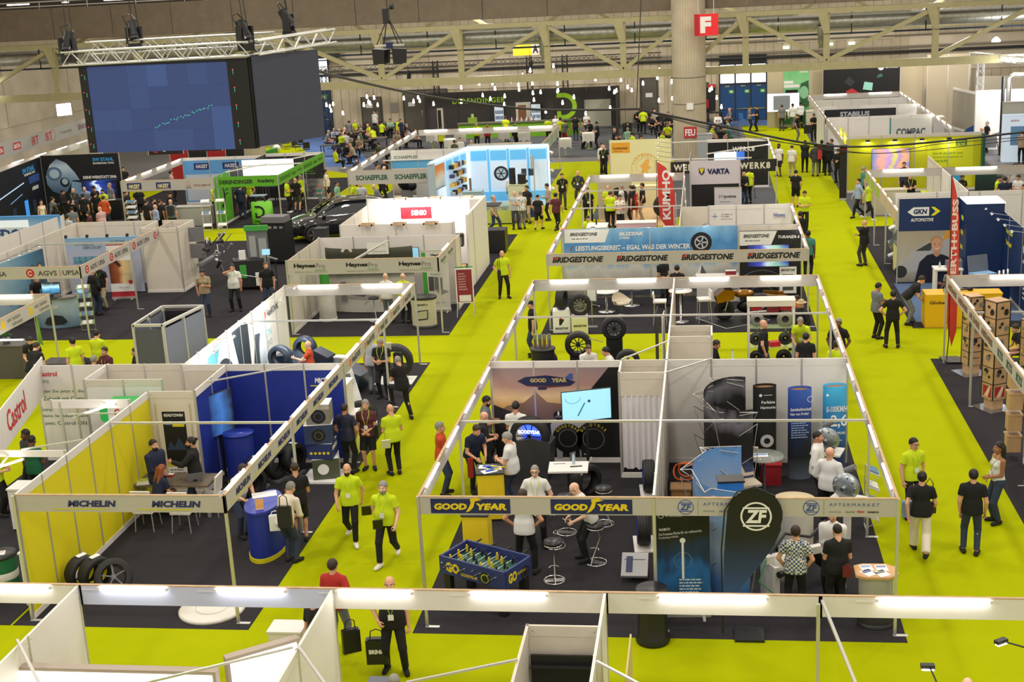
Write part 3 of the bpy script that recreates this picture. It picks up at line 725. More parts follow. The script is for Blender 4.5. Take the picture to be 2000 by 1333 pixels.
G().cB((.1,0,.85),(.5,.45,.5),0,MR(.4,3,'Y')).out('seat',mb,t);G().cB((.75,0,.98),(.4,.25,.03)).out('monitor',PA,t);G().cyl((.6,-.1,.7),(.75,-.1,.98),.015).out('bracket',ALU,t)
G().box(-.5,-.2,-.3,.3,.6,.66).out('side_panel',hX('56b8d4'),t)
whl('big black tyre standing upright beside the reader in black polo',(-8.95,36.3,.03),.1,.52,.30,None);G().box(-.55,.55,-.4,.4,0,.03).out('base_board',PA,loc=(-8.95,36.2,0),lb_='white base board under the big upright tyre',cat='board')
for i,(y,dx) in En(((32.1,0),(31.1,.03))):
 t=th('tyre_display','slanted white tyre display, %s the one with a foot up'%('in front of','nearest the blue wall by')[i],'display',(-9.05+dx,y,0),.15)
 G().box(-.5,.5,-.35,.35,0,.08).out('base',WH,t);G().cB((-.15,.1,.85),(.55,.04,1.6),0,MR(-.22,3,'X')@MR(-.25,3,'Y')).out('board',PA,t)
 G().cB((-.2,.03,1.3),(.3,.01,.3),0,MR(-.22,3,'X')@MR(-.25,3,'Y')).out('picture',hX('6a6a66'),t)
 s=G().lT([(.22,-.1),(.34,-.11),(.36,0),(.34,.11),(.22,.1)],28,(.15,-.2,.45),'y').out('tyre',RU,t);g=G()
 for k in Rg(9):a=2*PI*k/9;d=Vc((cos(a),0,sin(a)));g.cB(Vc((.15,-.28,.45))+d*.11,(.03,.02,.2),0,d.to_track_quat('Z','Y').to_matrix())
 g.out('spoke',ALU,t)
t=bxt('shelf_column','white lit shelf column at the corner of the blue wall','shelf',(-8.75,30.1,0),(.3,.6,1.9),WH,kk=0)
t=bxt('counter','white and lime counter behind the woman in patterned blouse','counter',(-8.75,29.3+.9,0),(.5,.5,1.1),hX('c8cc60'),top=WH)
t=th('glass_cabin','aluminium framed box with grey glazed sides standing behind the white tyre wall','cabin',(-15.55,33.7,0))
gm=mt('smoked_glass',S('6c7280'),.15);
for x0,y0,x1,y1,nm,m in((0,0,.85,0,'pane',mt('clear_haze',S('54565e'),.15)),(0,0,0,2.1,'pane',gm),(.85,0,1.2,2.1,'pane',gm),(0,2.1,1.2,2.1,'pane',BK)):
 d=Vc((x1-x0,y1-y0,0));G().cB(((x0+x1)/2,(y0+y1)/2,1.2),(d.length-.08,.012,2.2),0,d.to_track_quat('X','Z').to_matrix()).out(nm,m,t)
for x,y in((0,0),(.85,0),(0,2.1),(1.2,2.1),(1.02,1.05),(0,1.05)):G().box(x-.035,x+.035,y-.035,y+.035,0,2.45).out('post',ALU,t)
for z in(.06,2.42):
 for p,q in(((0,0),(.85,0)),((0,0),(0,2.1)),((.85,0),(1.2,2.1)),((0,2.1),(1.2,2.1))):d=Vc((q[0]-p[0],q[1]-p[1],0));G().cB(((p[0]+q[0])/2,(p[1]+q[1])/2,z),(d.length,.07,.07),0,d.to_track_quat('X','Z').to_matrix()).out('rail',ALU,t)
f=Fr(t,(.03,2.0,0),H90*1);f.M=TR((.012,.2,0))@RZ4@RX4;f.tx('T',.6,1.0,.25,.5,PA,.0)
RED=hX('c9252e');DGRN=hX('0c6a3a')
t,f=fas('big slanted white fascia with red oil maker lettering',-14.9,24.6,H90+.26,5.6,z0=1.72,z1=2.62,m=WH,batten=0);f.tx('Castrol',1.7,.22,1.75,.5,RED,.02)
t=part('white wall with green slogan text on the oil stand',-16.4,29.75,0,1.9,n=2,m=WH,rail=0)
f=pf(t);f.tx('Castrol',.05,2.2,.5,.13,RED,.02);f.tx('ON',.05,2.02,.25,.1,hX('9aa4a0'),.02)
f.tx('Starten Sie jetzt in die elektrische',-.1,1.76,1.98,.10,DGRN,.0);f.tx('Zukunft mit Castrol ON',.1,1.58,1.4,.10,DGRN,.0);f.tx('Entrez',0,1.30,.3,.09,DGRN,.0);f.tx('dans le futur électrique',.0,1.12,1.55,.10,DGRN,0.);f.tx('avec Castrol ON',.05,.94,1.1,.1,DGRN,.0)
f.poly([(.9,.15),(1.88,.95),(1.88,1.1),(.75,.15)],hX('2a8a3a'),.004);f.poly([(1.0,.15),(1.88,.85),(1.88,.15)],hX('24307a'),.004)
part('cream storage cabin of the oil stand seen from above',-14.55,29.7,0,2.0,n=2,m=CR,rm=CR)
part('white cabin front behind the green oil pump',-14.5,28.45,0,1.9,n=2,m=WH,rm=CR)
t=part('inner side wall of the oil stand cabin',-14.52,28.45,H90,1.2,n=1,m=CR)
t=th('oil_dispenser','black oil dispenser with green rounded head and red lettering','dispenser',(-13.2,27.9,0))
G().box(-.42,.42,-.25,.25,0,1.75).out('body',BK,t);G().box(-.14,.1,-.262,-.25,1.05,1.2).out('label',PA,t)
G().ext([(-.55,0),(.55,0),(.6,.08),(.6,.32),(.5,.42),(-.5,.42),(-.6,.32),(-.6,.08)],TR((0,.3,1.75))@RX4,.62).out('head',mt('oil_green',S('22a04a'),.35,em=.25),t)
f=Fr(t,(0,-.325,1.75));f.rc(-.4,.06,.4,.36,PA,.004,'sign_plate');f.tx('Castrol',-.25,.12,.6,.2,RED,.02,n=.008)
t,f=fas('plain white beam across the oil stand by the pump',-14.6,26.95,0,1.85,z0=2.3,z1=2.5,m=WH,batten=0);tbs('slanted tube lamp beside the oil pump','arm tubes of the oil stand',[(-13.3,26.6)],1.0,.75,2.4);tbs('slanted tube lamp above the grey table of the oil stand','arm tubes of the oil stand',[(-13.9,23.3)],1.0,.95,2.3)
t,f=fas('plain white beam nearer the front of the oil stand',-15.8,23.7,0,3.1,z0=2.36,z1=2.5,m=WH,batten=0)
for p,q in(((-13.3,26.95,2.42),(-13.3,26.6,2.42)),((-13.9,23.7,2.4),(-13.9,23.3,2.32)),((-12.6,24.3,2.5),(-13.8,24.0,2.4)),((-12.6,26.0,2.5),(-13.7,25.9,2.5))):bar('thin aluminium lamp arm on the oil stand',p,q,.03,gp_='lamp arms on the oil stand')
pst('grey post in the middle of the oil stand',-14.4,26.95,2.45)
t=th('kart','small blue and grey go kart frame by the slogan wall','kart',(-13.9,27.6,0),.4)
G().ell((.5,0,.55),(.55,.3,.16),14).out('seat_shell',hX('4a4a86',.3),t);G().ell((.75,.1,.78),(.3,.22,.08),12).out('cowl',hX('8080b4',.3),t);G().pH([(-.6,-.2,.2),(-.5,-.2,.65),(.2,-.2,.7),(.6,-.25,.2),(-.6,-.2,.2)],.025).out('frame_tube',ST,t);G().pH([(-.6,.2,.2),(-.5,.2,.65),(.2,.2,.7),(.6,.25,.2),(-.6,.2,.2)],.025).out('frame_tube',ST,t)
for x in(-.6,-.2):G().lT([(0,-.05),(.13,-.05),(.13,.05),(0,.05)],14,(x,-.25,.75),'y').out('instrument',ST,t);G().cyl((x,-.25,.85),(x,-.25,.98),.03).out('red_cap',hX('c83018'),t)
bxt('counter','white counter where the man in green polo stands','counter',(-14.7,25.6,0),(.7,.5,1.0),WH)
t=th('oil_drum','green and white oil drum with dark lid at the left edge','drum',(-13.6,22.3,0))
G().lT([(0,0),(.29,0),(.29,.42)],24).out('lower_band',DGRN,t);G().lT([(.29,.42),(.295,.43),(.295,.56),(.29,.57)],24).out('white_band',PA,t);G().lT([(.29,.57),(.3,.6),(.29,.63),(.29,.85)],24).out('upper_band',hX('12683c'),t);G().lT([(.29,.85),(.31,.86),(.31,.9),(0,.9)],24).out('lid',BK,t)
lfl('bunch of colourful leaflets on the oil drum lid',(-13.6,22.3,.9),.4,.2,.2,hX('c8b0a0'))
bxt('plinth','narrow white end panel beside the yellow wall','plinth',(-12.85,22.3,0),(.25,.8,1.1),WH,kk=0)
C0,CXM,CX1=-5.05,-.97,3.06
GYB=hX('1b2456');GYY=mt('gy_yellow',S('e3c822'),.5)
t,f=fas('white front fascia with two navy and yellow winged foot signs',C0,21.36,0,CXM-C0)
def winged_foot(f,u,v,s,m):
 f.poly([(u-.02*s,v-.10*s),(u+.06*s,v-.02*s),(u+.10*s,v+.10*s),(u+.02*s,v+.10*s),(u-.02*s,v),(u-.10*s,v-.13*s)],m,.008)
 for k in Rg(3):f.poly([(u+.02*s,v+(.09+.02*k)*s),(u+(.26-.03*k)*s,v+(.15+.025*k)*s),(u+.10*s,v+(.16+.02*k)*s),(u+.0*s,v+(.12+.02*k)*s)],m,.009+.001*k)
for u in(.22,2.32):
 f.rc(u,.02,u+1.4,.29,GYB,.003,'sign_plate')
 f.tx('GOOD',u+.06,.085,.58,.125,GYY,.06,.12,.007);f.tx('YEAR',u+.80,.085,.54,.125,GYY,.06,.12,.007);winged_foot(f,u+.70,.15,.85,GYY)
ZFB=hX('2a4a9a')
t,f=fas('white front fascia with two blue round gearbox maker logos',CXM,21.36,0,CX1-CXM)
for u in(.40,2.48):
 f.rG(u+.14,.16,.135,.012,ZFB);f.tx('ZF',u+.045,.105,.19,.11,ZFB,.03,.15);f.line([(u+.04,.235),(u+.24,.235)],.014,ZFB);f.line([(u+.04,.085),(u+.24,.085)],.014,ZFB);f.rc(u+.345,.03,u+.350,.29,GP)
 f.tx('AFTERMARKET',u+.43,.19,.82,.055,hX('4a5a96'),.0,0,.006,space=1.3);f.tx('LEMFÖRDER',u+.43,.075,.2,.03,GP,.0);f.tx('SACHS',u+.70,.07,.15,.035,GP,.02);f.tx('TRW',u+.88,.07,.13,.04,hX('c03028'),.05);f.tx('WABCO',u+1.05,.07,.19,.035,BK,.05)
for lab,x,s in(('left side beam with fluorescent tubes on the blue and yellow tyre stand',C0,1),('right side beam with fluorescent tubes along the gearbox stand',CX1,-1)):
 fas(lab,x,21.36 if s>0 else 37.9,-H90 if s<0 else-H90,16.5 if 0 else.02) if 0 else None
def sbm(lb_,x,y0,y1,inner,tlabel,tgroup,n,L=1.2):
 "beam along y whose lit inner face points to inner (+1 = +x)"
 if inner>0:fas(lb_,x,y1,-H90,y1-y0)
 else:fas(lb_,x,y0,H90,y1-y0)
 tbs(tlabel,tgroup,[(x+inner*.045,y) for y in sP(y0,y1,n)],H90,L,2.475)
sbm('white left side beam of the blue and yellow tyre stand',C0,21.4,29.6,1,'tube lamp along the left beam of the blue and yellow tyre stand','tubes on the left beam of the centre front stand',4)
sbm('white left side beam of the stand behind the airship wall',C0,29.7,37.9,1,'tube lamp along the left beam behind the airship wall','tubes on the left beam behind the airship wall',4)
sbm('white right side beam of the gearbox stand',CX1,21.4,29.6,-1,'tube lamp along the right beam of the gearbox stand','tubes on the right beam of the gearbox stand',4)
sbm('white right side beam of the brake disc stand',CX1,29.7,37.9,-1,'tube lamp along the right beam of the brake disc stand','tubes on the right beam of the brake disc stand',4)
fas('white rear beam with tubes over the wheel display stand',C0,37.92,0,CXM-C0);fas('white rear beam with tubes over the brake disc stand',CXM,37.92,0,CX1-CXM)
tbs('tube lamp on the rear beam over the wheel display stand','tubes on the rear beam of the centre stands',[(x,37.86) for x in(-4.0,-2.05)],0,1.1,2.47);tbs('tube lamp on the rear beam over the brake disc stand','tubes on the rear beam of the brake disc stand',[(x,37.86) for x in(0.02,2.02)],0,1.1,2.47)
for lab,x,y in(('front left post of the winged foot fascia',C0,21.36),('front right post of the gearbox fascia',CX1,21.36),('front post between the two centre stands',CXM,21.36),('left post midway along the tyre stand',C0,25.46),('right post midway along the gearbox stand',CX1,25.46),('left post of the wheel display stand',C0,33.8),('right post of the brake disc stand',CX1,33.8),('far left corner post of the wheel display stand',C0,37.9),('far right corner post of the brake disc stand',CX1,37.9)):pst(lab,x,y)
bar('aluminium bar crossing above the two centre front stands',(C0,25.46,2.46),(CX1,25.46,2.46));bar('aluminium bar crossing above the wheel and brake disc stands',(C0,33.8,2.46),(CX1,33.8,2.46))
bar('thin tie bar from the curtain cabin to the divider',(CXM,28.6,2.5),(.05,29.6,2.52),.03);bar('thin tie bar above the two seated men',(-2.0,29.6,2.52),(-.97,31.2,2.5),.03);bar('thin tie bar on the slanted plinth of the wheel',(-3.05,33.3,2.0),(-2.8,34.4,1.6),.02)
t=part('back wall printed with an airship over sunset mountains',C0,29.62,0,3.05,n=3,m=WH)
f=pf(t);W=3.0
f.rc(.03,.14,W,2.34,gr('sunset',[(0,'5a4038'),(.35,'8a6450'),(.55,'d8a868'),(.66,'e8c898'),(.8,'b89088'),(1,'9a8488')],2,.25,2.5),.003)
f.poly([(.03,1.2),(.35,1.42),(.75,1.5),(1.05,1.75),(1.3,1.5),(1.75,1.45),(2.1,1.72),(2.5,1.5),(W,2.1),(W,.9),(.03,.9)],gr('hills',[(0,'6a5248'),(1,'a88470')],2,.3,4),.005)
f.poly([(.03,1.45),(.5,1.25),(1.3,.98),(1.3,.8),(.03,.8)],hX('2a2630'),.007);f.poly([(1.0,.9),(1.45,1.05),(W,1.15),(W,.14),(.03,.14),(.03,.85)],hX('191418'),.008)
f.poly([(2.35,.14),(W,.14),(W,2.34),(2.75,2.34),(1.95,1.35),(1.95,.14)],hX('0c0b0d'),.009);f.poly([(2.2,1.3),(2.75,1.85),(2.0,1.5)],hX('5a5a6a'),.008)
f.poly([(.62,2.02),(.8,2.12),(1.3,2.16),(1.7,2.1),(1.98,2.0),(1.85,1.9),(1.35,1.86),(.85,1.9)],hX('1c2450'),.011,'airship_print');f.poly([(.75,1.93),(1.35,1.86),(1.9,1.93),(1.35,1.9)],hX('6a3030'),.012);f.poly([(1.72,2.08),(1.85,2.2),(1.92,2.2),(1.92,2.05)],hX('3a5aa0'),.012);f.rc(1.1,1.81,1.3,1.87,hX('1c2450'),.012)
f.tx('GOOD',.92,1.99,.38,.1,hX('c8b070'),.05,n=.016);f.tx('YEAR',1.42,1.99,.36,.1,hX('c8b070'),.05,n=.016);winged_foot(f,1.36,2.03,.5,hX('c8b070'))
for i,(u,v,s) in En(((1.55,1.0,.9),(1.85,.96,.85),(2.2,1.1,1.1))):
 f.poly([(u-.2*s,v-.45),(u-.22*s,v-.05),(u-.1*s,v+.1*s),(u+.12*s,v+.1*s),(u+.22*s,v-.1),(u+.18*s,v-.45)],hX('b8b8bc'),.012+i*.003,'crew_print');f.poly([(u-.1*s,v-.4),(u-.08*s,v-.9),(u+.06*s,v-.9),(u+.1*s,v-.4)],hX('a8a8b0'),.012+i*.003)
 f.dC(u,v+.2*s,.13*s,hX('0e0e10'),.014+i*.003);f.rc(u-.025*s,v+.2*s,u+.025*s,v+.31*s,PA,.017+i*.003);f.rc(u-.09*s,v+.14*s,u+.09*s,v+.19*s,hX('6a6c74'),.017+i*.003)
def arc_text(f,s,u,v,r,a0,a1,h,m,n,bold=.03):
 for i,c in En(s):
  a=a0+(a1-a0)*(i+.5)/len(s)
  if c==' ':continue
  x,y=u+r*cos(a),v+r*sin(a);rr=a-PI/2;w_=h*.75
  f.tx(c,x-w_/2*cos(rr),y-w_/2*sin(rr),w_,h,m,bold,n=n,rot=rr)
for u,v,R in((1.75,.62,.36),(2.35,.60,.42)):
 f.dC(u,v,R,hX('08080a'),.022,k=28);f.rG(u,v,R*.62,.02,GP,.024);arc_text(f,'GOODYEAR',u,v,R*.74,RAD(150),RAD(30),.075,hX('c8b83a'),.026)
t=part('cream cabin wall above the white curtain',-2.0,28.66,0,1.03,n=1,m=CR,rm=CR,h=2.5)
bpy.data.objects.remove([c for c in t.children if c.name.startswith('panel')][0]);G().box(.02,1.0,-.012,.012,1.95,2.34).out('panel',CR,t)
g=G();n=40;vs=[]
for j,z in En((.22,1.0,1.98)):
 for i in Rg(n+1):vs.append((i/n*.95,.035*sin(i*1.15)*(1 if j<2 else.5),z+(.02*sin(i*.7) if j==0 else 0)))
g.add(vs,[(j*(n+1)+i,j*(n+1)+i+1,(j+1)*(n+1)+i+1,(j+1)*(n+1)+i) for j in Rg(2) for i in Rg(n)],0,1)
g.out('curtain',hX('dcd8de',.8),loc=(-1.96,28.66,0),lb_='white pleated curtain closing the cabin',cat='curtain')
part('cream left side of the curtain cabin',-2.0,28.66,H90,.95,n=1,m=CR);part('cream rear of the curtain cabin',-2.0,29.64,0,1.03,n=1,m=CR,rm=CR)
t=part('long divider wall between the tyre stand and the gearbox stand',CXM,21.5,H90,8.1,n=8,m=CR,pli=0);
part('white back wall of the gearbox stand',CXM,29.62,0,CX1-CXM,n=4,m=WH)
t=th('foosball_table','blue table football game with yellow and black players','game table',(-4.12,22.4,0),RAD(-28))
FB=hX('27346e')
for s in(-1,1):
 G().box(-.75,.75,s*.40-.02,s*.40+.02,.58,.92).out('side_wall',FB,t);G().box(s*.73-.02,s*.73+.02,-.4,.4,.58,.92).out('end_wall',FB,t)
 for x in(-.62,.62):G().box(x-.07,x+.07,s*.32-.06,s*.32+.06,0,.6).out('leg',BK,t)
G().box(-.73,.73,-.39,.39,.58,.72).out('pitch',hX('2a5a42'),t);f=Fr(t,(0,0,.721));f.M=TR((0,0,.721));f.rG(0,0,.12,.01,PA,.002);f.line([(0,-.38),(0,.38)],.01,PA,.002)
for s in(-1,1):f.line([(s*.72,-.15),(s*.55,-.15),(s*.55,.15),(s*.72,.15)],.01,PA,.002)
for k in Rg(8):
 x=-.62+k*.177;rod=G().cyl((x,-.68 if k%2 else-.52,.84),(x,.52 if k%2 else.68,.84),.008,n=6).out('rod',ST,t);s=-1 if k%2 else 1
 G().cyl((x,s*.56,.84),(x,s*.70,.84),.018,n=8).out('handle',BK,rod)
 for y in((-.25,0,.25),(-.15,.15))[k%2]:G().box(x-.012,x+.012,y-.025,y+.025,.76,.86).ell((x,y,.885),(.02,.02,.025),8).out('player',(GYY,hX('1c2234'))[k//2%2],rod)
f=Fr(t,(-.75,-.42,.58));f.tx('GO',.15,.06,.32,.2,GYY,.06);f.tx('GOODYEAR',.5,.05,.38,.06,GYY,.03);f.dC(1.05,.12,.12,BK);f.rG(1.05,.12,.09,.02,ST,.006)
f=Fr(t,(.75,-.4,.58),H90);f.tx('GO',.08,.06,.26,.2,GYY,.06);f.tx('GOODYEAR',.36,.14,.25,.05,GYY,.03);f.dC(.6,.1,.13,BK);f.rG(.6,.1,.09,.02,ST,.006)
for i,(px,py) in En(((1083,1135),(1165,1100),(1085,1068))):
 p=at(px,py);zst('black seated chrome stool %s'%('in front, nearest the table football','at the right of the man in white polo','half hidden behind the front stool')[i],(p.x,p.y,.0),(.2,-.5,2)[i],'chrome stools on the tyre stand')
p=at(1178,952,.83);zst('black seated chrome stool near the white curtain',(p.x,p.y,0),1,'chrome stools on the tyre stand');p=at(1104,968,.83);zst('black seated chrome stool behind the bald man with glasses',(p.x,p.y,0),3,'chrome stools on the tyre stand')
t=th('table','small white square topped table with a water bottle and catalogues','table',(-3.0,26.75,0),.05);G().box(-.42,.42,-.3,.3,.96,1.0).out('tabletop',WH,t);G().cyl((0,0,.02),(0,0,.96),.035).out('column',BK,t);G().lT([(0,.03),(.25,.02),(.25,0),(0,0)],18).out('foot',ST,t)
btl('clear water bottle standing on the small white table',(-2.9,26.9,1.0),.26);lfl('dark catalogue on the small white table',(-2.82,26.68,1.0),.2,.3,.26,hX('3a3428'));lfl('grey tablet lying on the small white table edge',(-3.2,26.85,1.0),.1,.3,.2,hX('8a8a86'))
t=th('tyre_slogan_panel','black slanted tyre showing white maker lettering','tyre',(-2.7,27.5,0));wheel_geo(t,.38,.22,None,5);t.rotation_euler=(0,0,.9);Fr(t,(0,-.12,.38)).tx('GOODYEAR',-.28,.22,.5,.07,PA,.03,rot=.7)
t,f=tv('large tilted screen with a pale blue winter picture',(-2.75,28.7,1.72),RAD(18),1.12,.70,mt('ice_screen',S('8fc8e8'),.3,em=.85),stand=1.72);f.line([(.35,.12),(.52,.42)],.03,hX('4a90b0'),.004);f.rG(.25,.62,.2,.012,hX('70b0cc'),.004,a0=200,a1=340);f.dC(.62,.45,.035,hX('3a6a8a'),.004);G().box(-.3,.3,.02,.16,-.05,.05).out('stand_clamp',BK,t)
t=th('wheel_display','dark tyre display with glowing blue wheel centre','display',(-4.05,28.75,0),-.15)
G().ext([(-.35,0),(.42,0),(.52,.9),(.1,1.0),(-.35,.9)],TR((0,.25,0))@RX4,.5).out('housing',hX('3c3d40',.4),t)
G().lT([(.30,-.12),(.44,-.13),(.47,0),(.44,.13),(.30,.12)],32,(0,-.1,1.02),'y').out('tyre',RU,t);G().lT([(0,-.03),(.31,-.03)],32,(0,-.1,1.02),'y').out('glow_disc',mt('blue_glow',(.03,.08,.9),.4,em=2.2),t)
f=Fr(t,(0,-.16,1.02));f.tx('GOODYEAR',-.26,.06,.52,.09,mt('white_led',(.8,.9,1),.4,em=2),.03);[f.line([(0,0),(.29*cos(a),.29*sin(a))],.025,hX('0a1440'),.003) for a in(2*PI*k/10 for k in Rg(10))]
t=bxt('counter','yellow front counter with dark top where four men talk','counter',(-4.62,26.35,0),(.55,.55,1.1),GYY,0.12,top=hX('2c2e34'))
for i,(dx,dy) in En(((-.1,.1),(.08,0),(.0,-.15))):t=th('flyer','blue and yellow snow brush flyer on the dark counter top, %s'%('rear','middle','front')[i],'flyer',(-4.62+dx,26.35+dy,1.1),.3*i);G().box(-.16,.16,-.1,.1,0,.004).out('sheet',PA,t);G().cB((.02,0,.015),(.18,.06,.02)).out('brush_head',hX('2c58b8'),t);G().cB((.17,0,.018),(.14,.025,.02)).out('handle',GYY,t)
bxt('counter','second yellow counter half hidden by the fascia','counter',(-4.55,24.1,0),(.5,.5,1.1),GYY,.0,top=hX('2c2e34'))
for i,(px,py,R) in En(((1262,962,.36),(1248,1065,.36))):p=at(px,py);t=whl('upright tyre with blue rim on a white stand, %s'%('by the curtain','in front of the divider')[i],(-1.35,p.y,.03),H90+.1,R,.24,mt('blue_rim',S('2430c8'),.3,em=.3),5);G().box(-.4,.4,-.2,.2,-.03,0).out('stand_board',WH,t)
t=th('floor_display','grey tilted floor display with a small blue logo plate','display',(-1.45,23.5,0));G().cB((0,.0,.25),(.5,.62,.05),0,MR(.35,3,'X')).out('plate',hX('8c8c90',.35),t);G().box(-.2,.2,.1,.2,0,.32).out('support',BK,t);G().cB((-.1,-.02,.285),(.12,.4,.006),0,MR(.35,3,'X')).out('logo_plate',GYB,t)
def tower(lb_,p,m,txts):
 t=th('printed_column',lb_,'column',(p[0],p[1],0),.15)
 G().lT([(1,0),(1,2.1)],28,sx=.26,sy=.15).out('wrap',m,t);G().lT([(.97,2.05),(0,2.02)],28,sx=.26,sy=.15).out('inside',hX('8a6238'),t)
 f=Fr(t,(0,-.166,0))
 for s,u,v,w_,h_,mm in txts:f.tx(s,u,v,w_,h_,mm,.02,n=.001+abs(u)*.0)
 return t,f
P=PA
t,f=tower('black oval column about perfect harmony with a metal part',(1.2,28.9),hX('1c1e1e'),(('Perfekte',-.1,1.72,.3,.07,P),('Harmonie',-.12,1.6,.33,.07,P)));f.rG(.02,.85,.15,.08,hX('c8c8cc',.3),.01);f.dC(-.12,1.92,.035,P,.006);f.line([(-.05,1.92),(.14,1.92)],.012,P);f.pA(-.05,.25,.2,2,P,.04)
t,f=tower('navy oval column about gearbox oil with small white print',(1.95,28.7),gr('oil_column',[(0,'6a7484'),(.25,'20242c'),(.5,'1c2a4a'),(.8,'2a4aa0'),(1,'3a62c0')]),(('Getriebeölwechsel?',-.24,1.62,.46,.07,P),('Nur von Profis!',-.24,1.52,.40,.06,P)));f.pA(-.22,1.38,.42,8,hX('9ab0d8'),.055,seed=3);f.rG(.2,1.88,.07,.012,P)
t,f=tower('bright blue oval column with large 2,6 and 0-100 km/h',(2.72,28.9),gr('speed_column',[(0,'1c2c58'),(.3,'1a3a80'),(.6,'2a7ac8'),(.85,'3aa8e0'),(1,'48b4e8')]),(('0-100KM/H',-.22,1.52,.46,.14,P),('IN',-.24,1.24,.08,.1,P),('2,6',-.12,1.14,.36,.32,P),('MIT EINER KUPPLUNG',-.24,1.0,.44,.06,P)));f.dC(-.2,1.92,.03,P);f.pA(-.22,.9,.4,2,P,.05)
def popup(lb_,loc,rz,m,h=2.25,sx=.8,a0=PI*.42,a1=PI*1.62):
 t=th('pop_up_wall',lb_,'display wall',loc,rz);g=G();n=16;vs=[]
 for z in(.02,h):
  for i in Rg(n+1):a=a0+(a1-a0)*i/n;vs.append((sx*cos(a),sx*1.6*sin(a),z))
 g.add(vs,[(i,i+1,n+2+i,n+1+i) for i in Rg(n)],0,1);g.out('printed_skin',m,t)
 g=G()
 for z in(.1,.75,1.4,2.05,2.2):
  for i in Rg(0,n,4):
   a,b=(a0+(a1-a0)*k/n for k in(i,i+4));A=(sx*1.02*cos(a),sx*1.63*sin(a),z);B=(sx*1.3*cos(b),sx*1.9*sin(b),min(h,z+.65));g.cyl(A,B,.009,n=5).cyl(B,(sx*1.02*cos(b),sx*1.63*sin(b),z),.009,n=5)
 g.out('scissor_frame',ALU,t);return t
popup('black curved pop up wall with car picture at the rear of the gearbox stand',(.6,27.75,0),0,gr('car_print',[(0,'2a2c34'),(.4,'3a4670'),(.5,'101014'),(.75,'0c0c10'),(.9,'6a6a74'),(1,'16161a')],2,.35,3),2.3,.74)
popup('light blue curved pop up wall at the front of the gearbox stand',(.4,23.55,0),0,gr('sky_print',[(0,'2a4a88'),(.2,'4a7ab8'),(.5,'a8bcd4'),(1,'5a90d0')],2,.1,2),2.2,.74)
t=th('table','round glass topped bar table with a blue folder','table',(1.12,27.3,0));G().lT([(0,1.02),(.42,1.02),(.42,1.04),(0,1.04)],28).out('tabletop',mt('table_glass',S('a8b0a8'),.08,alpha=.55),t);G().cyl((0,0,.03),(0,0,1.02),.035).out('column',hX('55565a',.3),t);g=G();[g.cyl((0,0,.05),(.38*cos(k*H90+.5),.38*sin(k*H90+.5),.02),.02) for k in Rg(4)];g.out('foot',ST,t)
lfl('blue folder on the round glass table',(1.0,27.3,1.04),.1,.4,.2,hX('3a90d8'));
for i,(x,y,r) in En(((.85,27.9,2.9),(.75,26.4,.4))):chr_('cream bar chair with thin black legs, %s the glass table'%('behind','in front of')[i],(x,y,0),r,mt('cream_shell',S('c8bca8')),BK,'cream bar chairs on the gearbox stand',h=.78,back=.25)
bxt('tool_case','red case standing under the glass table','case',(1.3,28.3,0),(.45,.25,.5),hX('a01c26'),kk=0)
ovc('round beige topped table with brochures behind the gearbox fascia',(1.6,24.9,0),.38,.34,1.05,hX('c8c4b8'),hX('c9b894'),BK)
def clu(lb_,loc,rz):
 t=th('gearbox_exhibit',lb_,'exhibit',loc,rz)
 box=G().box(-.32,.32,-.26,.26,.84,.88).out('tabletop',WH,t);G().box(-.06,.06,-.06,.06,0,.84).out('leg',WH,t)
 G().lT([(0,0),(.09,0),(.1,.05),(.2,.1),(.27,.16),(.27,.24),(.2,.3),(0,.3)],24,(0,.12,1.16),'y').out('housing',mt('cast_metal',(.36,.40,.43),.35,.8),t);g=G()
 for k in Rg(10):a=2*PI*k/10;g.cyl((.22*cos(a),-.2,1.16+.22*sin(a)),(.22*cos(a),-.12,1.16+.22*sin(a)),.018,n=6)
 g.cyl((0,-.3,1.16),(0,.1,1.16),.04).out('bolt',ST,t);G().cyl((-.1,.1,1.4),(.1,.1,1.52),.06).out('valve',GP,t);return t
clu('round metal clutch housing on a white pedestal by the two men in white shirts',(2.66,25.35,0),-.5);clu('engine with black parts standing behind the two men in white shirts',(2.5,28.05,0),-.3)
t=th('chassis_exhibit','white vehicle axle exhibit with black hoses behind the drop flag','exhibit',(1.65,23.0,0),.5)
G().box(-.8,.8,-.06,.06,.72,.86).out('beam',WH,t);G().cyl((-.7,-.3,.6),(.7,.35,.6),.06).out('axle',BK,t);G().ell((.55,.1,.62),(.28,.22,.3),14).out('air_spring',BK,t);G().ell((-.5,-.1,.62),(.25,.2,.26),14).out('brake_drum',hX('d0d0cc',.4),t);G().pH([(-.7,0,.9),(-.3,.15,1.15),(.2,.1,1.0),(.6,.2,1.2)],.03).out('hose',BK,t);G().pH([(-.9,-.2,.9),(-1.05,-.2,.5),(-.8,-.3,.25),(-.95,-.2,.05)],.012).out('green_cable',hX('3a9a4a'),t)
for x in(-.7,.7):G().box(x-.05,x+.05,-.25,.25,0,.72).out('trestle',WH,t)
rck('grey folding brochure rack outside the gearbox stand',(3.2,25.9,0),H90,.45,1.3,4)
t=th('counter','oval promotion counter with light wood top and grey swirl print','counter',(2.78,21.75,0))
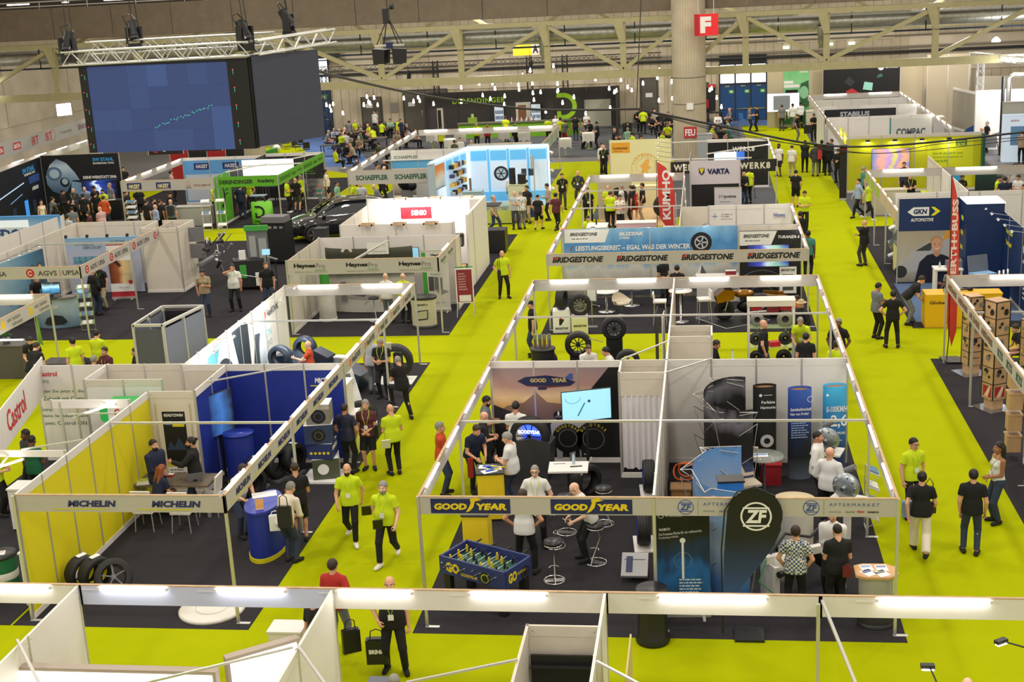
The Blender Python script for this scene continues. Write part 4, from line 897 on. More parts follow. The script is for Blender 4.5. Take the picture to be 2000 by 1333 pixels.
G().lT([(1.02,0),(1.02,.1),(1,.1)],28,sx=.30,sy=.24).out('base',BK,t);G().lT([(1,.1),(1,.98)],28,sx=.29,sy=.23).out('body',gr('swirl',[(0,'30302e'),(.35,'3a3a38'),(.42,'b8b8ae'),(.5,'54544e'),(.6,'9a9a92'),(1,'a8a8a0')],2,.3,2),t);G().ext([(-.36,-.2),(-.2,-.28),(.2,-.28),(.36,-.14),(.36,.14),(.2,.28),(-.2,.28),(-.36,.2)],TR((0,0,.98)),.04).out('top',hX('c89a66'),t)
for i,(dx,dy,rz) in En(((-.14,-.1,.6),(.08,-.12,.5),(.1,.1,.1),(-.15,.1,.2))):lfl('printed flyer on the oval counter with wood top',(2.78+dx,21.75+dy,1.02),rz,.2,.24,(hX('5a6a98'),GP,hX('7a8ab0'),hX('8aa0c8'))[i],'flyers on the wood topped counter')
t,f=rup('dark blue roll up banner with smoke and a white strut',(-.5,21.9,0),.05,.95,2.08,gr('smoke',[(0,'0c2c50'),(.35,'1a66b0'),(.5,'123a68'),(.75,'1a2018'),(1,'0c0e10')],2,.75,3.2))
f.rG(.1,1.95,.05,.01,P);f.tx('AFTERMARKET',.18,1.93,.3,.045,P,.0);f.tx('WABCO',.06,1.66,.2,.05,P,.03,rot=.1);f.tx('Die Premium-Marke für ein umfassendes',.06,1.57,.75,.05,P,0,rot=.1);f.tx('Produktportfolio',.06,1.5,.34,.05,P,0,rot=.1)
f.line([(.47,1.45),(.47,.75)],.04,P);f.dC(.47,1.48,.05,P);f.rG(.47,1.1,.16,.012,hX('5a7a9a'));f.pA(.4,.72,.48,7,hX('c8d8e8'),.06,seed=9)
bxt('display_pillar','glossy blue pillar behind the roll up banner','pillar',(.35,23.3,0),(.45,.3,2.1),gr('blue_pillar',[(0,'0c2040'),(.6,'1c5aa0'),(1,'2a7ad0')]),.1,top=BK)
G().lT([(0,0),(.28,0),(.30,.05),(.26,.12),(.25,.7),(.29,.95),(.27,1.0),(0,.98)],24).out('waste_bin',BK,loc=(-1.02,21.0,0),lb_='tall black round bin in front of the gearbox stand',cat='bin')
t,f=ffl('black and blue drop shaped flag with white round emblem',(.62,21.25,0),.0,[(-.42,.5),(-.1,.95),(.2,1.35),(.42,1.7),(.53,1.98)]+[(.1+.46*cos(a),2.24+.48*sin(a)) for a in(RAD(-22+k*15) for k in Rg(14))]+[(-.42,1.5)],gr('flag_fade',[(0,'2c5496'),(.35,'22365e'),(.6,'15171c'),(1,'0d0d0f')],2,.12,2),[(-.45,.05),(-.46,1.6),(-.40,2.32),(-.2,2.65),(.1,2.75),(.44,2.58)])
f.rG(.12,2.22,.26,.03,P,.004,k=30);f.tx('ZF',-.06,2.1,.36,.24,P,.04,.15);f.line([(-.1,2.37),(.34,2.37)],.03,P);f.line([(-.1,2.05),(.34,2.05)],.03,P)
bxt('cardboard_box','brown cardboard box behind the divider of the gearbox stand','box',(-.62,26.3,0),(.4,.35,.75),hX('9a7446'),kk=0);bxt('cool_box','white box with red lid on the floor by the divider','box',(-.68,25.0,0),(.3,.3,.35),hX('c8c4bc'),top=hX('a8262a'),kk=0);t=th('cable_coil','orange cable coil on the brown box','cable',(-.55,26.5,.78));G().pH([(.22*cos(a),.05*sin(3*a),.2+.2*sin(a)) for a in(2*PI*i/20 for i in Rg(20))],.02,6,closed=1).pH([(.17*cos(a)+.05,.08,.22+.16*sin(a)) for a in(2*PI*i/20 for i in Rg(20))],.02,6,closed=1).out('coil',hX('c85a22'),t)
G().ell((0,0,.2),(.24,.18,.2),14).out('red_bag',hX('b02020'),loc=(-.5,25.7,0),lb_='red bag on the floor behind the pop up frame',cat='bag');ovc('short brown inside folded display drum behind the light blue pop up wall',(.3,26.0,0),.28,.24,1.5,hX('5c6270'),hX('8a6238'),BK)
for i,(px,py,R,zb) in En(((1129,672,.38,.48),(1199,640,.36,.75),(1226,705,.34,.15),(1066,705,.34,.12),)):
 c=at(px,py,zb+R);t=th('wheel_display','black wheel with thin spokes on a black pedestal, %s'%('second from the aisle','tallest','next to the seated men','nearest the aisle')[i],'display',(c.x,c.y,0),.1,'wheels on black pedestals')
 G().box(-R*.65,R*.65,-.16,.2,0,zb+.12).out('pedestal',BK,t);w_=th('w',None,None);wheel_geo(w_,R,.24,mt('rim_black',(.03,.03,.034),.3,.7) if i<2 else hX('6c6c70',.3),10 if i<2 else 5,thick=.03 if i<2 else.07)
 for ch in list(w_.children):ch.parent=t;ch.location=(0,-.05,zb)
 bpy.data.objects.remove(w_)
t=ovc('black oval podium with chrome shock absorbers on top',(-4.65,36.2,0),.34,.3,.95,BK,BK,BK)
for i in Rg(4):s=th('shock_absorber','metal shock absorber part standing on the black oval podium','exhibit',(-4.85+i*.13,36.2+.05*(i%2),.95),.2*i,'metal parts on the black podium');G().box(-.05,.05,-.02,.02,0,.38).out('plate',mt('cast_metal'),s);G().cyl((0,-.03,0),(0,-.03,.25),.02,n=8).out('rod',hX('b8742c',.3,metal=.8),s)
for i in Rg(2):t=th('roll_up_banner','narrow banner seen edge on beside the cream cabin, %s'%('black','white')[i],'banner',(-1.45+i*.2,36.6-i*.5,0),H90-.05);G().box(-.4,.4,-.01,.01,.05,1.9).out('sheet',(hX('2a2a2e'),PA)[i],t);G().box(-.42,.42,-.06,.06,0,.06).out('foot',ALU,t)
t=part('divider with red stripes on its far end between the two rear stands',CXM,29.7,H90,8.2,n=8,m=CR,pli=0);f=Fr(t,(0,-.026,0));[f.rc(6.9+k*.28,.1,7.0+k*.28,2.2,hX('c86a58'),.003) for k in Rg(5)]
part('cream cabin in the middle of the brake disc stand, front',CXM,31.6,0,1.03,n=1,m=CR,rm=CR);part('cream cabin rear behind the seated phone user',CXM,32.6,0,1.03,n=1,m=CR,rm=CR);part('cream cabin right side',.06,31.6,H90,1.0,n=1,m=CR)
rtb('small round white table with a bottle beside the cream cabin',(.55,34.4,0),.32,1.0);btl('clear bottle on the small round table beside the cream cabin',(.6,34.55,1.0),.3);rtb('lower round table in front of the brake disc stand cabin',(.35,33.2,0),.3,.75,hX('d8c8a8'))
t=th('brake_disc_cabinet','white framed open cabinet displaying brake discs','cabinet',(1.72,37.2,0))
for x in(-.62,.62):
 for y in(-.22,.22):G().box(x-.03,x+.03,y-.03,y+.03,0,1.95).out('post',WH,t)
G().box(-.66,.66,-.27,.27,1.85,2.02).out('top',hX('d8d0bc'),t)
for z in(.1,.62,1.2):G().box(-.62,.62,-.2,.22,z,z+.015).out('shelf',mt('shelf_glass',S('c0d8a0'),.1,alpha=.4),t)
for i,(x,z,r,m) in En(((-.38,1.42,.2,'a8a8a6'),(.40,1.42,.24,'a8a894'),(-.42,.86,.19,'4a4e4e'),(.40,.86,.19,'4a4e4e'),(-.40,.32,.2,'2e3032'),(.36,.32,.22,'2e3032'))):
 d=th('brake_disc','brake disc %s of the white framed cabinet'%('pale, upper left','pale thick ring, upper right','dark, middle left','dark, middle right','black, lower left','black, lower right')[i],'brake disc',(1.72+x,37.2-.02,z-r+.0+.0));G().lT([(r*.4,-.02),(r,-.02),(r,.02),(r*.4,.02)],28,(0,0,r),'y').out('friction_ring',hX(m,.35,metal=.5),d);G().lT([(.1*r,-.05),(r*.42,-.05),(r*.42,.0)],20,(0,0,r),'y').out('hat',BK,d);G().cyl((0,0,-.12+.02),(0,0,r*.3),.012,n=6).out('stand',ST,d)
for i,(x,z,m) in En(((-.4,1.70,'c82a30'),(.4,1.70,'c82a30'),(.05,1.62,'8a2430'),(.1,.64,'c8242a'))):ctn('red product carton %s of the white framed cabinet'%('top left','top right','in the centre','on the lower shelf')[i],(1.72+x,37.2,z if i<3 else.635),(.3,.2,.14),hX(m),.1*i,hX('d83a40'))
sqt('low white table beside the seated man in black',(2.45,34.0,0),.5,.5,.75)
P=PA
t,f=fas('cream front fascia with four black slanted tyre maker names',C0-.02,41.55,0,8.1,z0=2.12)
for k in Rg(4):f.tx('BRIDGESTONE',.18+k*2.03,.10,1.62,.19,BK,.045,.22);f.poly([(.2+k*2.03,.21),(.36+k*2.03,.33),(.30+k*2.03,.2)],hX('d02a2a'),.008)
sbm('left side beam with tubes of the winter tyre stand',C0,41.6,57.8,1,'tube lamp along the left beam above the winter tyre stand','tubes on the left beam of the middle block',8)
sbm('right side beam with tubes of the winter tyre stand',CX1,41.6,49.6,-1,'tube lamp along the right beam of the winter tyre stand','tubes on the right beam of the middle block',4)
for lab,x,y in(('front left post of the winter tyre stand',C0,41.55),('front right post of the winter tyre stand',CX1,41.55),('left post by the red feather flag',C0,45.9),('right post by the radiator maker wall',CX1,49.6),('left rear post of the red dress stand',C0,57.8),('left post midway on the red dress stand',C0,53.9)):pst(lab,x,y)
t=part('wide blue sky print wall of the winter tyre stand',-4.98,45.75,0,6.0,h=2.5,n=2,m=gr('winter_sky',[(0,'6a645c'),(.2,'a8a49c'),(.42,'c4c4bc'),(.55,'6a9cc4'),(.75,'4a8cc8'),(1,'86bce4')],2,.45,2.2,stretch=(3,1,1)),rail=0,pli=0)
f=pf(t)
f.poly([(.05,2.0),(1.45,2.0),(1.62,2.46),(.05,2.46)],P,.004);f.tx('BRIDGESTONE',.25,2.24,.95,.12,BK,.04,.2);f.pA(.3,2.12,.8,1,GP,.08)
f.tx('BLIZZAK',1.95,2.22,.85,.12,P,.05,.2);f.tx('LM005',1.95,2.1,.35,.08,P,.03)
f.tx('LEISTUNGSBEREIT – EGAL WAS DER WINTER BRINGT',.42,1.72,4.7,.17,P,.03,.1);f.tx('PRÊT À PERFORMER – QUOI QUE L\'HIVER VOUS RÉSERVE',.42,1.48,5.0,.17,P,.03,.1);f.poly([(.22,1.72),(.26,1.72),(.34,1.9),(.3,1.9)],hX('c8302c'),.006)
f.poly([(3.6,.2),(4.2,.55),(4.6,.9),(4.75,1.15),(4.95,.75),(5.3,.45),(5.9,.2)],hX('56565c'),.005);f.poly([(4.4,.7),(4.6,.9),(4.75,1.15),(4.7,.8)],P,.006);f.poly([(.1,.1),(1.2,.35),(2.5,.25),(3.5,.4),(3.6,.1)],hX('3c4450'),.005)
f.dC(4.75,1.92,.36,BK,.008,k=30);f.rG(4.75,1.92,.23,.04,hX('b8bcc4'),.010);[f.line([(4.75,1.92),(4.75+.22*cos(a),1.92+.22*sin(a))],.05,hX('b8bcc4'),.011) for a in(2*PI*k/5 for k in Rg(5))]
for i in Rg(3):spa('small lamp over the blue winter print wall',-3.9+i*1.9,45.73,2.5,0,.3,'lamps over the winter print wall')
t=part('right wall of the winter tyre stand with black car print and screen',1.02,44.75,0,2.05,n=1,m=hX('17181b'),rail=0,pli=0)
f=pf(t);f.poly([(.0,1.98),(1.05,1.98),(1.25,2.46),(.0,2.46)],P,.004);f.tx('BRIDGESTONE',.15,2.24,.85,.12,BK,.04,.2);f.pA(.2,2.12,.7,1,GP,.08);f.tx('TURANZA 6',1.28,2.2,.7,.1,P,.03,.2)
[f.rG(.75,.1,.5+k*.18,.025,hX('6a6a70'),.005,a0=20,a1=160) for k in Rg(4)];f.tx('PURE',1.1,.7,.5,.12,hX('a8a8ac'),.02,.2,rot=.25)
tv('wide screen showing a blue car on the black print wall',(1.98,44.72,1.62),0,1.35,.72,gr('car_screen',[(0,'14184a'),(.35,'3a48a8'),(.5,'a8b8c8'),(.7,'8ab8a0'),(1,'2a3a90')],0,.5,2.5,em=.8))
part('cream backing wall behind the black car print',1.02,45.6,0,2.05,n=2,m=CR,rm=CR)
t,f=tv('white display stand with tyre cutaway picture',(2.6,44.2,.9),0,.55,.9,PA,stand=.9,name='info_stand',cat='stand');f.tx('BRIDGESTONE',.05,.75,.45,.08,BK,.03,.2);f.rc(.1,.1,.45,.65,hX('4a4a4c'),.004)
for i,(px,py,d,R,lb) in En(((1098,645,(.55,.5,.72),.34,'side'),(1133,648,(.52,.5,.55),.36,'face'))):
 p=at(px,py+2);t,f,f2=ctn('white printed plinth with black tyre maker mark, %s'%('at the aisle corner','beside the price stand')[i],(p.x,p.y,0),d,(PA,hX('d8d8a8'))[i],.08);f.tx('BRIDGESTONE',.07,.12 if i==0 else.25,.4,.07,BK,.03,.2)
 if i==0:f.poly([(.2,.26),(.26,.26),(.36,.42),(.34,.46),(.2,.46)],BK,.006);f.poly([(.2,.46),(.26,.52),(.3,.46)],hX('c83030'),.006)
 whl('tyre standing on the white plinth at the aisle corner' if i==0 else 'wheel with gold centre on the plinth beside the price stand',(p.x+.02,p.y+.05,d[2]),(1.4,.1)[i],R,.24,(None,hX('7a7a60',.3))[i],10)
t=th('price_stand','framed white notice on a thin pole beside the plinths','stand',(-3.72,41.9,0));G().box(-.16,.16,-.12,.12,0,.02).out('foot',ST,t);G().cyl((0,0,0),(0,0,.95),.015,n=8).out('pole',ST,t);G().box(-.17,.17,-.03,-.01,.85,1.3).out('frame',GP,t);Fr(t,(-.17,-.03,.85)).rc(.03,.03,.31,.42,P)
rtb('low round white table beside the cream tub chair',(-3.4,43.9,0),.42,.72,base=.3);rtb('round white table behind the cream tub chair',(-2.6,44.7,0),.4,.72,base=.3)
for i,(x,y,r) in En(((-2.85,43.2,.6),(-3.95,44.6,2.2))):tub_chair('cream tub chair on a chrome star foot %s'%('in front of the rear white table','half hidden behind the wheel with gold centre')[i],(x,y,0),r,'cream tub chairs on the winter tyre stand')
rtb('high round white bar table with papers beside the bar stools',(-.9,42.4,0),.38,1.05,base=.26);lfl('papers spread on the high white bar table',(-.9,42.4,1.05),.4,.35,.25)
for i,(x,y,r) in En(((-1.55,42.1,H90),(-.15,42.3,-H90+.2))):chr_('white bar chair with thin wire legs %s the high round table'%('to the aisle side of','on the motorcycle side of')[i],(x,y,0),r,WH,ALU,'white bar chairs on the winter tyre stand',h=.78,back=.2,w=.42)
ctn('small red box lying before the winter print wall',(.75,45.2,.9),(.35,.2,.14),hX('8a2a30'));bxt('sideboard','low white sideboard in front of the winter print wall','sideboard',(.4,45.2,0),(1.6,.4,.9),WH,kk=0)
t=th('motorcycle','gold and black touring motorcycle on a black mat','motorcycle',(1.3,42.7,0),RAD(188))
GOLD=mt('gold_paint',S('9a6410'),.18,.6,coat=.6)
for x,R in((-.82,.34),(.82,.33)):
 G().lT([(R*.62,-.08),(R*.95,-.09),(R,0),(R*.95,.09),(R*.62,.08)],26,(x,0,R),'y').out('tyre',RU,t);G().lT([(R*.62,-.04),(R*.5,-.03),(.04,-.05),(.04,.05),(R*.5,.03),(R*.62,.04)],20,(x,0,R),'y').out('rim',hX('141416',.3),t)
G().ell((0,0,.42),(.42,.2,.24),14).out('engine',hX('1c1c1e',.3,metal=.6),t)
G().ell((.18,0,.84),(.34,.17,.14),16).out('fuel_tank',GOLD,t);G().ell((-.3,0,.76),(.34,.15,.07),14).out('saddle',BK,t)
G().ext([(1.08,.62),(1.12,.86),(.86,1.06),(.5,1.0),(.55,.72)],TR((0,.3,0))@RX4,.6).out('fairing',GOLD,t);G().ext([(.86,1.06),(.66,1.3),(.6,1.02)],TR((0,.2,0))@RX4,.4).out('windscreen',BK,t);G().box(1.09,1.12,-.18,.18,.7,.8).out('headlamp',hX('2a2622',.2),t)
for s in(-1,1):G().ext([(-1.1,.5),(-.45,.55),(-.5,.84),(-1.15,.78)],TR((0,s*.28+.06,0))@RX4,.12).out('pannier',GOLD,t);G().cyl((.8,s*.1,.33),(.62,s*.1,.95),.028).out('fork',ST,t);G().cyl((-.9,s*.2,.28),(.1,s*.2,.25),.045).out('exhaust',ST,t)
G().pH([(.45,-.38,1.1),(.58,-.2,1.04),(.58,.2,1.04),(.45,.38,1.1)],.016).out('handlebar',BK,t);G().ext([(-1.2,.62),(-.5,.66),(-.55,.74),(-1.22,.7)],TR((0,.12,0))@RX4,.24).out('rear_fender',GOLD,t)
t=th('floor_mat','black square mat with white border line under the motorcycle','mat',(.75,42.6,.009),RAD(35));G().box(-.9,.9,-.9,.9,0,.008).out('mat',BK,t);f=Fr(t,(0,0,.008));f.M=TR((0,0,.008));f.line([(-.85,-.85),(.85,-.85),(.85,.85),(-.85,.85),(-.85,-.85)],.02,P,.002)
t=part('white and blue wall with the radiator maker name, printed towards the aisle',.03,49.62,0,3.03,n=3,m=WH)
f=pf(t);f.rc(.03,.14,3.0,1.75,hX('1e3c82'),.003);f.tx('Nissens',2.35,2.02,.42,.15,hX('2a5a9a'),.02,.2);f.line([(2.35,1.98),(2.78,1.98)],.012,hX('b83a3a'));f.tx('Innovation',2.2,1.55,.6,.11,P,.03);f.line([(.12,2.1),(.34,2.1)],.02,hX('3a6aaa'));f.line([(.23,1.99),(.23,2.21)],.02,hX('3a6aaa'));f.tx('AUTOMOTIVE',.45,2.14,.42,.045,GP,.01);f.tx('SYSTEMS',.45,2.06,.3,.045,GP,.01);f.pA(.45,1.98,.6,1,GP,.04);f.tx('Die innovative Kühlung',1.2,1.52,.75,.05,hX('5a8ac8'),.0)
part('cream cabin front between the red dress stand and the blue wall',CXM,45.9,0,.98,n=1,m=CR,rail=0,h=2.45);part('cream cabin rear between the red dress stand and the blue wall',CXM,49.6,0,1.0,n=1,m=CR,rail=0)
part('divider along the red dress stand seen edge on',CXM,45.9,H90,11.8,n=6,m=CR,pli=0,rail=0,h=2.45)
spa('little lamp on the cream cabin corner',-.05,45.85,2.5,0,.3)
t,f=fas('white rear beam of the red dress stand',C0,57.85,0,4.05);tbs('bright tube on the rear beam of the red dress stand','tubes on the rear beam of the red dress stand',[(x,57.8) for x in(-3.95,-2.05)],0,1.25,2.48)
for i,y in En((53.95,50.0)):bar('aluminium bar crossing the red dress stand, %s'%('far one','near one')[i],(C0,y,2.46),(CXM,y,2.46))
t=th('ladder','white ladder frame standing beside the red dress stand','ladder',(-.95,50.3,0));[G().box(x-.02,x+.02,y-.02,y+.02,0,2.4).out('upright',ALU,t) for x,y in((-.3,0),(0,0),(-.3,3),(0,3))]
for z in(.4,.9,1.4,1.9,2.3):G().box(-.3,0,-.015,.015,z,z+.03).out('rung',ALU,t)
REDF=mt('flag_red',S('d03a30'),.6)
t,f=ffl('tall red feather flag with white letters beside the black banner',(-1.75,56.2,0),.0,[(-.32,3.25),(.05,3.0),(.32,2.5),(.40,1.8),(.40,.55),(.1,.35),(-.25,.9),(-.30,2)],REDF,[(-.36,.05),(-.34,3.3)])
f.tx('KUMHO',.22,.8,2.1,.34,P,.04,rot=H90)
t,f=ffl('small red feather flag curving over the left beam',(-4.75,46.6,0),-.1,[(-.36,2.45),(.0,2.2),(.35,1.6),(.45,.9),(-.2,.9),(-.32,1.7)],REDF,[(-.4,.05),(-.38,2.5)]);f.tx('O',-.12,1.15,.3,.36,P,.04)
t=bxt('counter','white and red counter at the aisle corner of the red dress stand','counter',(-4.45,54.0,0),(.8,1.0,1.05),WH,kk=0);G().box(-.4,.4,-.51,-.5,0,.45).out('red_front',hX('b82434'),t)
bxt('counter','pale pink counter between the two women in red dresses','counter',(-2.9,54.6,0),(1.6,.6,1.05),hX('d8b4b8'),top=WH);btl('dark bottle on the white and red counter',(-4.5,54.1,1.05),.3,hX('401820'))
t,f=tv('grey framed board in front of the two women in red dresses',(-2.35,48.9,.75),.05,1.35,.7,hX('6c707c'),name='notice_board',cat='board',stand=.75);G().box(-.7,.7,-.01,.0,.35,.38).out('frame',ALU,t)
bxt('cabinet','grey topped white cabinet under the red feather flag','cabinet',(-1.45,52.5,0),(.55,.4,1.2),hX('b8b0b0'),kk=0);chr_('black office chair behind the red dress counter',(-3.9,53.2,0),2.8,BK,BK);chr_('second black chair with low back on the red dress stand',(-4.0,51.5,0),2.6,hX('2c2e34'),BK)
t=th('orange_horse_floor','beige wood floor board of the horse logo stand','floor board',(-2.9,58.9,.009));G().box(-2.0,1.2,0,7,0,.01).out('board',hX('c8a878'),t)
t=part('cream yellow wall with ring of letters and rearing horse',-4.7,65.9,0,3.0,h=3.0,n=1,m=mt('print_ivory',S('e0dea8'),.5),rail=0,pli=0)
OR=hX('e0a028');f=pf(t);f.rc(.08,2.35,.98,2.85,OR,.004,'sign_plate');f.tx('Continental',.14,2.52,.72,.14,BK,.02,n=.008);f.pA(.2,2.42,.6,1,BK,.05,n=.008)
f.rG(1.72,1.62,.68,.015,OR,.004,k=30,a0=-20,a1=200);f.rG(1.72,1.62,.46,.012,OR,.004,k=30,a0=-20,a1=200);arc_text(f,'CONTINENTAL',1.72,1.62,.53,RAD(168),RAD(12),.12,OR,.005,.01)
f.poly([(x,y+.64) for x,y in((1.5,.62),(1.56,.9),(1.45,1.06),(1.58,1.14),(1.72,1.34),(1.88,1.38),(1.92,1.24),(1.85,1.05),(1.98,.98),(1.92,.88),(1.8,.9),(1.86,.6),(1.78,.6),(1.7,.85),(1.6,.62))],hX('e8b050'),.006,'horse_emblem')
for i in Rg(6):spa('thin arm lamp at the right edge of the ivory wall',-1.7,65.6-i*.35,3.0-i*.18,-H90+3.14*0,.6,'arm lamps of the ivory wall')
bxt('counter','cream counter in front of the horse ring wall','counter',(-3.0,64.2,0),(1.6,.5,1.0),hX('d8d4a8'),kk=0);t=bxt('tyre_cabinet','beige box with a black tyre in its round opening','cabinet',(-4.2,61.2,0),(1.5,.7,1.9),hX('b5ab98'),kk=0);f=Fr(t,(-.75,-.355,0));f.dC(.95,1.05,.42,BK,.006,k=28)
whl('big black truck tyre standing upright on the beige floor',(-1.95,61.0,.02),.5,.52,.3,None)
t=part('white high sign wall with battery maker logo',-.72,57.6,0,2.1,h=3.05,n=1,m=mt('print_lilac',S('cdc6cc'),.5),rail=0,pli=0)
f=pf(t);f.rc(.05,.1,2.05,2.02,hX('131315'),.004);f.poly([(.36,2.72),(.62,2.72),(.60,2.50),(.49,2.40),(.38,2.50)],hX('2c3050'),.005);f.poly([(.38,2.7),(.6,2.7),(.49,2.45)],hX('e0c828'),.007);f.tx('VARTA',.72,2.44,.95,.24,hX('1c2450'),.06)
part('black left side of the battery stand',-.72,57.6,H90,3,h=3.0,n=1,m=BK,rail=0,pli=0,back=CR)
t,f=rup('white panel with dark lettering in the battery stand',(.85,56.6,0),-.1,1.15,2.0,gr('points',[(0,'b8bccc'),(.5,'a8acc4'),(.55,'d0ccd4'),(1,'d4ced4')]));f.tx('pro',.2,1.55,.22,.15,hX('6a6a70'),.0);f.tx('points',.43,1.55,.48,.15,BK,.03);f.pA(.25,1.4,.6,1,GP,.06);f.pA(.1,.85,.9,2,BK,.12)
for i in Rg(6):bxt('stepped_panel','narrow white stepped panel beside the battery stand','panel',(-.98+i*.03,57.4-i*.8+.0,0),(.05,.7,2.9-i*.38),WH,kk=0,gp_='stepped white panels beside the battery stand',lip=.0)
t,f=fas('black front fascia with bold white lettering',-1.65,61.2,0,4.75,z0=1.95,z1=2.5,m=BK,batten=0)
for u in(.15,3.1):f.tx('WERK8',u,.13,1.35,.3,hX('d8d0c0'),.04,space=1.25)
t=part('black back wall with white lettering',.02,68.7,0,3.05,n=3,m=hX('151516'));f=pf(t);f.tx('WERK8',1.25,1.85,1.1,.25,P,.04,space=1.2)
tv('large blue lit screen in front of the black stand wall',(1.1,67.8,1.55),0,1.5,.85,gr('white_blue_screen',[(0,'b8d0ea'),(.7,'d8e4f0'),(.75,'3a68b8'),(1,'2a58b0')],0,em=.9),stand=1.5)
sbm('right side beam with tubes of the black stand',CX1,61.2,68.7,-1,'tube lamp along the right beam of the black stand','tubes on the black stand beam',5,.9);pst('front right post of the black stand',CX1,61.2);pst('rear right post of the black stand',CX1,68.7)
for p,q in(((-1.8,66.5,2.7),(2.9,68.0,2.55)),((.0,63.5,2.5),(3.0,66.2,2.5)),((-1.8,62,2.5),(2.0,61.8,2.5))):bar('thin white tie bar over the black stand',p,q,.05,WH,'tie bars over the black stand')
bxt('electric_cabinet','grey metal cabinet at the column foot','cabinet',(-.1,74.5,0),(.8,.5,2.1),hX('9aa0a4'),kk=0);chr_('black bar chair in front of the black stand wall',(2.0,65.5,0),.4,BK,BK,h=.7);G().lT([(0,0),(.26,0),(.3,.75),(.27,.78),(0,.72)],20).out('waste_bin',hX('1a1b1d'),loc=(2.55,52.6,0),lb_='round black bin behind the radiator maker wall',cat='bin');tv('dark flat screen lying beside the round black bin',(1.95,52.0,.6),0,.8,.4,BK,stand=.6)
RX=6.5
NB=mt('print_navy',S('16305e'),.45)
t=part('tall blue print wall with white arrow logo and smiling portrait',RX,47.2,0,2.2,n=1,h=3.0,m=NB,rail=0,pli=0);f=pf(t)
f.rc(.02,.05,2.18,1.85,gr('workshop',[(0,'8a8478'),(.3,'b8b4ac'),(.7,'b0a898'),(1,'a89c84')],2,.2,2),.003);f.poly([(.02,.55),(.5,1.1),(1.0,1.45),(1.7,1.75),(2.18,1.8),(2.18,.5),(1.2,.5),(.4,.4)],hX('b0b2b6'),.005,'car_print');f.poly([(.6,1.15),(1.05,1.42),(1.25,1.45),(1.1,1.15)],hX('3c4240'),.006);f.dC(.12,.42,.22,hX('2a2a2c'),.006);f.poly([(1.5,1.5),(2.1,1.75),(2.15,1.85),(1.6,1.85)],hX('d89a30'),.006)
f.poly([(.6,.05),(.75,.75),(1.0,1.0),(1.25,1.05),(1.55,1.0),(1.85,.85),(1.95,.05)],hX('14182c'),.009,'portrait_print');f.dC(1.32,1.35,.19,hX('cf9c80'),.012,ry=.25);f.poly([(1.22,1.0),(1.22,1.2),(1.42,1.2),(1.42,1.0),(1.32,.92)],hX('c48e72'),.011);f.dC(1.30,1.5,.21,hX('b88a50'),.010,ry=.16);f.line([(1.25,1.24),(1.32,1.21),(1.40,1.25)],.03,P,.014);[f.dC(u,1.38,.018,hX('30241c'),.014,k=8) for u in(1.25,1.4)]
f.poly([(.3,2.52),(.5,2.68),(1.02,2.68),(1.02,2.38),(.5,2.38)],P,.005);f.tx('GKN',.5,2.44,.46,.18,NB,.05,.15,n=.008);f.poly([(1.08,2.68),(1.2,2.68),(1.4,2.53),(1.2,2.38),(1.08,2.38),(1.24,2.53)],hX('e8e020'),.005);f.tx('AUTOMOTIVE',.42,2.18,.75,.12,P,.03)
t=bxt('blue_tower','dark blue square tower with bright lit top beside the portrait wall','tower',(9.15,46.6,0),(1.2,1.3,3.0),NB,top=mt('lit_cap',(.8,.9,1),.5,em=1.1),kk=0);f=Fr(t,(-.605,.65,0),-H90);[f.rc(.35,2.3-k*.5,.75,2.45-k*.5,hX('d8d028'),.003) or f.pA(.3,2.2-k*.5,.6,2,hX('6a80a8'),.06) for k in Rg(5)]
t=part('long dark blue wall with yellow lettering running to the back',9.75,41.2,H90+PI,5.8,n=3,h=2.7,m=NB,rail=0)
t.location=(9.75,47.0,0);f=pf(t);f.tx('Sprinter',1.5,2.05,1.0,.2,hX('e0d828'),.03);f.tx('besser',1.6,1.7,.8,.2,hX('e0d828'),.03);f.tx('GKN',4.0,1.9,.9,.3,P,.05);f.tx('AUTOMOTIVE',4.0,1.6,.9,.12,P,.03);f.pA(4.2,.8,.9,3,P,.15)
for i in Rg(5):spa('arm lamp along the top of the long dark blue wall',9.72,42+i*1.0,2.72,-H90,.55,'arm lamps over the dark blue wall',ALU)
G().box(RX-.1,9.7,41.9,47.1,.008,.02).out('carpet',carpet_mat('slate_blue_carpet',(.10,.15,.26)),lb_='slate blue carpet inside the dark blue stand',cat='carpet')
t=bxt('counter','big yellow counter with black lettering on the cross aisle','counter',(7.33,41.6,0),(1.55,.75,1.05),mt('counter_yellow',S('e0b010'),.45),kk=0,lip=.0);Fr(t,(-.78,-.376,0)).tx('Global leader in',.12,.75,1.2,.1,BK,.02)
bxt('counter','second yellow counter partly behind the red feather flag','counter',(8.5,41.8,0),(.7,.6,1.0),mt('counter_yellow'),kk=0);t=th('counter','white open fronted counter in front of the portrait','counter',(7.75,44.6,0));[G().box(*b).out('side',WH,t) for b in((-.42,-.36,-.3,.3,0,1.08),(.36,.42,-.3,.3,0,1.08))];G().box(-.45,.45,-.32,.32,1.08,1.13).out('top',WH,t);G().box(-.36,.36,.2,.25,0,1.08).out('back_panel',hX('2a3a58'),t)
G().box(-.25,.25,-.15,.15,0,.22).out('sample_case',mt('smoked_glass'),loc=(7.95,44.65,1.13),lb_='clear sample case on the white open counter',cat='case');btl('clear bottle on the white open counter',(7.5,44.6,1.13),.22)
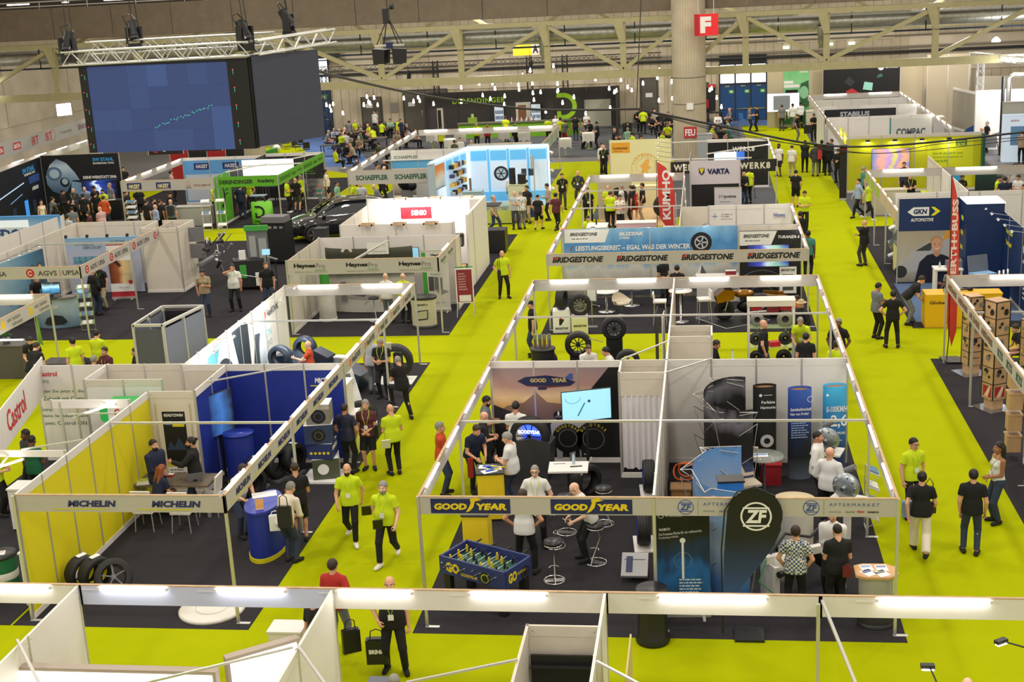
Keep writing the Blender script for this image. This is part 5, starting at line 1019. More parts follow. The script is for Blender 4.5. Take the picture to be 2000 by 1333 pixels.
t=th('open_case','open blue tool case on the dark blue shelf','case',(8.7,43.8,1.05),.4);G().box(-.35,.35,-.25,.25,0,.07).out('tray',hX('8ab0d8'),t);G().cB((0,.28,.33),(.7,.05,.52),0,MR(-.2,3,'X')).out('lid',hX('6c7480'),t);bxt('shelf','dark blue shelf with yellow legs carrying the open tool case','shelf',(8.85,43.6,0),(1.2,.6,1.04),NB,.4,kk=0)
for i in Rg(3):t=th('joint_exhibit','chrome drive joint standing on the dark blue shelf','exhibit',(9.1+i*.15,43.2+i*.1,1.05),0,'chrome joints on the dark blue shelf');G().lT([(0,0),(.08,0),(.06,.1),(.03,.12),(.05,.25),(0,.27)],12).out('joint',ST,t)
t=th('drive_shaft','black drive shaft lying on the yellow counter','exhibit',(7.5,41.6,1.05),.2);G().cyl((-.3,0,.05),(.45,0,.05),.025).ell((-.3,0,.06),(.1,.07,.07),12).ell((.45,0,.06),(.1,.07,.07),12).out('shaft',BK,t);btl('glass bottle on the yellow counter edge',(7.15,41.4,1.05),.2)
t,f=fas('cream side fascia along the right aisle with red brown maker names',RX,24.6,-H90,.01) if 0 else(None,None)
t,f=fas('long cream fascia along the right aisle with repeated red brown maker names',RX,37.5,-H90,14.5,z0=2.15)
for k in Rg(4):f.tx('HERTH+BUSS',.5+k*1.55,.09,1.15,.17,hX('7a3a28'),.03,space=1.05);f.poly([(.35+k*1.55,.1),(.42+k*1.55,.26),(.46+k*1.55,.1)],hX('a02a20'),.004)
for k in Rg(3):f.tx('RTS',6.9+k*.95,.08,.55,.2,hX('3a5a4a'),.04)
tbs('tube lamp along the right aisle fascia with red brown names','tubes behind the red brown lettered fascia',[(RX+.05,y) for y in sP(23.5,37.4,7)],H90,1.2,2.5)
t,f=fas('white rear beam of the wooden display tower stand',RX,37.5,0,4.2);tbs('bright tube on the rear beam of the wooden tower stand','tubes on the wooden tower stand rear beam',[(8.4,37.44),(10.2,37.44)],0,1.5,2.47)
for lab,x,y in(('corner post of the wooden tower stand',RX,37.5),('post beside the rear wooden tower',RX,33.6)):pst(lab,x,y)
bar('aluminium bar across the wooden tower stand',(RX,33.6,2.46),(10.5,33.6,2.46))
t,f=ffl('tall narrow red feather flag with white vertical letters',(6.72,37.75,0),.05,[(-.12,5.25),(.0,4.8),(.1,4.1),(.14,2.6),(.14,.85),(.02,.4),(-.13,1.1),(-.14,2.5)],mt('flag_red_dark',S('c43a26'),.6),[(-.1,.05),(-.06,.6),(-.14,5.25)])
f.tx('HERTH+BUSS',.07,2.2,2.4,.16,hX('e0c8b8'),.04,rot=H90)
G().cB((0,0,.03),(.7,.55,.05)).out('base_plate',BK,loc=(6.9,37.6,.01),lb_='black steel foot of the tall narrow red flag',cat='plate')
WOOD=mt('birch_ply',S('b8956c'),.5,noi=.1,scale=5)
def ply_tower(lb_,x,y,rz,n=5,s=.42):
 t=th('display_tower',lb_,'display',(x,y,0),rz);G().box(-.38,.38,-.38,.38,.0,.02).out('base_plate',mt('mirror_plate',(.35,.4,.5),.1,.9),t);G().box(-.16,.16,-.16,.16,.02,.28).out('neck',WOOD,t)
 for k in Rg(n):
  z=.28+k*s*1.0;b=G().box(-s/2,s/2,-s/2,s/2,z,z+s-.015).out('block',WOOD,t)
  g=G()
  for sx in(-1,1):
   for sy in(-1,1):g.box(sx*s/2-.012,sx*s/2+.012,sy*s/2-.012,sy*s/2+.012,z,z+s)
  g.box(-s/2-.01,s/2+.01,-s/2-.01,s/2+.01,z+s-.015,z+s);g.out('edge_frame',BK,b)
  for F in(Fr(b,(-s/2,-s/2,z)),Fr(b,(-s/2,s/2,z),-H90),Fr(b,(s/2,-s/2,z),H90)):
   if k==0 and n>5:F.poly([(.06,.06),(.06,.34),(.36,.34),(.36,.06)],hX('a02028'),.004);[F.poly([(.1+j*.05,.06),(.14+j*.05,.06),(.3+j*.02,.34),(.27+j*.02,.34)],hX('d8c8a0'),.006) for j in Rg(3)]
   elif k==0:F.tx('HERTH',.1,.18,.22,.04,BK,.01)
   else:r=random.Random(k*7+int(x*10));[F.dC(r.uniform(.1,.32),r.uniform(.1,.32),r.uniform(.03,.07),r.choice((BK,ST,GP)),.02+j*.003,'part_sample',10) for j in Rg(3)]
 G().box(-s/2,s/2,-s/2,s/2,.28+n*s,.30+n*s).out('lid',WOOD,t);return t
ply_tower('slim wooden parts tower behind the red flag foot',7.05,36.5,.35,5,.38);ply_tower('wooden parts tower with red striped square at its foot',7.05,33.5,.5,6,.42);ply_tower('wooden parts tower at the right edge with a part on top',8.1,34.2,.3,4,.45)
rtb('round wooden table at the right edge with papers',(8.55,33.6,0),.42,.75,hX('c8a878'));lfl('papers on the round wooden table at the right edge',(8.5,33.55,.75),.5,.35,.25)
t=part('white end wall with printed banner by the woman in white top',6.95,29.6,-H90,4.2,n=4,m=WH);t2,f=rup('white roll up banner with small print and blue foot',(6.72,27.9,0),-H90,.85,2.0,gr('rts_banner',[(0,'2a52a0'),(.12,'3a62b0'),(.16,'c8ccd0'),(1,'d0d0cc')]));f.tx('RTS',.2,1.75,.3,.14,hX('4a6a8a'),.03);f.pA(.1,1.5,.5,12,GP,.09,seed=4);[f.rG(.65,.9-k*.35,.09,.03,hX('8a9098'),.004) for k in Rg(2)]
for i in Rg(4):bxt('wood_box','light wooden box on a black shelf behind the white end wall','box',(6.75,29.9+.0,.2+i*.5),(.3,.3,.4),WOOD,kk=0,gp_='wooden boxes on the black shelf')
t,f=fas('cream and green side fascia of the brake tool stand',RX,57.0,-H90,9.8,z0=2.05);[f.rc(.3+k*1.6,.04,1.4+k*1.6,.4,(hX('9ab82a'),hX('c8b088'))[k>2],.003) for k in Rg(6)]
tbs('short tube lamp on the side fascia of the brake tool stand','tubes on the brake tool stand side',[(RX+.05,y) for y in sP(47.3,57,6)],H90,.9,2.5)
t,f=fas('white rear beam of the brake tool stand',RX,57.05,0,8.0);tbs('tube lamp on the rear beam of the brake tool stand','tubes on the brake tool stand rear beam',[(8.0,57.0),(10.9,57.0)],0,1.6,2.48)
part('white low wall behind the portrait wall',RX+.4,51.2,0,7.6,n=5,m=WH,pli=0);part('cream diagonal side wall by the filter stand',9.55,51.2,H90,5.8,n=3,m=hX('8a8478'))
for lab,x,y in(('post of the brake tool stand near the walking man',RX,57),('second post of the brake tool stand',RX,53.8),('third post of the brake tool stand',RX,50.4)):pst(lab,x,y)
t=bxt('counter','cream counter with red vertical lettering on its side','counter',(6.95,48.9,0),(.6,.9,1.1),hX('c8c490'),top=hX('3a3a38'));f=Fr(t,(.0,-.455,0));f.rc(-.05,.1,.22,1.0,hX('d8d0c8'),.003);f.tx('QUICK BRAKE',.14,.2,.7,.12,hX('a03030'),.03,rot=H90)
rck('zigzag rack of red leaflets at the brake tool stand',(6.75,50.6,0),-H90,.4,1.9,4);t=th('sofa_model','car body shell on the brake tool stand','car body',(8.2,50.0,.5));G().ext([(-1.6,.2),(-1.3,.75),(-.7,1.0),(.6,1.02),(1.2,.7),(1.7,.55),(1.75,.2)],TR((0,.5,0))@RX4,1.1).out('shell',mt('green_grey_paint',S('4c544c'),.2,.4),t);G().ext([(-1.1,.72),(-.6,.94),(.5,.95),(.9,.72)],TR((0,-.605,0))@RX4,.01).out('window',BK,t);[G().lT([(0,-.1),(.3,-.1),(.3,.1),(0,.1)],18,(x,-.5,.0-.2),'y').out('wheel',RU,t) for x in(-1.0,1.1)]
for i in Rg(4):bxt('display_model','small dark display model on the low white wall shelf','model',(10.3+i*.35,49.5,.9),(.22,.2,.3),(hX('4a1a22'),hX('8ab0d0'))[i%2],kk=0,gp_='display models behind the blue tower')
FY=mt('filter_yellow',S('c4c40e'),.5);FG=hX('1d6a3a')
t=part('yellow green filter maker wall with picture screen',6.7,66.3,0,6.2,h=2.75,n=4,m=FY,rail=1,rm=CR);f=pf(t)
f.rc(3.7,.2,5.8,2.5,mt('filter_panel',S('d8dc20'),.5),.003);f.rc(5.0,2.12,5.5,2.4,FG,.005);f.tx('MANN',5.05,2.27,.4,.1,hX('d8dc20'),.04,n=.008);f.tx('FILTER',5.05,2.14,.4,.1,hX('d8dc20'),.04,n=.008)
f.tx('Einer für alle, alle für einen.',3.95,1.72,1.4,.12,hX('6a9a20'),.02,.1);f.tx('Un pour tous, tous pour un.',3.95,1.54,1.4,.12,hX('6a9a20'),.02,.1);f.tx('MANN-FILTER',3.95,1.36,.7,.11,hX('6a9a20'),.03,.1)
f.poly([(4.32,.72),(5.0,.72),(5.05,1.12),(4.37,1.12)],FG,.005);f.tx('MANN',4.42,.94,.5,.14,P,.05,n=.008);f.tx('FILTER',4.42,.76,.52,.14,P,.05,n=.008);f.dC(5.12,.55,.28,hX('3aa8dc'),.006)
tv('picture screen with orange and violet image on the filter wall',(8.7,66.2,1.6),0,1.75,.98,gr('filter_screen',[(0,'6a7ab0'),(.25,'d89a80'),(.45,'a888c0'),(.55,'c8c040'),(.7,'9a80b8'),(.85,'e0a050'),(1,'7a78b0')],0,.5,2.5,em=.8))
for i in Rg(4):t=th('wall_spot','small black spot lamp at the top of the filter wall','lamp',(7.6+i*1.25,66.15,2.5),0,'spots on the filter wall');G().box(-.1,.1,-.12,.0,-.05,.05).out('case',BK,t);G().box(-.08,.08,-.1,-.02,-.056,-.05).out('lens',mt('led_bright',(1,.98,.9),.4,em=120),t)
part('yellow side wall of the filter stand facing the aisle',6.7,70.2,-H90,3.9,n=2,h=2.75,m=FY,rm=FY)
G().box(-.06,.06,-.2,.2,0,2.7).out('green_pillar',hX('145040'),loc=(12.9,66.0,0),lb_='dark green end post of the filter wall',cat='post')
t=bxt('counter','green counter with bold yellow lettering','counter',(9.9,60.3,0),(1.3,.6,1.0),hX('2c7034'),top=hX('b8bc20'),kk=0);Fr(t,(-.65,-.305,0)).tx('MANN',.2,.5,1.0,.3,hX('d8dc30'),.06);bxt('counter','cream counter with small items at the filter stand','counter',(7.9,60.6,0),(1.5,.6,1.1),hX('c0b8a4'),kk=0);tv('dark vending display on the filter stand',(12.2,61.5,1.0),0,.9,1.6,gr('vend',[(0,'101418'),(.7,'1c3a34'),(1,'2a5a50')],2),name='vending_display',cat='display',stand=1.0)
t=part('grey wall with two white circle logos beside the green counter',9.55,57.1,H90,3.6,n=2,m=hX('54504e'),rm=CR)
t,f=fas('white rear beam of the long white stand',RX,89.5,0,5.7);tbs('tube lamp on the far beam of the long white stand','tubes on the far beam of the long white stand',[(8.2,89.45),(11,89.45)],0,1.4,2.48)
sbm('left lit beam of the long white stand',RX,66.8,89.5,1,'short tube on the left beam of the long white stand','tubes on the left beam of the long white stand',12,.95);sbm('right lit beam of the long white stand',12.25,70.3,89.5,-1,'short tube on the right beam of the long white stand','tubes on the right beam of the long white stand',11,.95)
for i,y in En((82.0,76.5,86)):part('white cross wall %s of the long white stand'%('with black name strip','with large grey letters','farthest')[i],RX+.1,y,0,5.6,n=5,m=WH)
t=[o for o in bpy.data.objects if o.get('label')=='white cross wall with black name strip of the long white stand'][0];f=pf(t);f.rc(.3,1.75,4.4,2.32,hX('15181c'),.012);f.tx('STABILUS',1.2,1.9,1.7,.28,hX('b8bcc0'),.04,n=.02)
t=[o for o in bpy.data.objects if o.get('label')=='white cross wall with large grey letters of the long white stand'][0];f=pf(t);f.rc(3.4,.3,5.5,2.3,hX('cfcfc8'),.012);f.tx('COMPAC',3.7,1.35,1.55,.42,hX('4a525c'),.04,n=.02);f.rc(3.35,.8,3.42,2.35,hX('3a8a8a'),.02)
t=part('beige wall holding the green portrait poster',4.1,93.5,0,3.6,h=3.9,n=2,m=hX('b8ac90'),rail=0,pli=0);f=pf(t,.02);f.rc(1.05,.2,2.75,3.9,gr('green_print',[(0,'2a7a4a'),(.4,'5aaa6a'),(.7,'8ac890'),(1,'6ab87a')],2,.6,2.5),.01);f.poly([(2.1,2.2),(2.2,2.9),(2.7,3.1),(2.75,1.4),(2.3,1.2)],hX('2c5a3a'),.014);f.dC(2.4,2.3,.3,hX('8ac09a'),.016,ry=.42);f.rc(1.08,2.9,1.7,3.1,P,.016);f.rc(1.08,2.65,2.1,2.85,P,.016);f.rc(1.2,2.3,2.0,2.5,BK,.016);f.tx('GUTMANN',2.1,3.6,.55,.12,P,.03,n=.016)
tv('white presentation screen with grey diagram near the exit doors',(5.1,92.8,1.75),0,2.1,1.2,mt('white_screen',S('dce4ea'),.3,em=.9),stand=1.7)[1].rc(.4,.1,1.5,1.05,hX('8a929a'),.003)
t=part('black wide print wall with red gloves and white round logo',7.7,93.0,0,5.0,h=4.2,n=1,m=hX('141315'),rail=0,pli=0);f=pf(t,.02);f.tx('GUTMANN',4.0,3.72,.85,.2,P,.05);f.dC(3.75,3.8,.2,hX('d8e0e8'),.01);f.poly([(1.4,2.9),(1.7,3.3),(2.1,2.9),(1.8,2.6)],hX('33343c'),.01);f.poly([(1.5,2.3),(1.9,2.5),(2.5,2.1),(2.2,1.9),(1.7,2.0)],hX('b83038'),.01);f.poly([(2.6,2.4),(3.2,2.3),(3.25,2.8),(2.7,2.9)],hX('8ac0b0',.4,em=.3),.012);f.poly([(3.5,3.1),(3.9,3.2),(3.8,3.4),(3.55,3.3)],hX('3a6a58'),.01)
part('cream tall wall right of the black print wall',12.7,93.2,0,4.5,h=4.3,n=3,m=hX('bdb094'),rail=0,pli=0);part('cream protruding tall wall block',14.2,91.5,0,2.6,h=4.6,n=2,m=hX('b8ac94'),rail=0,pli=0);part('long cream wall at the right behind the metal truss',17.2,90.5,-.25,12,h=3.2,n=6,m=hX('b8b09c'),rail=0,pli=0);part('brightly lit white panel wall behind the metal truss',15.0,79.5,0,8,h=3.4,n=5,m=WH,rail=0,pli=0);part('grey side wall with small logos by the bar chair',15.6,90.0,-H90+.2,8,h=2.6,n=4,m=hX('9c9686'))
bxt('counter','white counter at the exit door screen','counter',(7.0,93.0,0),(.8,1.6,1.15),hX('c8c4b4'),kk=0);bxt('counter','high white counter where the man in black leans','counter',(14.2,86.5,0),(.5,1.0,1.2),WH,kk=0)
part('white end panel of the left lit beam with black banner',6.4,76.0,H90,5,n=3,m=hX('c0bcb4'));rup('tall black banner with red letters at the filter stand corner',(6.3,64.3,0),0,.35,2.6,hX('1a1718'))[1].tx('LIQUI',.05,2.35,.25,.1,hX('c83038'),.03)
def lat(lb_,p,q,w=.3,m=mt('truss_alloy',(.62,.62,.6),.4,.3),n=None,r=.03):
 p=Vc(p);q=Vc(q);d=q-p;L=d.length;n=n or int(L/w);R=d.to_track_quat('Z','Y').to_matrix().to_4x4();M=TR(p)@R
 t=th('lattice_truss',lb_,'truss',p);g=G();h=G();Mi=R
 cs=[(-w/2,-w/2),(w/2,-w/2),(w/2,w/2),(-w/2,w/2)]
 for a,b in cs:g.cyl(Mi@Vc((a,b,0)),Mi@Vc((a,b,L)),r,n=6)
 for k in Rg(n):
  z0,z1=L*k/n,L*(k+1)/n
  for i in Rg(4):
   a,b=cs[i],cs[(i+1)%4];a,b=(a,b) if k%2 else(b,a);h.cyl(Mi@Vc((*a,z0)),Mi@Vc((*b,z1)),r*.6,n=4,caps=0)
 g.out('chord_tube',m,t);tag(h.out('web',m,t),kind='stuff');return t
l=bpy.data.lights.new('flood','AREA');l.size=2.5;l.energy=420;o=bpy.data.objects.new('flood',l);COL.objects.link(o);o.location=(17.5,76.2,4.6);o.rotation_euler=(1.2,0,0)  # area light added to brighten the white panel wall, no fixture behind it
lat('silver lattice tower at the right under the girder',(15.4,80.5,0),(15.4,80.5,5.2),.34);lat('silver lattice beam joining the two right towers',(15.0,81,5.2),(17.5,72,5.3),.34);lat('second silver lattice tower near the white picture panel',(17.2,74,0),(17.2,74,5.2),.34);lat('silver lattice beam running off to the right',(17.2,74,5.0),(22,73,5.1),.34)
t=th('extraction_arm','bent grey exhaust extraction pipe hanging by the lattice towers','pipe',(16.3,77.2,0));G().pH([(0,0,.6),(0,0,4.2),(.2,0,4.4),(1.1,.0,4.35)],.13,12).out('pipe',ST,t);G().cyl((-.3,0,0),(-.3,0,4.3),.1).out('mast',BK,t);t=th('extraction_arm','second bent grey extraction pipe at the right edge','pipe',(18.2,75.0,0));G().pH([(0,0,4.4),(1.3,0,4.0),(1.35,0,2.0)],.12,12).out('pipe',ST,t);G().cyl((0,0,0),(0,0,4.4),.06).out('mast',ST,t)
t=bxt('picture_tower','white lit panel tower with car picture at the right edge','tower',(16.4,74.9,0),(1.6,.5,2.5),mt('lit_white',S('c4d4e4'),.4,em=.35),kk=0);f=Fr(t,(-.8,-.255,0));f.rc(.35,.9,1.55,1.9,hX('6a9ac8'),.004);f.poly([(.8,1.2),(1.0,1.4),(1.35,1.4),(1.5,1.2)],hX('3a4450'),.006);f.tx('BOSCH',.35,2.15,.4,.1,hX('b83a3a'),.03);bxt('wall_panel','grey roof panel above the white lit tower','panel',(16.9,75.6,0),(2.4,.3,3.1),hX('aaa89c'),kk=0)
t,f=ffl('small dark blue sail flag near the right lattice tower',(14.6,80.0,0),0,[(-.5,.3),(.5,.4),(.5,1.4),(.1,1.2),(-.3,.8)],hX('1c4a88'),[(.5,0),(.5,1.4)])
t=th('engine_stand','grey machine with pipes behind the lattice tower','machine',(15.7,78.5,0));G().box(-.3,.3,-.2,.2,.3,.9).out('block',GP,t);G().cyl((-.6,-.3,.9),(.6,.2,1.1),.06).cyl((-.5,0,0),(-.3,0,.9),.04).cyl((.5,0,0),(.3,0,.9),.04).out('arm',ST,t)
HG=hX('3f9a3c')
t,f=fas('cream front fascia with three dark service company names',-13.6,41.45,0,5.05,z0=2.02)
for k in Rg(3):f.tx('Haynes',.25+k*1.75,.2,.72,.17,BK,.05);f.tx('Pro',1.0+k*1.75,.2,.3,.17,GP,.0);f.line([(.95+k*1.75,.145),(1.32+k*1.75,.15)],.02,HG);f.tx('INFOPRO DIGITAL AUTOMOTIVE',.27+k*1.75,.06,1.08,.05,hX('8a887c'),.0)
t,f=fas('short side fascia of the service stand on the aisle',-8.56,41.45,H90,3.0,z0=2.05)
for k in Rg(2):f.tx('HaynesPro',.4+k*1.3,.15,.8,.14,hX('5a5a50'),.03);f.line([(.7+k*1.3,.09),(1.2+k*1.3,.1)],.02,HG)
tbs('tube lamp behind the short side fascia of the service stand','tube of the service stand',[(-8.62,43.0)],H90,1.1,2.52)
pst('front right post of the service stand',-8.56,41.45);pst('front left post of the service stand',-13.6,41.45);bar('aluminium bar running back over the service stand',(-11.3,41.5,2.48),(-10.9,44.5,2.48),.06)
part('white back wall of the service stand',-13.6,45.3,0,5.05,n=4,m=WH,rail=0);part('white left side wall of the service stand',-13.58,41.5,H90,3.8,n=3,m=CR,rail=0);part('white right side wall piece of the service stand',-8.56,44.4,H90,.95,n=1,m=CR,rail=0)
t=th('curved_banner_wall','curved banner wall with green slogan and laptop picture','display wall',(-11.6,44.3,0))
g=G();n=18;vs=[]
for z in(.05,2.3):
 for i in Rg(n+1):a=-1.0+2.0*i/n;vs.append((1.55*sin(a)/sin(1.0),.55-.75*cos(a),z))
g.add(vs,[(i,i+1,n+2+i,n+1+i) for i in Rg(n)],0,1).out('printed_skin',gr('haynes_print',[(0,'c8c4bc'),(.5,'c4c0b8'),(.56,'7a7870'),(.62,'26281f'),(.9,'34362e'),(1,'5a5a50')],2,.06,3),t)
f=Fr(t,(-1.3,-.21,0));f.tx('solutions',.85,1.82,.72,.16,hX('5ac04a'),.04);f.tx('for cars,',1.62,1.82,.6,.16,hX('5ac04a'),.0);f.tx('trucks and LCVs',1.05,1.55,1.1,.16,hX('5ac04a'),.0);f.rG(.62,2.2,.2,.1,hX('d8d0cc',.3),.004,a0=0,a1=180);f.rc(1.35,2.1,2.1,2.5,PA,.005);f.tx('WorkshopData',1.42,2.15,.6,.08,GP,.0);f.poly([(.55,.6),(1.2,.5),(1.5,.9),(.85,1.05)],hX('9a9894'),.006);f.poly([(.62,.68),(1.12,.6),(1.36,.88),(.88,.98)],hX('5a5a5c'),.008);f.rc(.3,.45,.5,1.15,hX('7a7876'),.006);f.line([(1.1,.35),(1.5,.75)],.05,hX('b0aeaa'),.008)
ovc('white round drum with green band at the left of the curved banner',(-12.9,43.3,0),.3,.3,1.0,hX('d0ccc4'),HG,WH);G().cyl((0,0,0),(0,0,1.1),.16).out('green_pillar',HG,loc=(-12.95,43.4,1.0),lb_='green upright column on the white drum',cat='column')
t,f=rup('white roll up banner with laptop picture and green edge',(-9.25,44.2,0),0,.95,2.15,hX('cfcbc4'));f.poly([(.02,.1),(.2,.1),(.16,2.1),(.02,2.1)],HG,.002);f.tx('Haynes',.35,1.95,.4,.1,BK,.04);f.tx('Pkw, Transporter,',.3,1.6,.45,.08,HG,.0);f.tx('Lkw und',.3,1.45,.25,.08,HG,.0);f.tx('Motorräder',.3,1.3,.35,.08,HG,.0);f.rc(.22,.75,.4,1.25,hX('4a4a4c'),.004);f.poly([(.42,.8),(.7,.78),(.7,1.2),(.42,1.25)],GP,.004);f.poly([(.42,.8),(.62,.6),(.92,.72),(.7,.8)],hX('8a8888'),.005);f.tx('WorkshopData',.25,.3,.5,.06,GP,.0)
t=th('promo_counter','rounded promotion counter with tablet picture and black top','counter',(-9.3,42.2,0))
G().lT([(1.02,0),(1.04,.1),(1,.1)],28,sx=.42,sy=.3).out('base',BK,t);G().lT([(1,.1),(1,.98)],28,sx=.41,sy=.29).out('body',hX('c4bfa4'),t);G().lT([(1.06,.98),(1.1,1.02),(1.06,1.06),(0,1.06)],28,sx=.42,sy=.3).out('top',BK,t)
f=Fr(t,(-.3,-.3,0));f.tx('HaynesPro',.08,.78,.42,.09,BK,.03);f.poly([(.1,.3),(.48,.34),(.5,.66),(.14,.62)],BK,.01);f.poly([(.13,.34),(.45,.37),(.47,.63),(.17,.59)],hX('b8b496'),.014)
zst('black topped stool with red band in the service stand',(-11.2,43.1,0),.5);tv('small screen on the service stand wall',(-10.4,45.25,1.85),0,.75,.42,mt('laptop_screen'))
t=th('notice_stand','red poster in a folding white frame at the aisle','poster stand',(-8.15,43.6,0),.1)
G().box(-.3,.3,-.02,.02,.45,1.65).out('frame',PA,t);f=Fr(t,(-.3,-.021,.45));f.rc(.04,.04,.56,1.16,hX('8e2a38'),.003);f.pA(.1,1.0,.3,7,hX('c8a0a0'),.09);f.rc(.1,.06,.5,.28,PA,.005)
[G().cyl((x,-.02,.5),(x*1.05,-.22 if s else.3,0),.012,n=6).out('leg',ALU,t) for x in(-.28,.28) for s in(0,1)];G().box(-.3,.3,.05,.07,1.66,1.7).out('green_edge',HG,t)
LITW=WH
t=part('white front wall of the lit box stand',-13.45,47.65,0,4.25,n=2,m=LITW,rail=0,pli=0);part('cream left side of the lit box stand',-13.45,47.65,H90,4.2,n=2,m=CR,rail=0,pli=0,back=CR)
t=part('white rear wall of the lit box stand carrying a red sign',-13.45,51.9,0,4.8,n=2,m=LITW,h=2.75,rail=0,pli=0);f=pf(t);f.rc(1.35,1.9,2.6,2.36,hX('c22432'),.01,'sign_plate');f.tx('DENSO',1.78,2.02,.62,.22,P,.06,.1,n=.014);f.poly([(1.35,1.9),(1.62,1.9),(1.7,2.13),(1.62,2.36),(1.35,2.36)],hX('a81c2a'),.012)
part('white right end wall of the lit box stand on the aisle',-9.2,47.6,H90,.3,n=1,m=LITW,rail=0,pli=0);t=part('tall white panel on the aisle beside the loudspeaker',-8.68,48.6,H90*0,.06,n=1,m=LITW,rail=0,pli=0,h=2.75)
G().box(-9.15,-8.62,51.0,51.85,0,2.75).box(-8.72,-8.62,47.6,51.0,0,2.75).out('partition_wall',LITW,lb_='white L shaped wall on the aisle side of the lit box stand',cat='wall panel')
for i,(x,y,z) in En(((-12.0,51.82,2.75),(-10.6,51.82,2.75),(-9.35,51.82,2.75),(-12.4,47.75,2.5),(-11.2,47.75,2.5),(-10.0,47.75,2.5))):
 t=th('lamp_bracket','wooden square lamp bracket on the %s white wall, %s'%(('rear','front')[i//3],('first','second','third')[i%3]),'lamp',(x,y,z));g=G()
 for b in((-.25,.25,-.4,-.34,-.03,.03),(-.25,.25,-.03,.03,-.03,.03),(-.25,-.2,-.4,0,-.03,.03),(.2,.25,-.4,0,-.03,.03)):g.box(*b)
 g.out('frame',(PINE,PINE)[i//3],t);G().cB((0,-.2,-.0),(.22,.12,.04)).out('lamp',ST,t)
 if i<3:G().cB((0,-.2,-.03),(.18,.1,.01)).out('lens',mt('led_bright'),t)
l=bpy.data.lights.new('flood','AREA');l.shape='RECTANGLE';l.size=3.6;l.size_y=.2;l.energy=60;o=bpy.data.objects.new('flood',l);COL.objects.link(o);o.location=(-11,51.3,2.72);o.rotation_euler=(RAD(35),0,0)
t=th('loudspeaker','black loudspeaker on a pole against the white aisle wall','loudspeaker',(-8.95,47.4,0));G().lT([(0,.02),(.3,.0),(.02,.25)],3).out('tripod',BK,t);G().cyl((0,0,0),(0,0,1.7),.02).out('pole',BK,t);G().ext([(-.15,0),(.15,0),(.17,.42),(.1,.46),(-.1,.46),(-.17,.42)],TR((0,.13,1.65))@RX4,.26).out('cabinet',BK,t);G().box(-.12,.12,-.135,-.13,1.7,2.0).out('grille',GP,t)
t=bxt('counter','wood topped white counter with parts beside the loudspeaker','counter',(-9.1,46.6,0),(.8,.8,1.05),WH,top=hX('c89a60'),kk=0);G().ell((0,0,.1),(.14,.1,.1),12).out('alternator',hX('b0b0b0',.3),loc=(-9.25,46.5,1.05),lb_='silver alternator on the wood topped counter',cat='exhibit');bxt('small_box','small red box on the wood topped counter','box',(-8.95,46.8,1.05),(.1,.15,.1),hX('b03028'),kk=0)
t=bxt('machine_table','black draped machine table with metal parts behind the white wall','table',(-8.7,54.2,0),(.9,.8,1.0),BK);G().ell((0,0,.2),(.12,.12,.25),12).out('part',hX('6a3a30',.4),t);t.children[-1].location=(-.2,0,1.0)
CARP=mt('car_black',(.012,.012,.014),.06,0,coat=1.0);CGL=mt('car_glass',(.02,.025,.03),.03,coat=1.0)
t=th('car','glossy black estate car facing the camera side with lit reflections','car',(-16.25,58.3,0),RAD(204));t.scale=(1.06,1.06,1.09)
sec=[(-2.25,.80,.55,1.0),(-2.1,.90,.38,1.1),(-1.6,.95,.3,1.14),(-.6,.97,.28,1.12),(.4,.97,.28,1.10),(1.2,.96,.28,1.06),(1.75,.93,.3,1.0),(2.1,.85,.35,.92),(2.3,.70,.45,.82)]
vs=[];n=14
for x,wy,z0,z1 in sec:
 zm=z0+(z1-z0)*.6
 for y,z in((-wy*.85,z0),(-wy,z0+.12),(-wy*1.0,zm),(-wy*.96,z1-.06),(-wy*.86,z1),(-wy*.4,z1+.03),(0,z1+.04),(wy*.4,z1+.03),(wy*.86,z1),(wy*.96,z1-.06),(wy,zm),(wy,z0+.12),(wy*.85,z0),(0,z0)):vs.append((x,y,z))
fs=[(i*n+j,i*n+(j+1)%n,(i+1)*n+(j+1)%n,(i+1)*n+j) for i in Rg(len(sec)-1) for j in Rg(n)]+[tuple(Rg(n)),tuple(Rg((len(sec)-1)*n+n-1,(len(sec)-1)*n-1,-1))]
G().add(vs,fs,0,1).out('body',CARP,t)
gh=[(-2.15,1.08,.78),(-1.75,1.42,.66),(-1.0,1.56,.62),(0,1.58,.62),(.45,1.50,.62),(1.25,1.06,.80)]
vs=[]
for x,z,wy in gh:
 for y,zz in((-.88,1.02),(-wy,z-.06),(-wy*.7,z),(wy*.7,z),(wy,z-.06),(.88,1.02)):vs.append((x,y,zz if zz==1.02 else zz))
G().add(vs,[(i*6+j,i*6+j+1,(i+1)*6+j+1,(i+1)*6+j) for i in Rg(5) for j in Rg(5)]+[(0,1,2,3,4,5),(35,34,33,32,31,30)],0,1).out('glasshouse',CGL,t)
vs=[]
for x,z,wy in gh[1:5]:
 for y in(-.68,-.3,.3,.68):vs.append((x,y*wy/.66,z+(.025 if abs(y)<.5 else.0)))
G().add(vs,[(i*4+j,i*4+j+1,(i+1)*4+j+1,(i+1)*4+j) for i in Rg(3) for j in Rg(3)],0,1).out('roof',CARP,t)
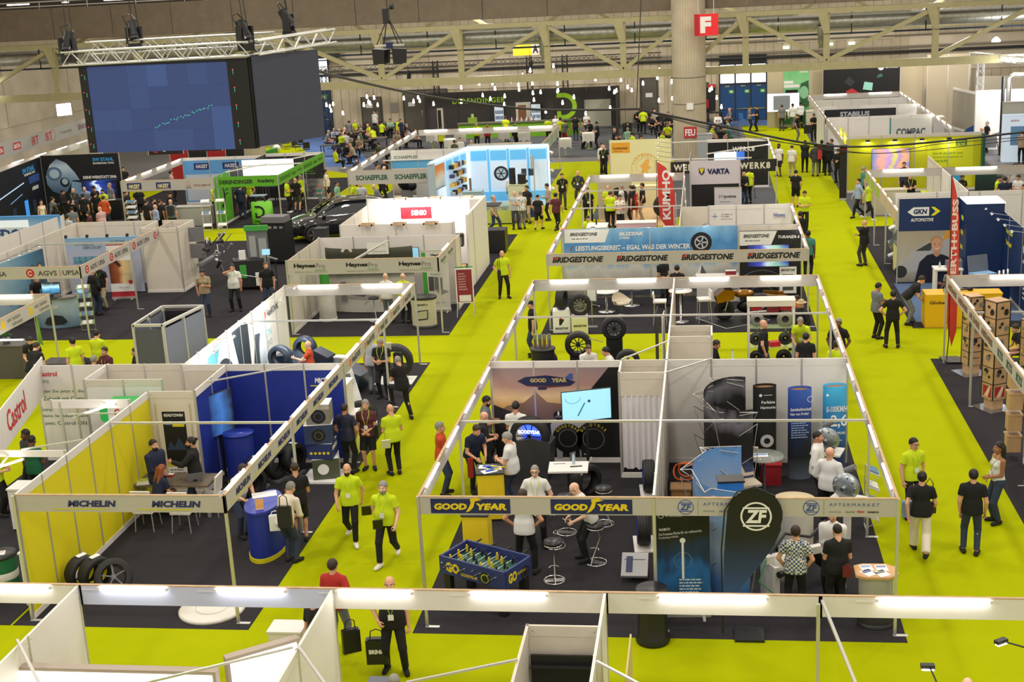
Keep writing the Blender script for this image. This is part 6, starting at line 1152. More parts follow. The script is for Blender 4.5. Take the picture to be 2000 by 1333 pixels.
for s in(-1,1):
 G().pH([(1.3,s*.86,1.06),(.5,s*.66,1.5),(0,s*.64,1.58),(-1.0,s*.64,1.56),(-1.8,s*.68,1.42),(-2.15,s*.8,1.08)],.035,6).out('pillar_trim',CARP,t);G().pH([(1.2,s*.93,1.08),(-2.1,s*.9,1.1)],.012,6).out('chrome_strip',ST,t);G().ell((.95,s*1.05,1.12),(.1,.12,.08),10).out('mirror',CARP,t)
 G().ext([(0,0),(.28,.04),(.34,.12),(.05,.14)],TR((2.16,s*.52+(.16 if s<0 else-.16)*0,.70))@MR(s*.5,4,'Z')@RZ4@RX4@TR((-.17,0,.02)),.05).out('headlamp',mt('lamp_clear',(.75,.78,.8),.1,.5,em=.1),t)
 for x in(1.42,-1.4):
  G().lT([(.22,-.1),(.33,-.11),(.36,-.06),(.36,.06),(.33,.11),(.22,.1)],24,(x,s*.88,.36),'y').out('tyre',RU,t);g=G().lT([(.235,-.06),(.235,.06)],20,(x,s*.90,.36),'y')
  for k in Rg(5):
   a=2*PI*k/5;d=Vc((cos(a),0,sin(a)))
   for dd in(-.12,.12):e=Vc((cos(a+dd),0,sin(a+dd)));g.cB(Vc((x,s*.97,.36))+e*.11,(.03,.03,.23),0,e.to_track_quat('Z','Y').to_matrix())
  g.out('rim',mt('rim_grey',(.4,.4,.42),.3,.8),t)
  G().pH([(x+.42*cos(a),s*.965,.36+.42*sin(a)) for a in(PI*i/12 for i in Rg(13))],.03,6).out('wheel_arch',BK,t)
g=G()
for k in Rg(6):g.box(2.26,2.33,-.42,.42,.5+k*.055,.515+k*.055)
g.out('grille_slat',ST,t);G().box(2.2,2.29,-.45,.45,.48,.84).out('grille',BK,t);G().box(2.1,2.32,-.72,.72,.3,.42).out('bumper',CARP,t);G().box(2.30,2.34,-.1,.1,.66,.74).out('emblem',ST,t);G().box(2.29,2.33,-.26,.26,.42,.52).out('number_plate',BK,t)
t=th('test_bench','dark green trimmed diagnostic cabinet with tall board and small screen','machine',(-17.3,48.3,0),.1)
G().box(-.55,.55,-.35,.35,.15,1.15).out('cabinet',hX('1e2022'),t);G().box(-.3,-.05,-.36,-.35,.5,1.0).out('green_label',HG,t);G().box(-.05,.75,.15,.2,.3,2.2).out('board',hX('6a6e70'),t);G().box(-.1,.8,.1,.22,2.2,2.4).out('green_top',HG,t);G().box(.05,.3,.1,.15,1.2,2.0).out('panel',hX('9a9c9c'),t);G().box(.4,.7,.1,.15,.9,1.9).out('panel',hX('9a9c9c'),t);G().cB((.75,-.3,1.45),(.3,.04,.22),0,MR(-.3,3,'X')).out('screen',mt('laptop_screen'),t);G().cyl((.75,-.25,.5),(.75,-.28,1.4),.02).out('post',BK,t);G().box(-.35,-.1,-.1,0,1.15,1.5).out('paper',PA,t);[G().cyl((x,y,.07),(x+.05,y,.07),.07).out('castor',GP,t) for x in(-.5,.45) for y in(-.3,.3)];G().box(.3,.55,-.45,-.4,.2,.7).out('white_sheet',PA,t)
t=th('sensor_bar','thin measuring stand with a long white bar behind the young man','stand',(-15.9,47.2,0));G().cyl((0,0,0),(0,0,1.35),.02).out('pole',BK,t);G().box(-.25,.25,-.2,.2,0,.02).out('foot',hX('a8a89c'),t);G().cB((-.1,0,1.4),(.4,.12,.04),0,MR(.3,3,'Y')).out('head',GP,t);G().cyl((-1.5,.2,.75),(0,0,.55),.02).out('bar',ST,t)
t=th('tester_cabinet','tall black tester cabinet on castors in front of the car','machine',(-17.6,53.0,0),-.1);G().box(-.6,.5,-.4,.4,.1,1.75).out('cabinet',BK,t);G().box(-.5,.5,-.5,.2,1.75,2.0).out('printer',GP,t);g=G();[g.box(-.5+k*.25,-.35+k*.25,-.42,-.4,1.5,1.6) for k in Rg(4)];g.out('button_row',ST,t);bxt('pedestal','small black pedestal with grey device in front of the car','pedestal',(-16.1,54.2,0),(.5,.5,1.2),hX('3a3c40'))
for i in Rg(6):p=at(340+(i%3)*26,468+(i//3)*18,.6);chr_('black shell chair with chrome legs by the cream cabin',(p.x,p.y,0),.4*i,BK,ST,'black chairs beside the cream cabin')
t=th('wheel_aligner','robot like grey and chrome wheel alignment arms on the cream cabin side','machine',(-19.2,49.3,0));r=random.Random(3)
G().box(-.2,.0,-1.0,1.2,.9,1.0).out('shelf',GP,t)
for k in Rg(26):a=Vc((r.uniform(.0,.7),r.uniform(-.8,.8),r.uniform(.7,1.9)));b=a+Vc((r.uniform(-.28,.28),r.uniform(-.2,.2),r.uniform(-.3,.3)));G().cyl(a,b,.02+.04*(k%2),n=8).out('arm_segment',(BK,ST,GP)[k%3],t)
for k,z in En((1.8,1.15)):G().box(-.55,.05,-.62,-.55,z,z+.55).out('screen',GP,t)
t,f=fas('cream front fascia with red round emblem and association name',-24.6,41.25,0,3.95,z0=2.1)
for u in(-.75,1.85):f.dC(u+.35,.2,.15,hX('b8302c'));f.rG(u+.35,.2,.08,.025,P,.007,a0=30,a1=330);f.tx('AGVS',u+.62,.11,.68,.17,hX('4a4844'),.02);f.rc(u+1.40,.08,u+1.42,.3,hX('b8302c'));f.tx('UPSA',u+1.5,.11,.6,.17,hX('4a4844'),.02)
t,f=fas('cream side fascia with four association names receding',-20.62,41.25,H90,8.1,z0=2.1)
for k in Rg(4):u=.3+k*1.95;f.dC(u+.15,.2,.14,hX('b8302c'));f.rG(u+.15,.2,.07,.025,P,.007,a0=30,a1=330);f.tx('AGVS',u+.4,.11,.5,.17,hX('5a5850'),.02);f.rc(u+.98,.08,u+1.0,.3,hX('b8302c'));f.tx('UPSA',u+1.06,.11,.48,.17,hX('5a5850'),.02)
pst('corner post of the association stand',-20.62,41.25);pst('middle post of the association side fascia',-20.62,45.3);bar('aluminium bar over the association stand',(-24.6,45.3,2.48),(-20.7,45.3,2.48))
part('cream back wall of the association stand',-24.7,49.6,0,3.6,n=3,m=CR,rail=1,rm=CR);part('cream left wall of the association stand',-24.7,41.3,H90,8.3,n=6,m=CR,rm=CR)
for lb,x,y,rz,L in(('cream cabin front at the association stand corner',-21.3,47.9,0,1.45),('cream cabin side at the association stand corner',-19.85,47.9,H90,1.7),('cream cabin rear at the association stand corner',-21.3,49.6,0,1.45),('cream cabin inner side at the association stand corner',-21.3,47.9,H90,1.7)):part(lb,x,y,rz,L,n=1,m=CR,rm=CR)
t=th('fabric_wall','pale blue fabric wall with job diagrams of the association','display wall',(-24.4,47.9,0),.03);G().box(0,2.95,-.04,.04,.05,2.2).out('fabric',gr('agvs_print',[(0,'a8aec4'),(.6,'b4b8cc'),(.85,'a0b4cc'),(1,'7aa8cc')],2,.15,2),t);f=Fr(t,(0,-.042,0));f.tx('AUTOBERUFE',.4,1.9,.75,.12,hX('5a5e66'),.0);f.tx('HABEN ZUKUNFT',.7,1.76,.75,.12,hX('5a5e66'),.0);f.tx('LES MÉTIERS',1.8,2.0,.6,.1,hX('5a5e66'),.0);r=random.Random(5)
for k in Rg(10):u,v=(.25+(k%5)*.24,1.2-(k//5)*.38) if k<4 else(1.6+((k-4)%3)*.36,1.25-((k-4)//3)*.4);f.rc(u,v,u+.3,v+.27,hX('5a90a8'),.004);f.pA(u+.03,v+.2,.2,2,hX('88b0c0'),.07,seed=k)
f.dC(2.05,.5,.05,hX('b8302c'));f.pA(2.15,.5,.5,1,GP,.05);[G().cB((u,0,2.26),(.08,.1,.1)).out('lamp',BK,t) for u in(.05,.9,1.7,2.5)]
t,f=rup('white and red roll up banner with ink bottle picture',(-21.85,46.9,0),.1,.9,2.15,PA);f.rc(.01,.1,.89,.3,hX('b02830'),.002);f.rc(.02,.62,.88,1.5,gr('ink_print',[(0,'6a2a18'),(.4,'a85a30'),(.6,'e8c890'),(1,'b8b090')],0,.4,2),.002);f.poly([(.04,1.9),(.5,1.3),(.42,1.25),(.02,1.6)],hX('3a2420'),.004);f.tx('Avec nous',.28,1.85,.35,.08,BK,.03);f.tx('sur la bonne',.32,1.72,.42,.08,BK,.03);f.tx('voie.',.34,1.6,.2,.08,BK,.03);f.dC(.78,.66,.08,hX('b02830'),.006);f.tx('UPSA | AGVS',.3,.42,.4,.06,hX('b04a48'),.0);f.rc(.01,2.08,.89,2.12,hX('b02830'),.003)
t=th('banner_wall','slanted blue banner wall with two smiling portraits','display wall',(-24.5,42.2,0),H90-.12);G().box(0,3.3,-.03,.03,.3,2.3).out('banner',gr('blue_waves',[(0,'9ab0bc'),(.4,'7a9eb4'),(.7,'4a7a96'),(1,'345a74')],0,.5,2.5),t);f=Fr(t,(0,-.032,0))
for u in(2.5,2.95):f.poly([(u-.22,1.0),(u-.16,1.4),(u+.16,1.4),(u+.22,1.0)],hX('3a4a5c'),.004);f.dC(u,1.62,.13,hX('c09078'),.006,ry=.19);f.dC(u,1.74,.14,hX('2c2420'),.005,ry=.11);f.line([(u-.05,1.54),(u+.05,1.54)],.02,P,.008)
f.dC(.5,1.85,.08,hX('b8302c'),.004);f.tx('AGVS UPSA',.62,1.8,.6,.1,hX('6a4a48'),.0);f.tx('DE L\'AUTOMOBILE',.9,.7,1.2,.16,hX('5a7080'),.0);f.tx('LES MÉTIERS',1.0,.9,.8,.13,hX('5a7080'),.0);[spa('arm lamp over the slanted blue banner',-24.3+.1,42.6+k*.75,2.45,H90,.35,'arm lamps over the slanted blue banner') for k in Rg(4)]
t=th('curved_counter','curved counter with car picture under a lit screen','counter',(-22.5,42.9,0),.15);g=G();vs=[]
for z in(.02,1.05):
 for i in Rg(13):a=-1.1+2.2*i/12;vs.append((.85*sin(a),.3-.55*cos(a),z))
g.add(vs,[(i,i+1,14+i,13+i) for i in Rg(12)],0,1).out('front',gr('counter_car',[(0,'6a8aa0'),(.5,'9ab0bc'),(1,'a8bcc4')],2,.4,3),t);G().ext([(-.85,.2),(-.7,-.15),(-.35,-.32),(.35,-.32),(.7,-.15),(.85,.2)],TR((0,0,1.05)),.05).out('top',hX('6e6a64'),t);f=Fr(t,(-.45,-.27,0));f.poly([(.05,.2),(.15,.4),(.4,.5),(.7,.45),(.85,.25),(.7,.15),(.2,.15)],hX('20262c'),.02);f.tx('HABEN ZUKUNFT',.0,.72,.6,.1,P,.02,n=.03)
tv('lit computer screen with car image on the curved counter',(-22.55,42.75,1.42),.1,.62,.4,gr('pc_screen',[(0,'14202c'),(.4,'4a90c0'),(.6,'a8d8f0'),(1,'1c1c24')],2,.5,3,em=.9),stand=.32);ltp('red and dark laptop at the end of the curved counter',(-21.85,43.2,1.1),-.4)
rck('green leaflet rack at the corner post of the association stand',(-21.15,42.3,0),.3,.45,1.6,5,hX('8a9a6a'))
t,f=fas('cream side fascia with small yellow emblem and lubricant lettering',-19.75,30.5,H90,6.8,z0=2.08)
for k in Rg(4):u=.5+k*1.65;f.rc(u,.1,u+.2,.34,hX('d8b820'));f.tx('eni suisse',u+.35,.22,.75,.13,hX('6a6650'),.0);f.tx('Lubricants',u+.6,.06,.6,.12,hX('6a6650'),.0)
t,f=fas('cream front beam of the lubricant stand',-23,37.3,0,3.25);tbs('tube lamp of the lubricant stand near its corner','tubes of the lubricant stand',[(-20.9,37.24)],0,1.2,2.47);tbs('near tube lamp of the lubricant stand','near tube of the lubricant stand',[(-19.6,34.3)],0,.9,1.9);pst('slim post at the corner of the lubricant stand',-19.75,37.3)
t=bxt('counter','grey bar counter with plant pot at the left edge','counter',(-21.2,37.0,0),(1.2,.6,1.05),hX('54504c'),kk=0);t=th('potted_plant','small green plant in a grey pot on the bar counter','plant',(-21.2,37.0,1.05));G().lT([(0,0),(.1,0),(.12,.18),(0,.18)],14).out('pot',GP,t);g=G();r=random.Random(2)
for k in Rg(24):a=r.uniform(0,6.28);g.pH([(0,0,.17),(.08*cos(a),.08*sin(a),.3),(.2*cos(a),.2*sin(a),.3+r.uniform(-.05,.15))],.008,4)
g.out('leaves',hX('3a6a2a'),t);t=th('pennant','narrow green pennant on a pole by the lubricant stand','flag',(-20.5,37.6,0));G().cyl((0,0,0),(0,0,2.2),.012).out('pole',ALU,t);G().ext([(0,.9),(.16,.8),(.06,2.15)],RX4,.006).out('pennant_cloth',hX('7aa838'),t)
sqt('dark table where the four lubricant guests sit',(-19.0,36.1,0),1.1,.7,.75,top=hX('3c3a38'))
t=part('white laminated back side of the tool maker roof wall',-29.2,47.5,.52,6.6,h=.9,n=4,m=WH,rail=0,pli=0,z0=1.9) if 0 else None
t=th('tool_maker_wall','blue and white illuminated tool maker wall with blue lettering','display wall',(-31.5,51.2,0));G().box(0,5.3,-.1,.1,0,2.55).out('wall',gr('gedore_print',[(0,'2a6ab0'),(.5,'4a90cc'),(.7,'b8d4ec'),(1,'3a88cc')],2,.2,2),t);f=Fr(t,(0,-.105,0));f.rc(1.2,2.1,4.0,2.4,hX('dce6f0',em=.3),.004);f.tx('GEDORE',2.0,1.62,2.3,.42,hX('2c4a8a'),.05,n=.012);f.rc(.9,1.2,4.6,2.1,hX('cfd8e2'),.006);f.pA(2.2,1.42,1.5,1,GP,.08,n=.01)
t=part('white rear of the tool maker wall, three panels towards the camera',-26.2,51.6,-H90-.06,8.5,n=5,h=2.5,m=WH,rail=0,pli=0,back=WH)
t=part('dark wall with big blue grey tool picture and white slogan',-34.5,66.3,.02,4.3,h=3.15,n=1,m=hX('14161c'),rail=0,pli=0);f=pf(t,.02);f.M=f.M@Matrix.Diagonal((.92,.92,1,1))
sl=gr('steel_print',[(0,'3a5a80'),(.4,'7a98b8'),(.75,'c4d8ec'),(1,'6a86a4')],2,.25,2)
f.poly([(.22,1.75),(.2,2.2),(.5,2.85),(.95,3.2),(1.5,2.95),(1.95,2.4),(2.2,1.95),(1.75,1.95),(1.35,1.3),(1.0,1.15),(.5,1.35)],sl,.01,'tool_print');f.dC(.72,2.35,.46,hX('5a7a9c'),.014,ry=.4);f.dC(.72,2.35,.3,hX('b8cee4'),.016,ry=.26);f.dC(1.28,1.85,.28,hX('1a1e26'),.014);f.dC(1.3,1.9,.18,hX('a8c0d8'),.016);f.poly([(1.55,1.2),(1.7,1.9),(2.3,1.8),(2.45,1.3),(2.2,.9)],hX('7ea6cc'),.008)
f.tx('SW STAHL',3.1,2.98,1.25,.2,hX('3a98d8'),.05);f.tx('PROFESSIONAL TOOLS',3.1,2.82,1.25,.1,P,.04);f.tx('DEINE WERKSTATT DNA',2.4,2.0,2.0,.17,P,.05);f.tx('YOUR WORKSHOP DNA',3.3,1.86,1.1,.09,hX('3a98d8'),.03)
t=part('dark blue side wall with glowing workshop picture',-33.2,56.0,H90+.126,10.35,h=3.1,n=1,m=gr('workshop_blue',[(0,'0a0e1c'),(.5,'101a3c'),(.8,'1c2e78'),(1,'16204a')],1,.3,2),rail=0,pli=0);f=pf(t,.02);f.M=f.M@Matrix.Diagonal((1,.93,1,1));f.tx('SW STAHL',7.6,2.75,1.7,.28,hX('3a98d8'),.05);f.tx('PROFESSIONAL TOOLS',7.8,2.6,1.5,.12,P,.04);f.line([(3.6,1.9),(7.6,2.3)],.06,hX('b8d0f0',em=.5),.01);f.line([(5.5,1.5),(7.2,1.75)],.04,hX('8ab0e0',em=.4),.01);f.tx('AUFBAUEN',8.6,1.7,.9,.2,P,.05);f.rc(8.3,2.1,9.8,2.5,hX('2a4a90'),.008);f.tx('SW STAHL',.8,1.9,1.6,.3,hX('3a98d8'),.05)
[f.rc(u,.5,u+.5,1.2,hX('26324a'),.01) for u in(5.6,8.4)];f.rc(7.3,.5,7.8,1.35,hX('3a8ae0',em=.5),.012)
tv('dark screen with bright shapes on the tool picture wall',(-31.35,66.1,1.3),.02,1.9,.95,gr('night_screen',[(0,'0a1020'),(.3,'1c2e70'),(.42,'c8d8ff'),(.5,'203a90'),(1,'0a0c18')],0,.6,3,em=.8))
for i,(x,y,d) in En(((-31.4,64.3,(1.2,.6,1.0)),(-30.0,64.6,(1.0,.6,1.0)),(-32.2,63.6,(.9,.6,1.0)))):bxt('counter','black sales counter in front of the tool picture wall, %s'%('middle one','right one','left one')[i],'counter',(x,y,0),d,BK,top=hX('25262a'))
bxt('tool_case','dark red open tool case on the black sales counter','case',(-31.6,64.2,1.0),(.6,.4,.1),hX('5a1a20'),kk=0);lfl('white catalogue on the black sales counter',(-30.1,64.5,1.0),.3,.5,.35)
t,f=fas('cream fascia with two blue tool maker plates and a remote logo',-27.6,60.5,0,4.6,z0=2.0)
for u in(.3,1.75):f.rc(u,.08,u+.72,.4,NAVY,.003,'sign_plate');f.tx('HAZET',u+.08,.15,.56,.18,hX('e0d8a0'),.05,.1,n=.008);f.line([(u+.05,.11),(u+.67,.11)],.02,hX('d8b840'),.007)
f.rG(3.35,.3,.1,.015,hX('b85a50'),.004);f.poly([(3.2,.06),(3.25,.18),(3.45,.18),(3.5,.06)],hX('8a8884'),.004);f.tx('SWISS REMOTE',3.6,.15,.85,.1,hX('8a5a54'),.02)
AG=mt('academy_green',S('5aa420'),.5)
t,f=fas('green academy fascia with black lettering',-23.0,60.95,0,3.0,z0=2.0,m=AG,batten=0);f.tx('DERENDINGER',.12,.14,1.65,.2,BK,.03);f.tx('Academy',1.98,.12,.85,.24,BK,.03)
t,f=fas('receding green academy fascia with grey green lettering',-20.0,61.0,H90,7.8,z0=2.0,m=AG,batten=0);[f.tx(s,u,.15,w_,.2,hX('38641c'),.01) for s,u,w_ in(('DERENDINGER',.15,1.75),('Hotline',2.1,.7),('Academy',3.0,.85),('DERENDINGER',4.1,1.6),('Hotline',5.9,.65),('Academy',6.75,.8))]
sbm('lit left beam of the hand tool stand',-27.6,60.6,68.4,1,'tube lamp on the left beam of the hand tool stand','tubes of the hand tool stand',4,1.2)
for lb,x,y in(('front left post of the hand tool stand',-27.6,60.5),('post between hand tool and academy fascia',-23.0,60.95),('front right post of the academy stand',-20.0,60.95),('post midway along the receding green fascia',-20.0,65.0),('far end post of the receding green fascia',-20.0,68.9)):pst(lb,x,y)
t=part('light blue rear wall with two tool maker plates',-27.6,68.4,0,4.4,n=3,m=hX('5a9ad0'));f=pf(t);[(f.rc(u,1.85,u+.9,2.2,NAVY,.004),f.tx('HAZET',u+.12,1.93,.66,.19,hX('c8c8c8'),.05,.1,n=.008)) for u in(.6,2.2)];f.rc(.1,.2,4.2,1.6,hX('b8c0cc'),.003)
t=part('dark grey academy divider with green end panel',-23.2,60.9,H90,8.2,n=7,m=[mt('print_green',S('58a828'),.5),mt('print_green'),hX('2e2c30'),hX('2e2c30'),hX('2e2c30'),hX('2e2c30'),hX('2e2c30')],rail=0);f=pf(t);f.rG(.9,1.4,.55,.18,BK,.004,a0=-90,a1=60);f.pA(1.5,1.8,.5,3,hX('2e6414'),.2);[f.pA(2.5+k*1.15,1.9,.8,6,hX('4a6a3a'),.14,seed=k) for k in Rg(4)];[f.poly([(2.5+k*1.2,.2),(3.2+k*1.2,.3),(3.0+k*1.2,.9)],hX('6a4a4c'),.005) for k in Rg(4)]
t=part('dark academy rear wall with green text and tool pictures',-23.2,69.0,0,3.2,n=3,m=hX('2c2c2e'),rm=WH);f=pf(t);f.rG(.1,1.7,.5,.16,AG,.004,a0=0,a1=90);[f.pA(.9+k*1.1,2.0,.8,6,hX('5a8a3a'),.13,seed=k+3) for k in Rg(2)];f.rc(1.0,.15,3.1,1.1,gr('tool_photo',[(0,'3a3836'),(.4,'8a8884'),(.6,'4a4a52'),(1,'a8a49c')],0,.9,4),.005)
for x in(-22.9,-21.6):tv('white lit training screen hanging in the academy stand',(x+.4,65.2,2.3),0,1.4,.8,mt('white_screen'),cat='screen')
bar('long white lit rail over the academy stand',(-23.0,64.5,2.48),(-20.0,65.0,2.48),.06,WH);bar('thin diagonal rail over the academy stand',(-23.1,62.5,2.5),(-20.1,68.5,2.5),.05,WH)
t=th('promo_counter','lime counter with big black letter D and one dark word below','counter',(-21.35,62.2,0),.05);G().lT([(1.0,0),(1.04,.04),(1.0,1.05),(0,1.05)],20,sx=.52,sy=.35).out('body',mt('promo_green',S('6cbc20'),.5),t);f=Fr(t,(-.5,-.36,0));f.rG(.42,.62,.30,.1,BK,.01,a0=-90,a1=90);f.rc(.24,.82,.44,.92,BK,.01);f.rc(.24,.32,.44,.42,BK,.01);f.rc(.24,.42,.33,.58,BK,.01);f.tx('Diagnostic',.2,.1,.62,.13,BK,.02,n=.012)
G().pH([(-.25,0,.02),(-.2,0,.18),(0,0,.25),(.2,0,.18),(.25,0,.02)],.05,8).out('black_case',BK,loc=(-21.4,62.2,1.05),lb_='rounded black case lying on the lime counter',cat='case')
for i,(px,py) in En(((490,425),(600,0))[:1]):pass
for i,(x,y) in En(((-22.2,64.3),(-20.9,66.8),(-22.6,67.3))):sqt('dark bar table of the academy stand, %s'%('near the woman in yellow','by the receding fascia','at the rear')[i],(x,y,0),.8,.5,1.05,top=(hX('8aa0b4'),hX('4a4c50'),hX('4a4c50'))[i],leg=BK)
rck('white leaflet rack at the green end panel',(-23.5,60.4,0),.2,.4,1.5,3,WH);rck('white leaflet rack at the academy front post',(-22.8,60.5,0),.2,.4,1.5,3,WH);rck('grey parts rack at the hand tool stand corner',(-27.1,60.2,0),0,.5,1.6,6);bxt('cabinet','white tool cabinet beside the grey parts rack','cabinet',(-26.3,60.3,0),(.6,.5,1.0),WH,kk=0);bxt('workbench','white workbench where people crowd at the hand tool stand','bench',(-24.8,62.2,0),(1.8,.6,.95),hX('b0b0aa'),kk=0);bxt('tool_trolley','black tool trolley behind the man in a cap','trolley',(-24.0,64.2,0),(1.0,.6,1.3),hX('1c1e20'))
for i,x in En((-31.2,-29.2)):t,f=fas('dark fascia with red and white three letter logo, %s'%('left','right')[i],x,72.5+i*.8,.1,2.0,z0=2.2,z1=2.8,m=hX('221c1c'),batten=0);f.rG(.45,.3,.2,.07,hX('c02a2a'),.004,a0=60,a1=300);f.tx('QWP',.7,.15,.9,.32,P,.05)
part('red and black geometric wall behind the two dark logo fascia',-31.4,76,0,4.6,n=4,h=3.0,m=[hX('a82028'),hX('1c1a1c'),hX('a82028'),hX('1c1a1c')],rail=0,pli=0)
t,f=fas('grey receding fascia with small red logos at the left edge',-37.5,62,H90+.06,22,z0=2.8,z1=3.6,m=hX('a8a8a4'),batten=0)
for k in Rg(4):f.rc(1.5+k*2.2,.2,2.5+k*2.2,.6,hX('b83038'),.004);f.tx('SATA',1.6+k*2.2,.28,.8,.24,P,.04,n=.008)
for k in Rg(2):f.tx('IRT',10.6+k*1.9,.15,.9,.5,hX('b83038'),.02)
f.tx('Technologie',14.6,.25,1.8,.25,GP,.0);f.tx('SENSON',17.4,.25,1.5,.3,hX('7a5a6a'),.03);f.tx('SATA',19.7,.25,1.4,.3,hX('a85058'),.04);f.rG(13.6,.4,.35,.05,hX('c06a6a'),.004)
t,f=fas('cream lit beam below the grey receding fascia',-35.2,62,H90+.05,14,z0=2.6,z1=2.95);tbs('glowing tube on the cream beam at the left edge','tubes at the left edge',[(-35.1+-.05*k,62.5+k*2.6) for k in Rg(6)],H90+.05,1.4,3.02)
part('white panelled stand wall under the grey receding fascia',-36.5,62,H90+.05,18,n=8,h=2.6,m=hX('b8b4a4'))
for i in Rg(2):G().box(-.45,.45,-.05,.05,0,.7).out('flood_panel',mt('flood_white',(1,.97,.9),.4,em=4),loc=(-38.6+i*.9,78+i*2.5,4.1),rz=.9,lb_='white square flood panel above the receding fascia, %s'%('left','right')[i],cat='lamp')
SG=hX('2f5a48')
t,f=fas('cream fascia with two green bearing maker names',-16.75,61.5,0,4.15,z0=1.85,z1=2.5)
for u in(.38,2.25):f.tx('SCHAEFFLER',u,.2,1.55,.24,SG,.04)
sbm('lit left beam of the bearing maker stand',-16.75,61.6,77.4,1,'short tube along the left beam of the bearing maker stand','tubes on the left beam of the bearing maker stand',8,1.1);t,f=fas('lit rear beam of the bearing maker stand',-16.6,77.4,0,8.2);tbs('tube lamp on the rear beam of the bearing maker stand','tubes on the rear beam of the bearing maker stand',[(-15.6+k*2.05,77.34) for k in Rg(4)],0,1.35,2.48)
t,f=fas('right side fascia of the lit blue shop with pale prints',-8.42,64.5,H90,12.6,z0=1.9);[f.rc(.5+k*2.0,.05,1.8+k*2.0,.5,hX('8aa89a'),.003) for k in Rg(6)]
t=part('white and blue back wall with green bearing maker name',-16.3,68.6,0,4.2,n=3,m=WH);f=pf(t);f.rc(.03,.14,4.17,1.0,gr('gear_print',[(0,'6a5e50'),(.5,'b4a898'),(1,'c8c4bc')],2),.003);f.rc(.03,1.55,4.17,1.95,gr('water',[(0,'5aa8dc'),(1,'6ab8e4')],0,.5,2),.004);f.tx('SCHAEFFLER',.15,2.05,1.3,.16,hX('5a7a70'),.03)
for u,v,R in((1.5,.78,.38),(2.2,.75,.42)):f.rG(u,v,R,R*.45,hX('54524e'),.006,k=26);f.rG(u,v,R*.45,R*.2,hX('8a8680'),.008)
f.dC(2.95,.5,.2,BK,.006,ry=.14);bar('white rail across the bearing maker stand',(-16.7,68.5,2.0),(-12.3,68.5,2.0),.05,WH)
for lb,x,y in(('front left post of the bearing maker stand',-16.75,61.5),('rear post of the bearing maker stand',-16.7,72),('far right corner post of the lit shop',-8.42,77.3),('right corner post of the lit shop',-8.3,64.5)):pst(lb,x,y)
bxt('counter','white parts counter right of the engine in the bearing stand','counter',(-14.2,67.0,0),(.9,.7,1.1),hX('c4c2bc'),kk=0);t=th('engine','black engine on a pedestal in the bearing maker stand','exhibit',(-14.9,65.6,0));G().box(-.25,.25,-.2,.2,0,.9).out('pedestal',GP,t);G().ell((0,0,1.25),(.45,.3,.4),14).ell((.3,-.1,1.1),(.25,.25,.25),12).ell((-.25,-.1,1.45),(.2,.2,.25),12).out('engine_block',hX('1c1e22',.4,metal=.5),t)
for i in Rg(2):bxt('pedestal','white pedestal with a metal part by the lit blue shop, %s'%('taller','lower')[i],'pedestal',(-12.8-.0*i,63.0-i*1.6,0),(.5,.5,1.35-i*.5),WH,kk=0)
whl('silver clutch disc standing on the lower white pedestal',(-12.8,61.4,.85),.3,.2,.1,ST,6,cat='exhibit');part('cream cabin beside the bearing maker wall',-12.3,68.0,0,3.2,n=2,m=CR,rm=CR);part('cream cabin rear beside the bearing maker wall',-12.3,70.2,0,3.2,n=3,m=CR,rm=CR)
LB=mt('lit_blue_print',S('a8c8e0'),.4,em=.50);LB2=mt('lit_blue_band',S('5aa8d8'),.4,em=.45);LED=mt('led_strip',(.85,.93,1),.4,em=5)
t=part('back wall of the lit blue shop with windows and a tyre clock',-11.6,65.1,0,4.0,h=3.05,n=1,m=LB,rail=0,pli=0,back=hX('9ab4c8'));f=pf(t)
for k in Rg(4):f.rc(.12+k*.98,2.3,.92+k*.98,2.78,LB2,.004);f.rc(.12+k*.98,.9,.92+k*.98,2.2,mt('lit_white',S('c4d4e4'),.4,em=.35),.004);f.rc(.95+k*.98,.4,1.05+k*.98,2.85,LB2,.005)
f.rc(0,.3,4.0,.75,LB2,.006);f.dC(1.6,1.65,.36,hX('20242c'),.012,k=30);f.dC(1.6,1.65,.25,hX('b8c8d4'),.014,k=24);[f.line([(1.6,1.65),(1.6+.23*cos(a),1.65+.23*sin(a))],.05,hX('4a5460'),.016) for a in(2*PI*k/6 for k in Rg(6))]
for u,v in((2.6,1.5),(2.95,1.5),(2.65,.95)):f.rc(u,v,u+.25,v+.35,hX('3a4450'),.01)
for b in((0,4,-.03,2.9,2.96),(0,.06,-.03,.2,2.9),(3.94,4,-.03,.2,2.9)):G().box(b[0],b[1],-.04,-.02,b[3],b[4]).out('led_edge',LED,t)
t=part('shelf wall of the lit blue shop full of product packs',-12.5,59.9,H90-.17,5.3,h=3.05,n=1,m=LB,rail=0,pli=0,back=hX('9ab4c8'));f=pf(t);[f.rc(.15+k*1.0,2.3,.95+k*1.0,2.75,LB2,.004) for k in Rg(5)];G().box(0,5.3,-.04,-.02,2.9,2.96).out('led_edge',LED,t);f.rc(.3,.2,1.9,2.75,gr('orange_motion',[(0,'3a80b8'),(.4,'8ab8d8'),(.7,'e0e4e4'),(.85,'e89a40'),(1,'e07a20')],2,.4,2),.006)
r=random.Random(8)
for k in Rg(5):
 G().box(2.4,4.4,-.25,-.02,.6+k*.42,.63+k*.42).out('shelf_board',WH,t)
